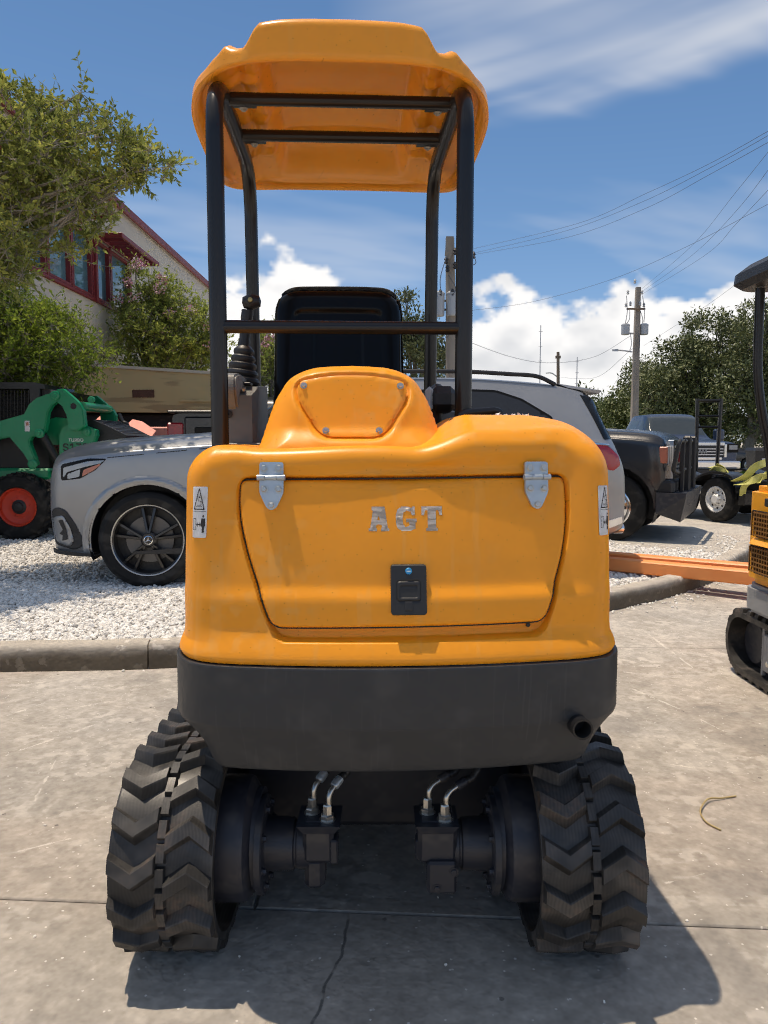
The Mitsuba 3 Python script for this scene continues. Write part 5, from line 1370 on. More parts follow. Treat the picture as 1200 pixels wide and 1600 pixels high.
# ---- black pickup at the left seen from behind
LT_ = thing('black_pickup', 'black pickup seen from behind with a red tail lamp, beyond the silver SUV hood', 'pickup truck')
pL = at(254, 690, 10.3)
ML = truck_frame(pL[0] + 1.0 + 0.05, 10.35 + 5.8, math.radians(-90), 1.0, 0.10)
lt = Car(5.8, pickup_stations(bed=1.46, roof=1.80))
build_car(LT_, lt, 'black_car_paint', ML, [(0.95, 0.41), (4.6, 0.41)], 0.50, nx=80, glassy=[(1.54, 2.14, 0.02, 0.83, 'windshield', 'dark_glass')])
lax = ML(0., 1., 0.) - ML(0., 0., 0.)
for wx in (0.95, 4.6):
    for sg in (-1, 1): simple_wheel(LT_, ML(wx, sg * 0.87, 0.41), lax * sg, 0.41, 0.24, 0.27, 'chrome')
for sg in (-1, 1): part('tail_lamp', fbox(ML, 5.60, 5.83, sg * 0.78, sg * 0.995, 1.16, 1.42, .02), 'lamp_red', LT_)
part('tailgate', fbox(ML, 5.79, 5.835, -0.76, 0.76, 0.86, 1.50, .02), 'black_car_paint', LT_)
part('bed_rail', fbox(ML, 5.60, 5.86, -0.98, 0.98, 1.545, 1.585, .015), 'black_plastic', LT_)
part('gate_handle', fbox(ML, 5.83, 5.86, -0.62, -0.10, 1.24, 1.36, .02), 'black_gloss', LT_)
part('rear_bumper', fbox(ML, 5.82, 6.0, -0.96, 0.96, 0.62, 0.84, .03), 'chrome', LT_)
part('bumper_sticker', fbox(ML, 5.834, 5.842, -0.50, -0.05, 1.10, 1.17, .001), 'lamp_red', LT_)
# ------------------------------------------------------------------ green skid steer loader
SK = thing('skid_steer_loader', 'green skid steer loader with red wheel rims and black cab left of the silver SUV', 'loader')
YA = 9.15
def z6(a, b, y=YA):
    q = at(a / 5.333, 560 + b / 5.333, y); return (q[0], q[2])
def p6(pts, y=YA): return [z6(a, b, y) for a, b in pts]
arm = Polygon(p6([(-420, 640), (0, 520), (195, 465), (240, 380), (300, 330), (380, 300), (440, 285), (480, 255), (520, 252), (600, 320), (660, 375), (690, 430), (705, 560), (640, 600), (560, 600), (565, 545), (550, 470), (515, 400), (470, 360), (430, 390), (395, 450), (385, 520), (370, 600), (330, 645), (262, 650), (240, 690), (250, 730), (285, 820), (303, 880), (275, 903), (245, 880), (190, 790), (130, 720), (75, 655), (0, 668), (-420, 800)]))
part('lift_arm', prism(arm, 0.11, 'xz', (0, YA + 0.11, 0), 0.012), 'green_paint', SK)
arm2 = affinity.translate(arm, 0, 0)
part('lift_arm', prism(Polygon(p6([(680, 365), (760, 312), (800, 310), (935, 425), (962, 475), (962, 600), (900, 580), (838, 530), (830, 455), (760, 420), (700, 430), (640, 400)], YA + 1.35)), 0.11, 'xz', (0, YA + 1.46, 0), 0.012), 'green_paint', SK)
a_, b_ = z6(690, 400, YA + .1), z6(905, 425, YA + 1.35)
part('cross_tube', tube([(a_[0], YA + 0.08, a_[1]), (b_[0], YA + 1.38, b_[1])], 0.055, 18), 'green_paint', SK, smooth=50)
tw = Polygon(p6([(400, 1020), (440, 860), (455, 800), (455, 640), (480, 580), (535, 545), (640, 548), (765, 595), (772, 640), (752, 690), (745, 1020)]))
part('rear_tower', prism(tw, 0.12, 'xz', (0, YA + 0.24, 0), 0.012), 'green_paint', SK)
o = z6(535, 694, YA); s_ = 27 / 5.333 / 1200 * YA
part('turbo_lettering', place_text(letters('TURBO', s_, 0.003, True), (o[0], YA + 0.118, o[1]), (1, 0, 0), (0, 0, 1)), 'sticker_white', SK, label='white TURBO lettering')
o = z6(486, 772, YA); s_ = 62 / 5.333 / 1200 * YA
part('model_lettering', place_text(letters('S175', s_, 0.003, True), (o[0], YA + 0.118, o[1]), (1, 0, 0), (0, 0, 1)), 'ink_black', SK, label='black S175 numerals')
for a, b, r in ((462, 310, 0.055), (332, 625, 0.055), (275, 880, 0.055), (690, 612, 0.05), (765, 345, 0.04)):
    c = z6(a, b); part('pivot_pin', lathe([(r, 0), (r, 0.03), (r * 0.8, 0.035), (r * 0.5, 0.035), (r * 0.45, 0.045), (0, 0.045)], (c[0], YA + (0.005 if a != 690 else 0.12), c[1]), (0, -1, 0), 20), 'green_paint', SK, smooth=30)
c = z6(612, 398); part('pin_hole', lathe([(0.036, 0), (0.036, 0.004), (0, 0.004)], (c[0], YA + 0.001, c[1]), (0, -1, 0), 16), 'ink_black', SK)
c0, c1 = z6(335, 640), z6(430, 860)
part('lift_cylinder', tube([(c0[0], YA + 0.07, c0[1]), (c1[0], YA + 0.16, c1[1])], 0.05, 14), 'black_plastic', SK, smooth=50)
q = p6([(205, 520), (245, 520), (250, 608), (208, 608)])
part('warning_decal', prism(q, 0.003, 'xz', (0, YA + 0.001, 0)), 'sticker_white', SK)
q = p6([(217, 532), (238, 532), (240, 560), (219, 560)]); part('decal_mark', prism(q, 0.003, 'xz', (0, YA - 0.0005, 0)), 'lamp_amber', SK)
# frame, tub and cab
def bb(u0, v0, u1, v1, y0, y1, c=0.03):
    a, b = z6(u0, v1, y0), z6(u1, v0, y0); return bx((a[0], y0, a[1]), (b[0], y1, b[1]), c)
part('frame', bb(-420, 915, 415, 1010, YA + 0.15, YA + 1.35), 'green_paint', SK)
part('body_tub', bb(-420, 640, 420, 930, YA + 0.28, YA + 1.2), 'black_plastic', SK)
part('engine_hood', hull([(p[0], y, p[1]) for y in (YA + 0.26, YA + 1.25) for p in p6([(560, 560), (700, 505), (830, 560), (990, 640), (1000, 1010), (560, 1010)])]), 'black_plastic', SK)
for k in range(9):
    p0, p1 = z6(715 + 28 * k, 512 + 13.5 * k), z6(725 + 28 * k, 520 + 13.5 * k)
    part('hood_louvre', bx((p0[0], YA + 0.3, p0[1] - 0.02), (p1[0], YA + 1.2, p0[1] + 0.012), 0.004), 'black_paint', SK)
cab = [(-420, 215), (-420, 185), (290, 210), (300, 235), (330, 330), (330, 640), (-420, 640)]
CB = part('cab_roof', hull([(p[0], y, p[1]) for y in (YA + 0.26, YA + 1.22) for p in p6([(-420, 182), (200, 184), (285, 205), (300, 240), (-420, 240)])]), 'black_paint', SK)
part('cab_pillar', bb(-430, 235, -370, 640, YA + 0.27, YA + 1.21, 0.01), 'black_paint', SK)
part('cab_pillar', bb(255, 235, 330, 640, YA + 0.27, YA + 1.21, 0.01), 'black_paint', SK)
part('cab_interior', bb(-370, 240, 255, 640, YA + 0.60, YA + 1.0, 0.01), 'ink_black', SK)
sl = []
for k in range(22):
    xx = -370 + 625 * k / 21; p0, p1 = z6(xx, 640), z6(xx, 250); sl.append(tube([(p0[0], YA + 0.31, p0[1]), (p1[0], YA + 0.31, p1[1])], 0.006, 5))
for k in range(14):
    vv = 250 + 390 * k / 13; p0, p1 = z6(-370, vv), z6(255, vv); sl.append(tube([(p0[0], YA + 0.315, p0[1]), (p1[0], YA + 0.315, p1[1])], 0.006, 5))
k_ = part('side_screen', cat(*sl), 'black_paint', SK); labels[k_] = {'kind': 'stuff'}
part('cab_rear', hull([(p[0], y, p[1]) for y in (YA + 0.3, YA + 1.19) for p in p6([(330, 245), (470, 262), (480, 330), (330, 420)])]), 'dark_glass', SK)
part('inner_panel', prism(Polygon(p6([(330, 240), (600, 300), (600, 720), (330, 720)], YA + .3)), 0.02, 'xz', (0, YA + 0.34, 0)), 'black_plastic', SK)
part('inner_shield', prism(Polygon(p6([(395, 515), (470, 490), (570, 500), (570, 720), (385, 720)], YA + .3)), 0.02, 'xz', (0, YA + 0.31, 0)), 'green_paint', SK)
def sk_wheel(u, v, y, s):
    c = z6(u, v, y); c = np.array([c[0], y + 0.11 * 1, c[1]]); R, r = 0.40, 0.235
    k = part('wheel', tyre(c, (0, -1, 0), R - 0.015, r, 0.27, 44), 'tyre_rubber', SK, smooth=30)
    lug = []
    for q in range(22):
        t = 2 * PI * q / 22
        for sd in (-1, 1):
            tt = t + (0.14 if sd > 0 else 0); d = np.array([math.cos(tt), 0, math.sin(tt)]); e = np.array([-math.sin(tt), 0, math.cos(tt)])
            pts = []
            for w0, off in ((0.135, 0.0), (0.0, 0.09)):
                for a in (-0.026, 0.026):
                    for rr_ in (R - 0.03, R + 0.006): pts.append(c + d * rr_ + e * (a + off) + np.array([0, sd * w0, 0]))
            lug.append(hull(pts))
    part('tread_lugs', cat(*lug), 'tyre_rubber', k)
    part('rim', lathe([(r + .004, 0.118), (r - 0.01, 0.132), (r - 0.022, 0.12), (r - 0.03, 0.075), (r - 0.085, 0.06), (0.11, 0.065), (0.08, 0.07)], c, (0, -1, 0), 44), 'rim_red', k, smooth=30)
    part('hub', lathe([(0.085, 0.06), (0.085, 0.078), (0.06, 0.085), (0.05, 0.10), (0, 0.105)], c, (0, -1, 0), 28), 'black_plastic', k, smooth=30)
    for q in range(8):
        t = q * PI / 4 + 0.2; part('wheel_nut', bolt(c + [0.118 * math.cos(t), -0.066, 0.118 * math.sin(t)], (0, -1, 0), 0.011, 0.012), 'rim_red', k)
for u, v in ((147, 1240), (-540, 1240)):
    for y in (YA + 0.0, YA + 1.32): sk_wheel(u, v, y, 1)
# faded salmon loader bucket behind it
def hexa(pts, y0, y1): return hull([(p[0], y, p[1]) for y in (y0, y1) for p in pts])
pr('salmon_paint', (0.78, 0.32, 0.25), 0.6)
BK = thing('loader_bucket', 'faded salmon red steel bucket between the green loader and the black pickup', 'bucket')
def slope(pts, y0, dy, th):
    zs = [p[1] for p in pts]; lo, hi = min(zs), max(zs)
    yy = [y0 + dy * (p[1] - lo) / (hi - lo) for p in pts]
    return hull([(p[0], y, p[1]) for p, y in zip(pts, yy)] + [(p[0], y + th, p[1] - 0.02) for p, y in zip(pts, yy)])
part('bucket_side', slope(p6([(950, 492), (1060, 515), (1250, 600), (1270, 720), (950, 720)], 10.9), 10.6, 1.1, 0.05), 'salmon_paint', BK)
part('bucket_side', slope(p6([(680, 455), (850, 455), (880, 560), (880, 700), (680, 700)], 11.6), 11.2, 1.2, 0.05), 'salmon_paint', BK)
part('bucket_back', bx((z6(680, 600, 11.6)[0], 12.5, 0.3), (z6(1270, 600, 11.0)[0], 12.6, z6(700, 560, 11.6)[1]), 0.02), 'salmon_paint', BK)
a_ = z6(1058, 500, 10.8); b_ = z6(1066, 700, 10.8)
part('bucket_hose', tube(spline([(z6(985, 465, 10.8)[0], 10.82, z6(985, 465, 10.8)[1]), (z6(1020, 530, 10.8)[0], 10.80, z6(1020, 530, 10.8)[1]), (a_[0], 10.80, z6(1058, 560, 10.8)[1]), (b_[0], 10.80, b_[1])], 6), 0.035, 8), 'black_plastic', BK, smooth=50)
# tan roll-off container on a dark chassis
pr('tan_steel', proc(lambda p, n, uv: mix(mix((0.56, 0.42, 0.19), (0.64, 0.49, 0.24), n3(p, 1.2, 3)), (0.30, 0.20, 0.10), 0.6 * smoothstep(0.62, 0.72, fbm(p.x * 1.1, p.z * 7.0, 1.0, 3)))), 0.55)
TC = thing('container', 'long tan steel container with a pale top rail above the black pickup', 'container')
YC = 13.4
c0, c1 = at(93, 643, YC), at(348, 645, YC); ct0, ct1 = at(165, 574, YC), at(335, 585, YC)
part('side_wall', prism([(c0[0], c0[2]), (c1[0], c1[2]), (c1[0], ct1[2] - 0.01), (c0[0], ct0[2] + 0.05)], 0.06, 'xz', (0, YC + 0.06, 0)), 'tan_steel', TC)
part('shell', hull([(x, y, z) for x, z in ((c0[0] + .03, c0[2]), (c1[0] - .03, c1[2]), (c1[0] - .03, ct1[2] - 0.04), (c0[0] + .03, ct0[2] - 0.02)) for y in (YC + 0.065, YC + 2.3)]), 'tan_steel', TC)
pr('pale_rail', (0.62, 0.56, 0.42), 0.5)
part('top_rail', hull([(x, y, z) for x, z in ((c0[0], ct0[2] + 0.05), (c1[0], ct1[2] - 0.01), (c1[0], ct1[2] + 0.04), (c0[0], ct0[2] + 0.10)) for y in (YC - 0.03, YC + 0.07)]), 'pale_rail', TC)
part('rub_rail', bx((at(280, 626, YC)[0], YC - 0.025, at(280, 628, YC)[2]), (c1[0], YC + 0.002, at(280, 625, YC)[2]), 0.005), 'tan_steel', TC)
pa, pb = at(207, 621, YC), at(241, 609, YC)
part('name_plate', bx((pa[0], YC - 0.012, pa[2]), (pb[0], YC + 0.001, pb[2]), 0.003), 'mulch', TC)
part('chassis', bx((c0[0], YC + 0.25, 0.75), (c1[0], YC + 2.1, c1[2] - 0.01), 0.03), 'dark_metal', TC)
for q in (0.2, 0.42, 0.8):
    simple_wheel(TC, np.array([c0[0] + (c1[0] - c0[0]) * q, YC + 0.45, 0.56]), np.array([0, -1.0, 0]), 0.48, 0.28, 0.3, 'rim_white')

# ------------------------------------------------------------------ second excavator at the right edge
E2 = thing('mini_excavator', 'yellow orange excavator with black canopy cut off by the right edge of the photo', 'excavator')
pr('grille_mesh', (0.22, 0.10, 0.02), 0.5)
pr('yellow_paint', proc(paint_fn((0.84, 0.36, 0.014), (0.7, 0.45, 0.15), 0.2)), 0.32, spec=0.4, coat=0.3)
pr('mid_grey_paint', proc(lambda p, n, uv: mix((0.22, 0.23, 0.24), (0.28, 0.285, 0.29), n3(p, 14.0, 3))), 0.45)
def trackloop(xa, y0, y1, R, z0, w=0.25):
    n_ = 140; prof = [(0, -.03), (0, 0), (w, 0), (w, -.03), (0, -.03)]; V = []
    L_ = y1 - y0; C = PI * R; tot = 2 * L_ + 2 * C
    def pa_(s):
        s %= tot
        if s < C: a = -PI / 2 - s / R; return (y0 + R * math.cos(a), z0 + R * math.sin(a)), (math.cos(a), math.sin(a))
        s -= C
        if s < L_: return (y0 + s, z0 + R), (0, 1)
        s -= L_
        if s < C: a = PI / 2 - s / R; return (y1 + R * math.cos(a), z0 + R * math.sin(a)), (math.cos(a), math.sin(a))
        s -= C
        return (y1 - s, z0 - R), (0, -1)
    for k in range(n_):
        (y, z), nn = pa_(tot * k / n_); V.append([(xa + a, y + nn[0] * h, z + nn[1] * h) for a, h in prof])
    band = tm(np.array(V).reshape(-1, 3), grid_faces(n_, len(prof), wrap=True, flip=True))
    return band, pa_, tot
X2 = 1.90
lug2 = mikit.ply(frustum([(0.0, -.022), (.25, -.022), (.25, .022), (0.0, .022)], [(0.01, -.014), (.24, -.014), (.24, .014), (0.01, .014)], 0.022), 'track_rubber')
for xa in (X2, X2 + 1.0):
    bm_, pa_, tot = trackloop(xa, 2.45, 4.03, 0.165, 0.187)
    k = part('track', bm_, 'track_rubber', E2, smooth=40)
    for q in range(52):
        (y, z), nn = pa_(tot * q / 52)
        put('tread_lug', lug2, k, T([[1, 0, 0, xa], [0, -nn[1], nn[0], y], [0, nn[0], nn[1], z], [0, 0, 0, 1]]))
    part('track_frame', bcx((xa + 0.14, 3.2, 0.19), (0.18, 1.35, 0.19), 0.02), 'mid_grey_paint', E2)
    part('frame_plate', bcx((xa + 0.035, 3.3, 0.19), (0.02, 1.05, 0.19), 0.006), 'mid_grey_paint', E2)
    part('grease_fitting', bolt((xa + 0.024, 3.74, 0.15), (-1, 0, 0), 0.016, 0.02), 'steel', E2, smooth=30)
    part('track_guide', bcx((xa + 0.05, 3.86, 0.19), (0.02, 0.02, 0.26), 0.004), 'mid_grey_paint', E2)
    for yy in (2.45, 4.03): part('idler', lathe([(0, -.05), (.11, -.05), (.137, -.02), (.137, .02), (.11, .05), (0, .05)], (xa + 0.13, yy, 0.187), (1, 0, 0), 30), 'dark_metal', E2, smooth=40)
part('centre_frame', bcx((X2 + 0.62, 3.2, 0.25), (0.9, 0.8, 0.16), 0.03), 'dark_metal', E2)
part('swing_ring', lathe([(0.30, 0), (0.30, 0.10), (0, 0.10)], (X2 + 0.62, 3.2, 0.32), (0, 0, 1), 30), 'dark_metal', E2)
XH0, XH1, YH0, YH1 = 1.835, 3.0, 2.55, 3.95
part('counterweight', prism(roundpoly([(XH0, YH0), (XH1, YH0), (XH1, YH1), (XH0 + 0.02, YH1)], .12, 8), 0.145, 'xy', (0, 0, 0.395), 0.02), 'mid_grey_paint', E2, smooth=40)
bd = prism(roundpoly([(XH0, YH0), (XH1, YH0), (XH1, YH1), (XH0 + 0.02, YH1)], .13, 8), 0.49, 'xy', (0, 0, 0.545), 0.03)
part('engine_cover', bd, 'yellow_paint', E2, smooth=40)
# sloping front edge of the panel and the two mesh grilles on the side that faces left
YB_ = lambda a: YH1 - 0.03 - a
for z0_, z1_, y0_, y1_ in ((0.79, 0.92, 3.05, 3.80), (0.61, 0.745, 3.05, 3.81)):
    pg = Polygon([(y0_, z0_), (y1_ - 0.05, z0_), (y1_, z1_), (y0_, z1_)])
    part('grille_recess', prism(pg, 0.006, 'yz', (XH0 - 0.006, 0, 0)), 'ink_black', E2)
    gm = []
    for k in range(30):
        y = y0_ + (y1_ - y0_) * k / 30 + .01; gm.append(bx((XH0 - 0.014, y, z0_ + 0.004), (XH0 - 0.008, y + 0.006, z1_ - 0.004), 0))
    for k in range(6):
        z = z0_ + (z1_ - z0_) * (k + 0.5) / 6; gm.append(bx((XH0 - 0.0145, y0_, z - 0.003), (XH0 - 0.0085, y1_ - 0.03, z + 0.003), 0))
    k_ = part('mesh_grille', cat(*gm), 'grille_mesh', E2); labels[k_] = {'kind': 'stuff'}
part('crease_bar', hull([(XH0 - a, y, z) for a, y, z in ((0.0, 3.05, .748), (0.03, 3.05, .76), (0.03, 3.77, .756), (0.0, 3.81, .748), (0.0, 3.05, .787), (0.0, 3.79, .785))]), 'yellow_paint', E2)
for k in range(2): part('small_vent', bx((XH0 - 0.008, 3.55 - 0.2 * k, 0.945), (XH0 + 0.01, 3.68 - 0.2 * k, 0.985), 0.004), 'ink_black', E2)
ct = at(1162, 458, 3.95) - [0.075, 0, 0]
def slab(x0, x1, y0, y1, levels, r=0.10):
    pts = []
    for z, inset in levels:
        q = np.array(roundpoly([(x0 + inset, y1 - inset), (x1 - inset, y1 - inset), (x1 - inset, y0 + inset), (x0 + inset, y0 + inset)], r, 7).exterior.coords)
        pts.append(np.c_[q, np.full(len(q), z)])
    return hull(np.vstack(pts))
CP2 = part('canopy', slab(ct[0], ct[0] + 1.02, 2.85, 3.97, ((ct[2] + 0.002, 0.03), (ct[2] + 0.03, 0.0), (ct[2] + 0.075, 0.004), (ct[2] + 0.115, 0.05))), 'black_plastic', E2, smooth=30)
part('canopy_crown', slab(ct[0] + 0.09, ct[0] + 0.93, 2.95, 3.87, ((ct[2] + 0.112, 0.0), (ct[2] + 0.145, 0.02), (ct[2] + 0.155, 0.05))), 'black_plastic', CP2, smooth=30)
pA = [at(1187, 470, 3.8), at(1186, 500, 3.8), at(1182, 600, 3.8), at(1188, 660, 3.8), at(1204, 715, 3.8)]
part('canopy_post', tube(fillet([pA[0] + [0, 0, .06], pA[2], pA[4], pA[4] + [0.02, 0, -0.2]], 0.25, 8), 0.022, 14), 'black_paint', E2, smooth=60)
part('canopy_post', tube(fillet([pA[0] + [0.75, 0, .06], pA[2] + [.75, 0, 0], pA[4] + [.75, 0, 0], pA[4] + [0.75, 0, -0.2]], 0.25, 8), 0.022, 14), 'black_paint', E2, smooth=60)
part('canopy_post', tube([pA[0] + [0.03, -0.82, .06], pA[4] + [0.03, -0.82, -0.2]], 0.022, 14), 'black_paint', E2, smooth=60)
part('canopy_post', tube([pA[0] + [0.75, -0.82, .06], pA[4] + [0.75, -0.82, -0.2]], 0.022, 14), 'black_paint', E2, smooth=60)
part('seat', cat(bcx((2.55, 3.15, 1.12), (0.45, 0.45, 0.18), 0.05), bcx((2.55, 2.9, 1.42), (0.42, 0.12, 0.5), 0.05)), 'seat_vinyl', E2)

# ------------------------------------------------------------------ trailer, ramp, straps, bin
TL = thing('flatbed_trailer', 'black twin axle flatbed trailer with white wheels behind the orange beams', 'trailer')
YT = 12.6
w1 = at(1092, 779, YT + 0.25); w2 = at(1117, 784, YT - 0.15)
tdir = np.array([w2[0] - w1[0], -0.72, 0]); tdir /= np.linalg.norm(tdir)
yt = math.atan2(tdir[1], tdir[0])
tax = np.array([math.sin(yt), -math.cos(yt), 0.0]); tax = tax if tax[1] < 0 else -tax
wc = at(1116, 783, 12.2)
def MT(a, w, z):
    """trailer: a along its length from the near wheel towards the rear, w away from the visible side"""
    a, w, z = np.broadcast_arrays(np.asarray(a, float), np.asarray(w, float), np.asarray(z, float))
    return np.stack([wc[0] + a * math.cos(tq) - w * math.sin(tq) * -1 * 0 + w * nx_[0], wc[1] + a * math.sin(tq) + w * nx_[1], z], -1)
tq = math.radians(112)                                            # the length axis points away from the camera and a little left
nx_ = np.array([math.sin(tq), -math.cos(tq)])                     # to the right of it
TRAX = np.array([-nx_[0], -nx_[1], 0.0])
for a in (0.0, 0.86):
    for w in (0.0, 1.75):
        simple_wheel(TL, MT(a, w + (0.12 if w == 0 else -.12), 0.355), TRAX * (1 if w == 0 else -1), 0.355, 0.205, 0.21, 'rim_white')
def tb(a0, a1, w0, w1, z0, z1, c=.01):
    q = bx((a0, w0, z0), (a1, w1, z1), c); v = np.asarray(q.vertices); return hull(MT(v[:, 0], v[:, 1], v[:, 2]))
part('deck', tb(-3.6, 2.3, 0.32, 1.45, 0.55, 0.62), 'dark_metal', TL)
for w in (0.26, 1.45): part('side_rail', tb(-3.6, 2.3, w, w + 0.07, 0.52, 0.68), 'black_paint', TL)
for sg in (0, 1):
    fe = []
    outl = [(-0.46, 0.40), (-0.43, 0.62), (-0.30, 0.76), (0.0, 0.80), (0.28, 0.74), (0.43, 0.66), (0.58, 0.74), (0.86, 0.80), (1.15, 0.76), (1.29, 0.62), (1.32, 0.40)]
    o2 = spline(np.array(outl), 4)
    w0_, w1_ = (-0.03, 0.28) if sg == 0 else (1.48, 1.78)
    n_ = len(o2); V = np.vstack([MT(o2[:, 0], w0_, o2[:, 1]), MT(o2[:, 0], w1_, o2[:, 1]), MT(o2[:, 0], w1_, o2[:, 1] - .02), MT(o2[:, 0], w0_, o2[:, 1] - .035)])
    ff = [[L * n_ + k, L * n_ + k + 1, ((L + 1) % 4) * n_ + k + 1, ((L + 1) % 4) * n_ + k] for L in range(4) for k in range(n_ - 1)]
    part('fender', tm(V, ff), 'black_paint', TL)
part('fender_step', tb(-0.60, -0.46, 0.0, 0.30, 0.30, 0.48), 'black_paint', TL)
RP = part('loading_ramp', cat(*[tb(2.25, 2.31, w, w + 0.05, 0.55, 1.92) for w in (0.35, 0.80)], *[tb(2.25, 2.30, 0.35, 0.85, z, z + 0.045) for z in (0.9, 1.22, 1.52)], tb(2.22, 2.32, 0.33, 0.87, 1.88, 1.94)), 'black_paint', TL) if False else None
rp0 = at(1088, 725, 13.2); rp1 = at(1120, 725, 13.1)
zt_, zb_ = at(1088, 623, 13.2)[2], 0.62
ms = [tube([(rp0[0], 13.2, zb_), (rp0[0] - .02, 13.2, zt_)], 0.032, 6), tube([(rp1[0], 13.1, zb_), (rp1[0] + .03, 13.1, zt_)], 0.032, 6)]
for v_ in (626, 650, 667): z_ = at(1100, v_, 13.15)[2]; ms.append(tube([(rp0[0] - .015, 13.19, z_), (rp1[0] + .025, 13.1, z_)], 0.030 if v_ == 626 else 0.022, 6))
RP = thing('loading_ramp', 'upright black loading ramp frame with rungs standing on the trailer', 'ramp')
part('frame', cat(*ms), 'black_paint', RP)
st0 = [(rp0[0] + 0.05, 13.12, at(1090, v_, 13.1)[2]) for v_ in (648, 690, 720)]
pr('orange_strap', (0.75, 0.27, 0.13), 0.6); pr('yellow_strap', proc(lambda p, n, uv: mix((0.52, 0.50, 0.10), (0.66, 0.64, 0.24), n3(p, 18.0, 2))), 0.7)
def ribbon(pts, w, bs, name, lab, cat_, t=0.006, twist=3.0):
    q = spline(pts, 8); tg = np.gradient(q, axis=0); tg /= np.linalg.norm(tg, axis=1, keepdims=True)
    ang = np.cumsum(np.full(len(q), twist / len(q))); up = np.array([0, 0, 1.0])
    s1 = np.cross(tg, up); s1 /= np.linalg.norm(s1, axis=1, keepdims=True) + 1e-9; s2 = np.cross(s1, tg)
    d = s1 * np.cos(ang)[:, None] + s2 * np.sin(ang)[:, None]; n2 = np.cross(tg, d)
    ring = [d * w / 2 + n2 * t / 2, d * w / 2 - n2 * t / 2, -d * w / 2 - n2 * t / 2, -d * w / 2 + n2 * t / 2]
    V = np.stack([q + r_ for r_ in ring], 1)
    m = tm(V.reshape(-1, 3), np.vstack([np.array([[i * 4 + j, i * 4 + (j + 1) % 4, (i + 1) * 4 + (j + 1) % 4, (i + 1) * 4 + j] for i in range(len(q) - 1) for j in range(4)])]))
    return m
single('ratchet_strap', ribbon(st0, 0.07, 0, 0, 0, 0, twist=0.3), 'orange_strap', 'salmon orange strap hanging down the loading ramp', 'strap')
def A3(u, v, y): return at(u, v, y)
single('ratchet_strap', cat(ribbon([A3(1108, 731, 12.4), A3(1122, 727, 12.4), A3(1134, 733, 12.2), A3(1140, 745, 12.0)], 0.12, 0, 0, 0, 0, twist=1.2), ribbon([A3(1108, 735, 12.35), A3(1120, 732, 12.3), A3(1136, 740, 12.1)], 0.09, 0, 0, 0, 0, twist=2)), 'yellow_strap', 'pale yellow strap folded over the trailer fender', 'strap', smooth=40)
single('ratchet_strap', cat(ribbon([A3(1146, 752, 11.8), A3(1165, 745, 11.6), A3(1180, 730, 11.5), A3(1200, 722, 11.4), A3(1230, 715, 11.3)], 0.11, 0, 0, 0, 0, twist=2.4), ribbon([A3(1150, 757, 11.75), A3(1172, 752, 11.5), A3(1190, 745, 11.4), A3(1215, 740, 11.3)], 0.11, 0, 0, 0, 0, twist=-3), ribbon([A3(1160, 775, 11.7), A3(1163, 760, 11.6), A3(1178, 748, 11.5)], 0.09, 0, 0, 0, 0, twist=1), ribbon([A3(1185, 755, 11.4), A3(1198, 742, 11.4), A3(1220, 750, 11.3)], 0.12, 0, 0, 0, 0, twist=2)), 'yellow_strap', 'heap of tangled yellow straps lying on the trailer deck', 'strap', smooth=40)
BN = thing('trash_bin', 'dark wheeled trash bin standing by the road under the right trees', 'trash bin')
bc = at(1186, 722, 25.0)
part('bin', hull([(bc[0] + x, 25.0 + y, z) for x, y, z in [(-.24, -.26, .06), (.24, -.26, .06), (.24, .26, .06), (-.24, .26, .06), (-.3, -.34, 1.0), (.3, -.34, 1.0), (.3, .34, 1.0), (-.3, .34, 1.0)]]), 'black_plastic', BN)
part('lid', hull([(bc[0] + x, 25.0 + y, z) for x, y, z in [(-.32, -.38, 1.0), (.32, -.38, 1.0), (.32, .36, 1.0), (-.32, .36, 1.0), (-.27, -.3, 1.08), (.27, -.3, 1.08), (.27, .34, 1.1), (-.27, .34, 1.1)]]), 'black_plastic', BN)
for x in (-0.25, 0.25): part('wheel', lathe([(.1, -.03), (.1, .03), (0, .03)], (bc[0] + x, 25.28, 0.1), (1, 0, 0), 16), 'tyre_rubber', BN)
part('label', bx((bc[0] - .08, 24.64, .62), (bc[0] + .06, 24.665, .76), .002), 'sticker_white', BN)
# dark car far away with a red lamp
FC = thing('parked_car', 'dark car with a red tail lamp parked under the trees far right', 'car')
MF = truck_frame(at(1176, 690, 33)[0] + 0.6, 33, math.radians(168), 0.9, 0.0)
fc = Car(4.6, [(0, .3, .6, .7, .6, .65, .55), (.1, .25, .7, .8, .75, .8, .65), (1.0, .22, .85, .98, .85, .88, .7), (1.4, .22, .88, 1.04, .86, .88, .68), (2.0, .22, .92, 1.40, .86, .88, .6), (3.0, .22, .94, 1.42, .86, .88, .6), (3.8, .24, .98, 1.12, .86, .87, .62), (4.5, .28, .95, 1.02, .8, .82, .6), (4.6, .34, .8, .86, .7, .7, .55)])
build_car(FC, fc, 'black_car_paint', MF, [(.85, .32), (3.6, .32)], .37, nx=50, glassy=[(1.45, 1.98, .02, .7, 'windshield', 'dark_glass'), (3.05, 3.7, .05, .7, 'rear_window', 'dark_glass')])
fax = MF(0., 1., 0.) - MF(0., 0., 0.)
for wx in (.85, 3.6):
    for sg in (-1, 1): simple_wheel(FC, MF(wx, sg * .77, .32), fax * sg, .32, .2, .2, 'wheel_steel')
for sg in (-1, 1): part('tail_lamp', fbox(MF, 4.30, 4.60, sg * .50, sg * .80, .78, .94, .02), 'lamp_red', FC)
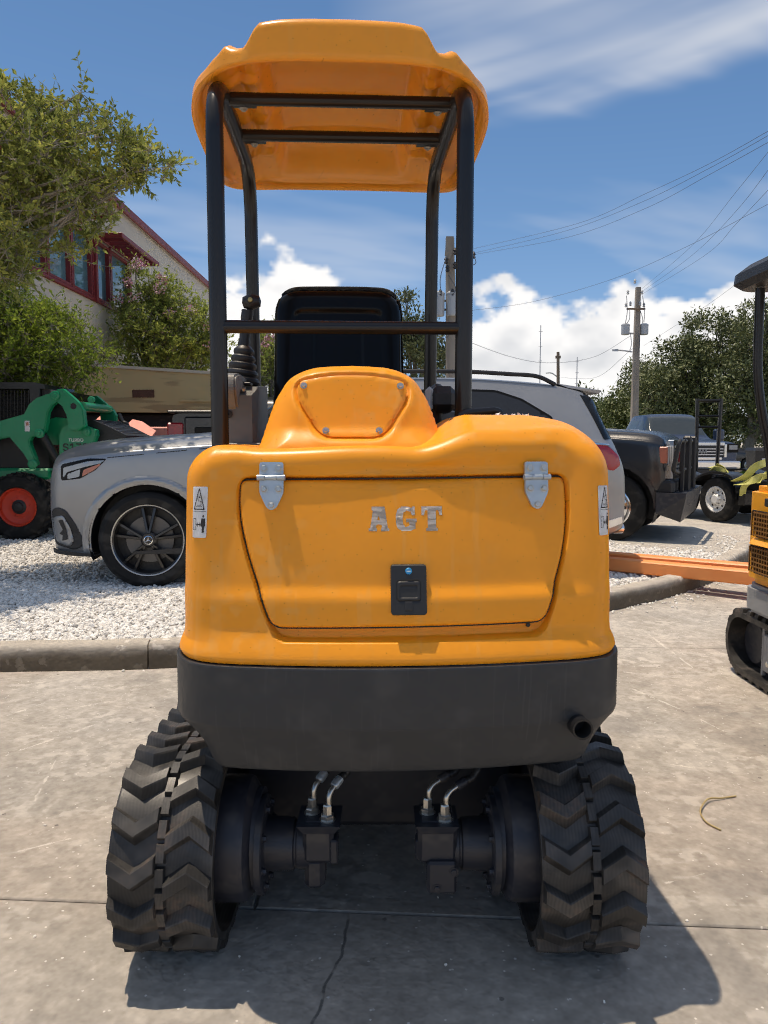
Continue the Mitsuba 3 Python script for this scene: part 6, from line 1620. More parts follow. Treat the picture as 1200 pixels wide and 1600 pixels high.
# orange steel beams across the kerb
pr('beam_orange', proc(lambda p, n, uv: mix((0.78, 0.235, 0.055), (0.86, 0.33, 0.10), n3(p, 8.0, 3))), 0.45)
def beam(a, b, w, h):
    a, b = np.array(a, float), np.array(b, float); d = (b - a) / np.linalg.norm(b - a); s_ = np.cross(d, [0, 0, 1]); s_ /= np.linalg.norm(s_); u_ = np.cross(s_, d)
    pts = []
    for p in (a, b):
        for q, r_ in ((-1, 0), (1, 0), (-1, 1), (1, 1)):
            for e in ((0.85, 0.0), (1.0, 0.08)): pts.append(p + s_ * q * w / 2 * e[0] + u_ * (h * (e[1] if r_ == 0 else 1 - e[1])))
    return hull(pts)
single('steel_beam', beam((1.7, 7.20, 0.10), (4.1, 5.00, 0.150), 0.15, 0.11), 'beam_orange', 'near orange steel beam lying across the kerb', 'beam', 'orange steel beams on the kerb')
single('steel_beam', beam((1.7, 7.42, 0.10), (4.3, 5.10, 0.160), 0.15, 0.13), 'beam_orange', 'far orange steel beam lying behind the other across the kerb', 'beam', 'orange steel beams on the kerb')
# ------------------------------------------------------------------ building at the left
pr('stucco', proc(lambda p, n, uv: mix((0.50, 0.465, 0.40), (0.57, 0.535, 0.465), n3(p, 0.8, 4)) * (0.93 + 0.14 * n3(p, 30.0, 2))), 0.9, spec=0.2, bump=(proc(lambda p, n, uv: n3(p, 40.0, 3), 3e-3), 0.01))
pr('maroon_paint', proc(lambda p, n, uv: mix((0.15, 0.014, 0.018), (0.21, 0.027, 0.030), n3(p, 3.0, 3))), 0.5)
pr('teal_glass', proc(lambda p, n, uv: mix((0.03, 0.10, 0.13), (0.10, 0.21, 0.24), fbm(p.y * 1.4, p.z * 0.5, 2.0, 3))), 0.06, spec=0.8, coat=0.7)
BD = thing('office_building', 'beige stucco office building with maroon roof trim and slatted window shades at the left', 'building')
XB, YB0, YB1, ZB = -5.78, 7.0, 26.6, 6.30
# wall on the side that faces the lot, with its window openings left out
ops = []
wy = [9.4, 10.35, 11.3, 12.42, 13.45, 14.5, 15.55, 16.55, 17.85]
low = [(wy[k] + 0.05, wy[k + 1] - 0.05, 4.12, 5.30) for k in range(8)]
upp = [(a, a + 0.92, 5.42, 5.95) for a in (10.2, 11.2, 12.2, 13.2, 14.2)]
wall = shapely.box(YB0, 0.0, YB1, ZB)
for a, b, c, d in low + upp: wall = wall.difference(shapely.box(a, c, b, d))
part('wall', prism(wall, 0.25, 'yz', (XB - 0.25, 0, 0)), 'stucco', BD)
part('wall', bx((-24, YB1 - 0.25, 0), (XB - 0.251, YB1, ZB), 0), 'stucco', BD)
part('wall', bx((-24, YB0, 0), (XB - 0.251, YB0 + .25, ZB), 0), 'stucco', BD)
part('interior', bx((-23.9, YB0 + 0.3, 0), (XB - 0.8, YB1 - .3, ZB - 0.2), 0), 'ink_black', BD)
rf = part('roof', bx((-24, YB0 - .1, ZB + 0.003), (XB + 0.04, YB1 + .06, ZB + 0.12), 0.01), 'stucco', BD)
part('roof_trim', bx((XB + 0.042, YB0 - .1, ZB - 0.03), (XB + 0.12, YB1 + .1, ZB + 0.16), 0.02), 'maroon_paint', rf)
part('wall_band', bx((XB + 0.001, YB0, 3.02), (XB + 0.03, 13.6, 3.12), 0.004), 'maroon_paint', BD)
for a, b, c, d in low + upp:
    k = part('window', cat(bx((XB - 0.10, a, c), (XB + 0.035, a + 0.045, d), .004), bx((XB - 0.10, b - 0.045, c), (XB + 0.035, b, d), .004), bx((XB - 0.10, a + .045, c), (XB + 0.035, b - .045, c + 0.05), .004), bx((XB - 0.10, a + .045, d - 0.05), (XB + 0.035, b - .045, d), .004)), 'maroon_paint', BD)
    part('pane', bx((XB - 0.07, a + 0.045, c + 0.05), (XB - 0.05, b - 0.045, d - 0.05), 0), 'teal_glass', k)
for b in wy: part('mullion', bx((XB + 0.002, b - 0.025, 4.1), (XB + 0.042, b + 0.025, 5.34), .005), 'maroon_paint', BD)
part('mullion', bx((XB + 0.004, 15.63 - .045, 4.05), (XB + 0.09, 15.63 + .045, 5.36), .01), 'maroon_paint', BD)
part('sill', bx((XB + 0.002, 9.2, 4.05), (XB + 0.05, 17.9, 4.115), .01), 'maroon_paint', BD)
for y0, y1, z in ((15.75, 18.3, 5.38), (12.4, 15.55, 5.66), (9.2, 12.2, 5.66)):
    k = part('sun_shade', cat(bx((XB + 0.05, y0, z - 0.04), (XB + 0.56, y0 + 0.06, z + 0.05), .01), bx((XB + 0.05, y1 - 0.07, z - 0.04), (XB + 0.56, y1, z + 0.05), .01), bx((XB + 0.50, y0 + .06, z - 0.04), (XB + 0.56, y1 - .07, z + 0.05), .01), bx((XB + 0.05, y0 + .07, z - 0.06), (XB + 0.10, y1 - .07, z + 0.06), .01)), 'maroon_paint', BD)
    n_ = int((y1 - y0) / 0.3)
    for q in range(1, n_):
        yy = y0 + (y1 - y0) * q / n_; part('slat', bx((XB + 0.10, yy - 0.02, z - 0.05), (XB + 0.49, yy + 0.02, z + 0.045), .004), 'maroon_paint', k)

# ------------------------------------------------------------------ trees and shrubs
scene['leaf'] = {'type': 'principledthin', 'base_color': {'type': 'mesh_attribute', 'name': 'vertex_color'}, 'roughness': 0.33, 'diff_trans': 0.8, 'eta': 1.4}
scene['far_leaf'] = {'type': 'twosided', 'bsdf': {'type': 'principled', 'base_color': {'type': 'mesh_attribute', 'name': 'vertex_color'}, 'roughness': 0.5, 'specular': 0.4}}
pr('bark', proc(lambda p, n, uv: mix((0.10, 0.085, 0.065), (0.26, 0.235, 0.20), fbm(p.x * 14, p.y * 14, p.z * 4, 4))), 0.9, spec=0.2)
pr('pale_bark', proc(lambda p, n, uv: mix((0.22, 0.19, 0.15), (0.42, 0.38, 0.32), fbm(p.x * 14, p.y * 14, p.z * 5, 4))), 0.85, spec=0.2)


def leaves(C, n_per, spread, size, cols, seed, droop=0.0, aspect=0.42):
    """leaf blades about clump centres C (with a scale each): bent diamonds of four triangles; colours vary leaf by leaf and clump by clump"""
    r = np.random.default_rng(seed)
    C = np.asarray(C, float); n_c = len(C)
    ctr = np.repeat(C[:, :3], n_per, 0); sc = np.repeat(C[:, 3], n_per)
    n_ = len(ctr)
    g = r.normal(size=(n_, 3)); g /= np.linalg.norm(g, axis=1, keepdims=True)
    p = ctr + g * (r.random((n_, 1)) ** 0.55) * (sc * spread)[:, None] * np.array([1, 1, 0.8])
    d = r.normal(size=(n_, 3)) + g * 0.8; d[:, 2] -= droop; d /= np.linalg.norm(d, axis=1, keepdims=True)
    nrm = r.normal(size=(n_, 3)) * 0.8 + [0, 0, 0.9]; w = np.cross(d, nrm); w /= np.linalg.norm(w, axis=1, keepdims=True) + 1e-9
    nn = np.cross(w, d)
    L = size * r.uniform(0.6, 1.35, (n_, 1)); Wd = L * aspect * r.uniform(0.8, 1.2, (n_, 1))
    v = np.stack([p, p + d * L * 0.5 + w * Wd * 0.5 + nn * L * 0.06, p + d * L, p + d * L * 0.5 - w * Wd * 0.5 + nn * L * 0.06], 1)
    f = np.array([[0, 1, 2], [0, 2, 3]])[None] + 4 * np.arange(n_)[:, None, None]
    cols = np.asarray(cols, float)
    ct_ = np.repeat(r.random(n_c), n_per); t = np.clip(0.55 * ct_ + 0.45 * r.random(n_), 0, 0.999) * (len(cols) - 1)
    i = t.astype(int); c = cols[i] + (cols[np.minimum(i + 1, len(cols) - 1)] - cols[i]) * (t - i)[:, None]
    c = c * r.uniform(0.75, 1.25, (n_, 1))
    return trimesh.Trimesh(v.reshape(-1, 3), f.reshape(-1, 3), process=False), np.repeat(np.clip(c, 0.004, 0.6), 4, 0)


def sprays(C, n_tw, n_lf, spread, size, cols, seed, droop=0.0, aspect=0.42):
    """clumps of twigs with leaves along them: returns the leaves and the twigs"""
    r = np.random.default_rng(seed)
    C = np.asarray(C, float); n_c = len(C)
    c0 = np.repeat(C[:, :3], n_tw, 0); sc = np.repeat(C[:, 3], n_tw); m = len(c0)
    g = r.normal(size=(m, 3)); g[:, 2] += 0.35; g /= np.linalg.norm(g, axis=1, keepdims=True)
    L = (sc * spread * r.uniform(0.7, 1.35, m))[:, None]
    bend = r.normal(size=(m, 3)) * 0.22; bend[:, 2] -= droop
    pt = lambda t: c0[:, None] + g[:, None] * (L[:, None] * t[..., None]) + bend[:, None] * (L[:, None] * (t ** 2)[..., None])
    tw = []
    tt = np.linspace(-0.25, 1, 4)[None].repeat(m, 0); P = pt(tt); w = (0.0032 * np.linspace(1.2, 0.4, 4))[None, :, None]
    u = np.cross(g, [0.3, 0.2, 0.9]); u /= np.linalg.norm(u, axis=1, keepdims=True); v_ = np.cross(g, u)
    ring = np.stack([P + (u * math.cos(a) + v_ * math.sin(a))[:, None] * w for a in (0, 2.094, 4.189)], 2)      # (m, 4, 3, 3)
    q = np.array([[i * 3 + j, i * 3 + (j + 1) % 3, (i + 1) * 3 + (j + 1) % 3, (i + 1) * 3 + j] for i in range(3) for j in range(3)])
    twm = tm(ring.reshape(-1, 3), (q[None] + 12 * np.arange(m)[:, None, None]).reshape(-1, 4))
    t = np.clip(np.linspace(0.12, 1.0, n_lf)[None] + r.normal(0, 0.04, (m, n_lf)), 0, 1.02); p = pt(t).reshape(-1, 3)
    n_ = len(p); gg = np.repeat(g, n_lf, 0)
    d = gg * 0.75 + r.normal(size=(n_, 3)) * 0.75; d[:, 2] -= droop; d /= np.linalg.norm(d, axis=1, keepdims=True)
    nrm = r.normal(size=(n_, 3)) * 0.75 + [0, 0, 0.9]; w = np.cross(d, nrm); w /= np.linalg.norm(w, axis=1, keepdims=True) + 1e-9; nn = np.cross(w, d)
    Ln = size * r.uniform(0.55, 1.3, (n_, 1)); Wd = Ln * aspect * r.uniform(0.8, 1.2, (n_, 1))
    v = np.stack([p, p + d * Ln * 0.45 + w * Wd * 0.5 + nn * Ln * 0.07, p + d * Ln, p + d * Ln * 0.45 - w * Wd * 0.5 + nn * Ln * 0.07], 1)
    f = np.array([[0, 1, 2], [0, 2, 3]])[None] + 4 * np.arange(n_)[:, None, None]
    cols = np.asarray(cols, float)
    ct_ = np.repeat(r.random(n_c), n_tw * n_lf); k = np.clip(0.55 * ct_ + 0.45 * r.random(n_), 0, 0.999) * (len(cols) - 1)
    i = k.astype(int); c = cols[i] + (cols[np.minimum(i + 1, len(cols) - 1)] - cols[i]) * (k - i)[:, None]
    return (trimesh.Trimesh(v.reshape(-1, 3), f.reshape(-1, 3), process=False), np.repeat(np.clip(c * r.uniform(0.75, 1.25, (n_, 1)), 0.004, 0.6), 4, 0)), twm


def leafpart(name, mc, key, bs='leaf'):
    k = numbered((key + '__' if key else '') + name)
    scene[k] = mikit.ply(mc[0], bs, color=mc[1]); return k


def limb(a, b, r0, r1, seed, bend=0.12, n=7):
    r = np.random.default_rng(seed); a, b = np.asarray(a, float), np.asarray(b, float); L = np.linalg.norm(b - a)
    t = np.linspace(0, 1, n)[:, None]; q = a + (b - a) * t + np.array([0, 0, L * bend]) * np.sin(t * PI) + np.cumsum(r.normal(0, L * 0.018, (n, 3)), 0) * np.sin(t * PI)
    return tube(spline(q, 3), np.linspace(r0, r1, 3 * (n - 1) + 1), 8)


def crown_points(blobs, n, seed, hollow=0.55):
    """clump centres in a set of ellipsoids (x, y, z, rx, ry, rz, weight), more towards their skins"""
    r = np.random.default_rng(seed); B = np.asarray(blobs, float); w = B[:, 6] / B[:, 6].sum(); out = []
    for k in r.choice(len(B), n, p=w):
        g = r.normal(size=3); g /= np.linalg.norm(g); t = hollow + (1 - hollow) * r.random() ** 0.7
        if r.random() < 0.25: t = r.random() ** 0.5
        out.append(B[k, :3] + g * B[k, 3:6] * t)
    return np.array(out)


def tree(name, lab, cat_, base, blobs, n_c, n_per, spread, size, cols, seed, group=None, bark='bark', r0=0.16, fork=0.45, limbs=14, twigs=40, leafb='leaf', droop=0.0, trunk=True, aspect=0.42):
    r = np.random.default_rng(seed)
    key = thing(name, lab, cat_, group)
    P = crown_points(blobs, n_c, seed); P = P[~((P[:, 0] < -5.5) & (P[:, 1] > 6.9))]          # nothing grows into the building
    C = np.c_[P, r.uniform(0.6, 1.25, len(P))]
    ctr = np.average(np.asarray(blobs)[:, :3], axis=0, weights=np.asarray(blobs)[:, 6])
    base = np.asarray(base, float)
    fk = base + (ctr - base) * fork + [0, 0, 0]
    wood = []
    if trunk: wood.append(limb(base - [0, 0, 0.1], fk, r0, r0 * 0.72, seed + 1, 0.03))
    ends = P[r.choice(len(P), min(limbs, len(P)), replace=False)]
    for q, e in enumerate(ends):
        wood.append(limb(fk, e, r0 * 0.52, r0 * 0.10, seed + 10 + q, 0.10))
    for q in range(twigs):
        e = ends[r.integers(len(ends))]; d = P[np.argmin(np.linalg.norm(P - (e + r.normal(0, 0.45, 3) * np.asarray(blobs)[0, 3]), axis=1))]
        s_ = fk + (e - fk) * r.uniform(0.55, 1.0); wood.append(limb(s_, d, r0 * 0.14, r0 * 0.035, seed + 100 + q, 0.06, 5))
    if leafb == 'leaf':
        lf, tw = sprays(C, max(4, n_per // 11), 12, spread, size, cols, seed + 5, droop, aspect)
        part('trunk', cat(*wood), bark, key, smooth=60)
        labels[part('twigs', tw, bark, key)] = {'kind': 'stuff'}
        leafpart('crown', lf, key, leafb)
    else:
        part('trunk', cat(*wood), bark, key, smooth=60)
        leafpart('crown', leaves(C, n_per, spread, size, cols, seed + 5, droop, aspect), key, leafb)
    return key, P


def bl(u, v, y, rpx, ry=None, w=1.0, fz=1.0):
    """a crown lobe measured in the photograph, as a real ellipsoid at distance y"""
    c = at(u, v, y); r = rpx / FPX * y
    return [*c, r, ry or r, r * fz, w * r * r]

OAK = [(0.126, 0.154, 0.049), (0.21, 0.245, 0.07), (0.294, 0.329, 0.091), (0.392, 0.413, 0.112), (0.55, 0.504, 0.098)]
oak = [bl(20, 265, 7.15, 75, 1.0), bl(85, 235, 7.05, 66, 1.0), bl(150, 245, 6.95, 54, .7), bl(200, 250, 6.85, 34, .4), bl(238, 258, 6.80, 22, .3, 1.2), bl(262, 272, 6.75, 14, .2, 1.4), bl(110, 300, 6.85, 58, .9), bl(30, 330, 6.75, 58, 1.0), bl(125, 340, 6.75, 24, .4, .6), bl(180, 290, 6.85, 22, .4), bl(60, 185, 7.15, 36, .5), bl(215, 215, 6.85, 18, .3),
       bl(5, 395, 6.55, 34, .6, .4), bl(-60, 260, 6.55, 110, 1.2), bl(-60, 380, 6.15, 80, 1.0), bl(-190, 240, 6.15, 130, 1.4), bl(90, 385, 6.75, 18, .3, .25), bl(150, 175, 7.05, 22, .3)]
tree('oak_tree', 'large glossy leaved oak branch crown reaching in front of the building at upper left', 'tree', (-6.4, 6.6, 0.09), oak, 640, 60, 0.205, 0.058, OAK, 11, bark='pale_bark', r0=0.075, limbs=34, twigs=130, fork=0.35)
CRM = [(0.154, 0.196, 0.056), (0.252, 0.308, 0.077), (0.364, 0.42, 0.105), (0.476, 0.532, 0.14)]
crm = [bl(235, 515, 16.4, 62, .8), bl(175, 500, 16.4, 30, .5), bl(290, 520, 16.4, 52, .7), bl(214, 428, 16.4, 15, .3), bl(200, 550, 16.2, 55, .7), bl(270, 560, 16.2, 50, .7), bl(325, 545, 16.4, 34, .6), bl(250, 462, 16.4, 26, .4), bl(195, 462, 16.4, 18, .3), bl(290, 460, 16.4, 14, .3)]
kc_, Pc = tree('crape_myrtle', 'crape myrtle with pink flower clusters in front of the building above the tan container', 'tree', (at(240, 640, 16.4)[0], 16.4, 0.05), crm, 420, 60, 0.34, 0.088, CRM, 21, r0=0.09, limbs=14, twigs=40)
def flowers(key, spots, y, seed, s=0.10):
    r = np.random.default_rng(seed)
    C = np.array([[*at(u, v, y), 1.0] for u, v in spots])
    leafpart('flower_clusters', leaves(C, 60, s, 0.040, [(0.50, 0.22, 0.32), (0.62, 0.36, 0.44), (0.70, 0.50, 0.52)], seed, aspect=0.9), key, 'far_leaf')
flowers(kc_, [(216, 408), (208, 418), (252, 437), (248, 452), (106, 485), (110, 490), (200, 440), (188, 466), (298, 482), (265, 490), (256, 520), (327, 510), (330, 540), (212, 465), (222, 412)], 15.9, 5, 0.14)
crm2 = [bl(425, 560, 14.0, 40, .8), bl(400, 540, 14.0, 26, .5), bl(445, 545, 14.0, 26, .5), bl(420, 590, 14.0, 45, .8)]
kc2, _ = tree('crape_myrtle', 'crape myrtle with pink flowers seen between the canopy post and the seat', 'tree', (at(425, 640, 14)[0], 14.0, 0.05), crm2, 150, 60, 0.28, 0.07, CRM, 31, r0=0.06)
flowers(kc2, [(416, 536), (422, 530), (434, 527), (440, 532), (398, 540), (404, 552)], 13.6, 6, 0.12)
BSH = [(0.125, 0.188, 0.031), (0.2, 0.275, 0.044), (0.3, 0.388, 0.056), (0.413, 0.475, 0.075)]
bsh = [bl(30, 530, 10.2, 60, .8), bl(95, 535, 10.2, 50, .7), bl(130, 560, 10.1, 32, .5), bl(-20, 500, 10.2, 70, .9), bl(20, 470, 10.2, 34, .5), bl(60, 575, 10.1, 48, .7), bl(-50, 570, 10, 60, .7), bl(110, 505, 10.2, 26, .4), bl(135, 590, 10.0, 16, .3), bl(35, 590, 10.0, 34, .5)]
tree('shrub', 'bright lime green leafy shrub at the left edge above the green loader', 'shrub', (at(40, 680, 10.4)[0], 10.4, 0.05), bsh, 400, 60, 0.25, 0.062, BSH, 41, r0=0.06, limbs=16, twigs=40)
FAR = [(0.068, 0.086, 0.035), (0.105, 0.127, 0.049), (0.149, 0.169, 0.068), (0.203, 0.223, 0.095)]
mid = [bl(660, 545, 24, 30, .8), bl(640, 500, 24, 22, .6), bl(635, 470, 24, 10, .3), bl(690, 560, 24, 18, .5), bl(655, 590, 24, 40, .8), bl(625, 530, 24, 26, .6), bl(680, 520, 24, 12, .3)]
tree('oak_tree', 'small dark green tree behind the seat and the utility pole beyond the SUV', 'tree', (at(655, 700, 24)[0], 24, 0), mid, 170, 45, 0.38, 0.13, FAR, 51, r0=0.12, leafb='far_leaf')
g_ = 'dark oaks beyond the parking lot'
big1 = [bl(1105, 540, 40, 55, 2), bl(1060, 590, 40, 60, 2), bl(1130, 590, 40, 70, 2.5), bl(1020, 610, 40, 50, 1.8), bl(1090, 640, 40, 60, 2), bl(1030, 655, 40, 46, 1.6), bl(1070, 670, 41, 34, 2), bl(1130, 672, 41, 30, 2), bl(1110, 505, 40, 22, 1), bl(1065, 555, 40, 24, 1)]
tree('oak_tree', 'broad dark green oak right of the concrete utility pole behind the blue pickup', 'tree', (at(1100, 700, 40)[0], 40, 0), big1, 520, 60, 0.62, 0.20, FAR, 61, r0=0.30, limbs=16, leafb='far_leaf', fork=0.30, group=g_)
big2 = [bl(1180, 520, 37, 48, 2), bl(1215, 560, 37, 80, 3), bl(1170, 590, 37, 56, 2), bl(1210, 630, 37, 60, 2), bl(1160, 640, 37, 36, 1.5), bl(1195, 668, 40, 30, 2), bl(1270, 540, 37, 90, 3)]
tree('oak_tree', 'tall dark green oak at the right edge behind the second excavator post', 'tree', (at(1158, 700, 37)[0], 37, 0), big2, 460, 60, 0.6, 0.19, FAR, 71, r0=0.34, limbs=16, leafb='far_leaf', fork=0.30, group=g_)
big3 = [bl(985, 640, 46, 34, 2), bl(962, 650, 48, 26, 1.6), bl(1005, 610, 46, 30, 1.6), bl(985, 668, 46, 30, 2), bl(1000, 580, 46, 16, 1)]
tree('oak_tree', 'lighter green oak directly behind the foot of the concrete utility pole', 'tree', (at(985, 695, 46)[0], 46, 0), big3, 260, 50, 0.62, 0.20, [(0.075, 0.095, 0.03), (0.11, 0.135, 0.04), (0.16, 0.18, 0.06)], 81, r0=0.2, leafb='far_leaf')
big4 = [bl(935, 655, 60, 24, 2), bl(952, 640, 60, 16, 1.4), bl(925, 668, 60, 20, 1.6), bl(960, 668, 60, 24, 2)]
tree('shrub', 'low pale green tree at the foot of the sky left of the concrete utility pole', 'tree', (at(940, 697, 60)[0], 60, 0), big4, 130, 50, 0.8, 0.26, [(0.08, 0.11, 0.04), (0.13, 0.16, 0.055), (0.18, 0.21, 0.08)], 91, r0=0.2, leafb='far_leaf')
# far row closing the horizon, mostly hidden by the vehicles
rf_ = np.random.default_rng(5)
fb = []
for x in np.arange(-150, 170, 3.6):
    if -26 < x < -5: continue
    y = 80 + rf_.uniform(-4, 8); h = rf_.uniform(3.0, 6.5)
    fb.append([x, y, h * 0.55, 3.2, 2.6, h * 0.6, 1.0])
Pf = crown_points(fb, 3000, 7); mf = leaves(np.c_[Pf, rf_.uniform(.7, 1.2, len(Pf))], 26, 1.3, 0.55, FAR, 9)
kf = leafpart('far_treeline', mf, None, 'far_leaf'); labels[kf] = {'kind': 'stuff', 'label': 'far low line of dark trees along the horizon'}
pr('grass_mat', proc(lambda p, n, uv: mix((0.035, 0.065, 0.012), (0.10, 0.14, 0.03), fbm(p.x * 2, p.y * 2, 0.0, 3))), 0.9, spec=0.2)
pr('asphalt', proc(lambda p, n, uv: mix((0.17, 0.155, 0.135), (0.25, 0.235, 0.21), fbm(p.x * 0.8, p.y * 0.8, 0.0, 4))), 0.9, spec=0.2)
struct('lawn', tm([[10, 31, 0.0], [60, 27, 0.0], [60, 70, 0.0], [10, 70, 0.0]], [[0, 1, 2, 3]]), 'grass_mat')
struct('road', tm([[9, 24.5, -0.004], [60, 19, -0.004], [60, 26.8, -0.004], [9, 30.8, -0.004]], [[0, 1, 2, 3]]), 'asphalt')
rg = np.random.default_rng(2); gx = rg.uniform(12, 30, 9000); gy = rg.uniform(29.5, 36, 9000)
kk = gy > 31 - (gx - 10) * 0.08; gx, gy = gx[kk], gy[kk]; h_ = rg.uniform(0.05, 0.16, len(gx)); a_ = rg.random(len(gx)) * PI
gv = np.stack([np.stack([gx - .03 * np.cos(a_), gy - .03 * np.sin(a_), 0 * gx], 1), np.stack([gx + .03 * np.cos(a_), gy + .03 * np.sin(a_), 0 * gx], 1), np.stack([gx + rg.normal(0, .03, len(gx)), gy, h_], 1)], 1)
struct('grass', tm(gv.reshape(-1, 3), np.arange(len(gx) * 3).reshape(-1, 3)), 'grass_mat', kind='stuff', label='rough green grass below the right trees')

# ------------------------------------------------------------------ utility poles, masts, wires
pr('pole_concrete', proc(lambda p, n, uv: mix((0.22, 0.19, 0.155), (0.33, 0.295, 0.25), fbm(p.x * 5, p.y * 5, p.z * 1.5, 3))), 0.85)
pr('pole_wood', (0.20, 0.15, 0.11), 0.9)
pr('galv_grey', (0.42, 0.44, 0.46), 0.45, metal=0.3)
pr('wire_black', (0.09, 0.10, 0.12), 0.6)
def sqpole(x, y, z1, w0, w1):
    return hull([(x + a * w, y + b * w, z) for z, w in ((0, w0 / 2), (z1, w1 / 2)) for a in (-1, 1) for b in (-1, 1)])
def can(c, r, h): return lathe([(0, 0), (r * 0.9, 0), (r, 0.04), (r, h - 0.05), (r * 1.05, h - .04), (r * 1.05, h), (r * 0.6, h + .05), (0, h + .06)], c, (0, 0, 1), 22)
U1 = thing('utility_pole', 'tan concrete utility pole with two grey transformers and a crossarm at the right', 'utility pole', 'utility poles')
Y1 = 32.0; b1 = at(990, 692, Y1); t1 = at(990, 449, Y1)
part('pole', sqpole(b1[0], Y1, t1[2], 0.30, 0.18), 'pole_concrete', U1)
for u in (977, 1006):
    q = at(u, 523, Y1); part('transformer', can(q, 0.17, 0.40), 'galv_grey', U1, smooth=40)
q0, q1 = at(975, 521, Y1), at(1008, 521, Y1); part('crossarm', tube([q0, q1], 0.035, 8), 'galv_grey', U1)
q0, q1 = at(977, 484, Y1), at(1006, 484, Y1); part('crossarm', bx(q0 - [0, .2, .03], q1 + [0, -.13, .04], .01), 'pole_wood', U1)
ins = []
for u, v in ((978, 480), (985, 478), (1000, 478), (1006, 480), (992, 443), (981, 460), (1003, 460)): q = at(u, v, Y1 - .15); ins.append(lathe([(.03, 0), (.06, .03), (.03, .08), (.06, .11), (.02, .18), (0, .18)], q, (0, 0, 1), 8))
part('insulators', cat(*ins), 'galv_grey', U1)
part('jumper_wires', cat(*[tube(spline([at(a, b, Y1 - .2), at((a + c) / 2 + 2, (b + d) / 2 + 3, Y1 - .3), at(c, d, Y1 - .2)], 5), 0.013, 5) for a, b, c, d in ((979, 462, 977, 506), (1004, 462, 1006, 504), (984, 484, 979, 506), (1000, 484, 1004, 505), (985, 520, 984, 548), (998, 520, 996, 552))]), 'wire_black', U1)
part('lamp_arm', tube(spline([at(988, 550, Y1), at(975, 548, Y1), at(963, 547, Y1)], 4), 0.03, 6), 'galv_grey', U1)
part('lamp_head', hull([at(u, v, Y1 + dy) for u, v in ((956, 546), (966, 545), (966, 549), (957, 549)) for dy in (-.12, .12)]), 'galv_grey', U1)
U2 = thing('utility_pole', 'grey utility pole with transformers close behind the right canopy post', 'utility pole', 'utility poles')
Y2 = 21.0; b2 = at(708, 692, Y2); t2 = at(703, 372, Y2)
part('pole', tube([(b2[0], Y2, 0), (t2[0], Y2, t2[2])], [0.19, 0.115], 14), 'pole_concrete', U2, smooth=60)
for u in (686, 706, 728): part('transformer', can(at(u, 494, Y2 - .1), 0.145, 0.60), 'galv_grey', U2, smooth=40)
part('bracket', cat(*[tube([at(684, v, Y2), at(728, v, Y2)], 0.03, 6) for v in (470, 484)]), 'dark_metal', U2)
part('switch_cluster', cat(hull([at(u, v, Y2 + dy) for u, v in ((697, 369), (709, 369), (708, 392), (703, 406), (695, 400)) for dy in (-.2, .1)])), 'pole_concrete', U2)
part('insulators', cat(*[lathe([(.03, 0), (.06, .03), (.03, .08), (.06, .11), (.02, .18), (0, .18)], at(u, v, Y2 - .2), (0, 0, 1), 8) for u, v in ((697, 412), (699, 425), (711, 398), (711, 420), (688, 463), (707, 462), (740, 404))]), 'dark_metal', U2)
part('jumper_wires', cat(*[tube(spline([at(a, b, Y2 - .25), at((a + c) / 2 + e, (b + d) / 2 + 4, Y2 - .35), at(c, d, Y2 - .25)], 6), 0.011, 5) for a, b, c, d, e in ((698, 400, 690, 462, -6), (701, 430, 707, 462, 8), (682, 515, 700, 518, 3), (684, 512, 694, 530, -4), (700, 512, 696, 528, 3), (740, 398, 737, 415, 5))]), 'wire_black', U2)
U3 = thing('utility_pole', 'thin wooden utility pole with a street lamp far behind the SUV roof', 'utility pole', 'utility poles')
Y3 = 62.0; b3, t3 = at(873, 692, Y3), at(872, 550, Y3)
part('pole', tube([(b3[0], Y3, 0), (t3[0], Y3, t3[2])], [0.17, 0.12], 8), 'pole_wood', U3)
part('crossarm', bx(at(868, 559, Y3) - [0, .1, .05], at(876, 556, Y3) + [0, .1, 0], 0), 'pole_wood', U3)
part('lamp_arm', tube(spline([at(872, 590, Y3), at(862, 583, Y3), at(853, 583, Y3)], 4), 0.05, 6), 'galv_grey', U3)
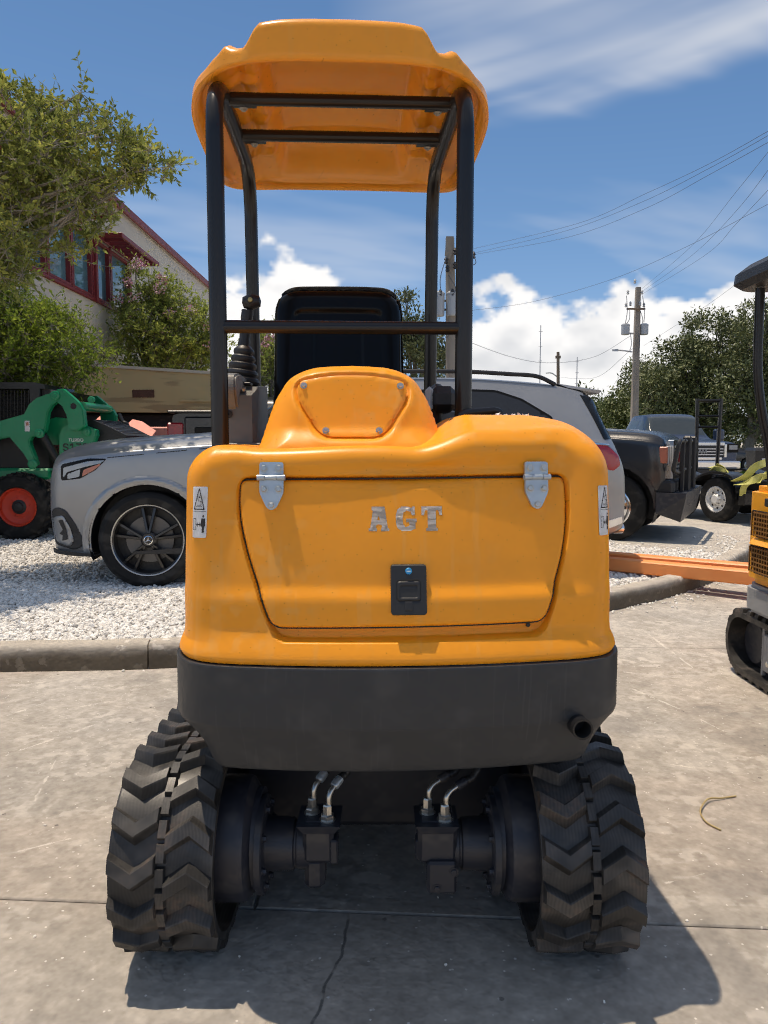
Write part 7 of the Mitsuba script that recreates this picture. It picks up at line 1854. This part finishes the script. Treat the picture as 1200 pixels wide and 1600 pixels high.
for u, v, nm in ((845, 508, 'tall thin radio mast standing left of the wooden pole'), (902, 558, 'thin radio mast standing right of the wooden pole')):
    Y4 = 130.0; q = at(u, v, Y4)
    k = thing('radio_mast', nm, 'mast', 'far radio masts')
    part('mast', tube([(q[0], Y4, 0), (q[0], Y4, q[2])], [0.12, 0.07], 6), 'galv_grey', k)
    part('crossbars', cat(*[tube([(q[0] - .3, Y4, z), (q[0] + .3, Y4, z)], 0.05, 5) for z in np.linspace(q[2] * 0.6, q[2] * 0.95, 4)]), 'galv_grey', k)
WL = [([(712, 395, 21), (900, 350, 19), (1010, 302, 16), (1110, 255, 13), (1230, 188, 10)], .010), ([(712, 402, 21), (880, 362, 19), (1000, 317, 16), (1110, 262, 13), (1230, 195, 10)], .010), ([(740, 398, 21), (890, 370, 19), (1010, 325, 16), (1110, 272, 13), (1230, 206, 10)], .010),
      ([(1002, 452, 32), (1080, 385, 24), (1150, 300, 17), (1230, 200, 12)], .011), ([(1004, 455, 32), (1080, 400, 24), (1150, 330, 17), (1230, 225, 12)], .011), ([(1006, 458, 32), (1100, 400, 22), (1150, 350, 17), (1230, 265, 12)], .011),
      ([(712, 488, 21), (830, 472, 21), (960, 435, 20), (1080, 382, 17), (1230, 303, 13)], .011), ([(716, 528, 21), (800, 558, 24), (862, 567, 27), (930, 557, 30), (985, 525, 32)], .018), ([(960, 600, 40), (985, 560, 33), (990, 555, 32)], .015), ([(876, 590, 60), (930, 590, 46), (988, 545, 32)], .022), ([(1006, 540, 32), (1100, 480, 25), (1170, 430, 20), (1230, 398, 15)], .011)]
for q, (w, r) in enumerate(WL):
    names = ['topmost of the three wires rising from the near pole to the upper right', 'middle of the three wires rising from the near pole to the upper right', 'lowest of the three wires rising from the near pole to the upper right', 'uppermost wire fanning from the top of the concrete pole to the upper right', 'middle wire fanning from the top of the concrete pole to the upper right', 'lowest wire fanning from the top of the concrete pole to the upper right',
             'long single wire crossing low in front of the cumulus cloud to the right edge', 'sagging wire between the near pole and the concrete pole', 'short slack wire at the left foot of the concrete pole crown', 'far thin wire from the wooden pole to the concrete pole', 'wire from the concrete pole over the oak to the right edge']
    single('overhead_wire', tube(spline([at(*p) for p in w], 8), r * 0.36, 5), 'wire_black', names[q], 'wire', 'overhead wires', smooth=True)
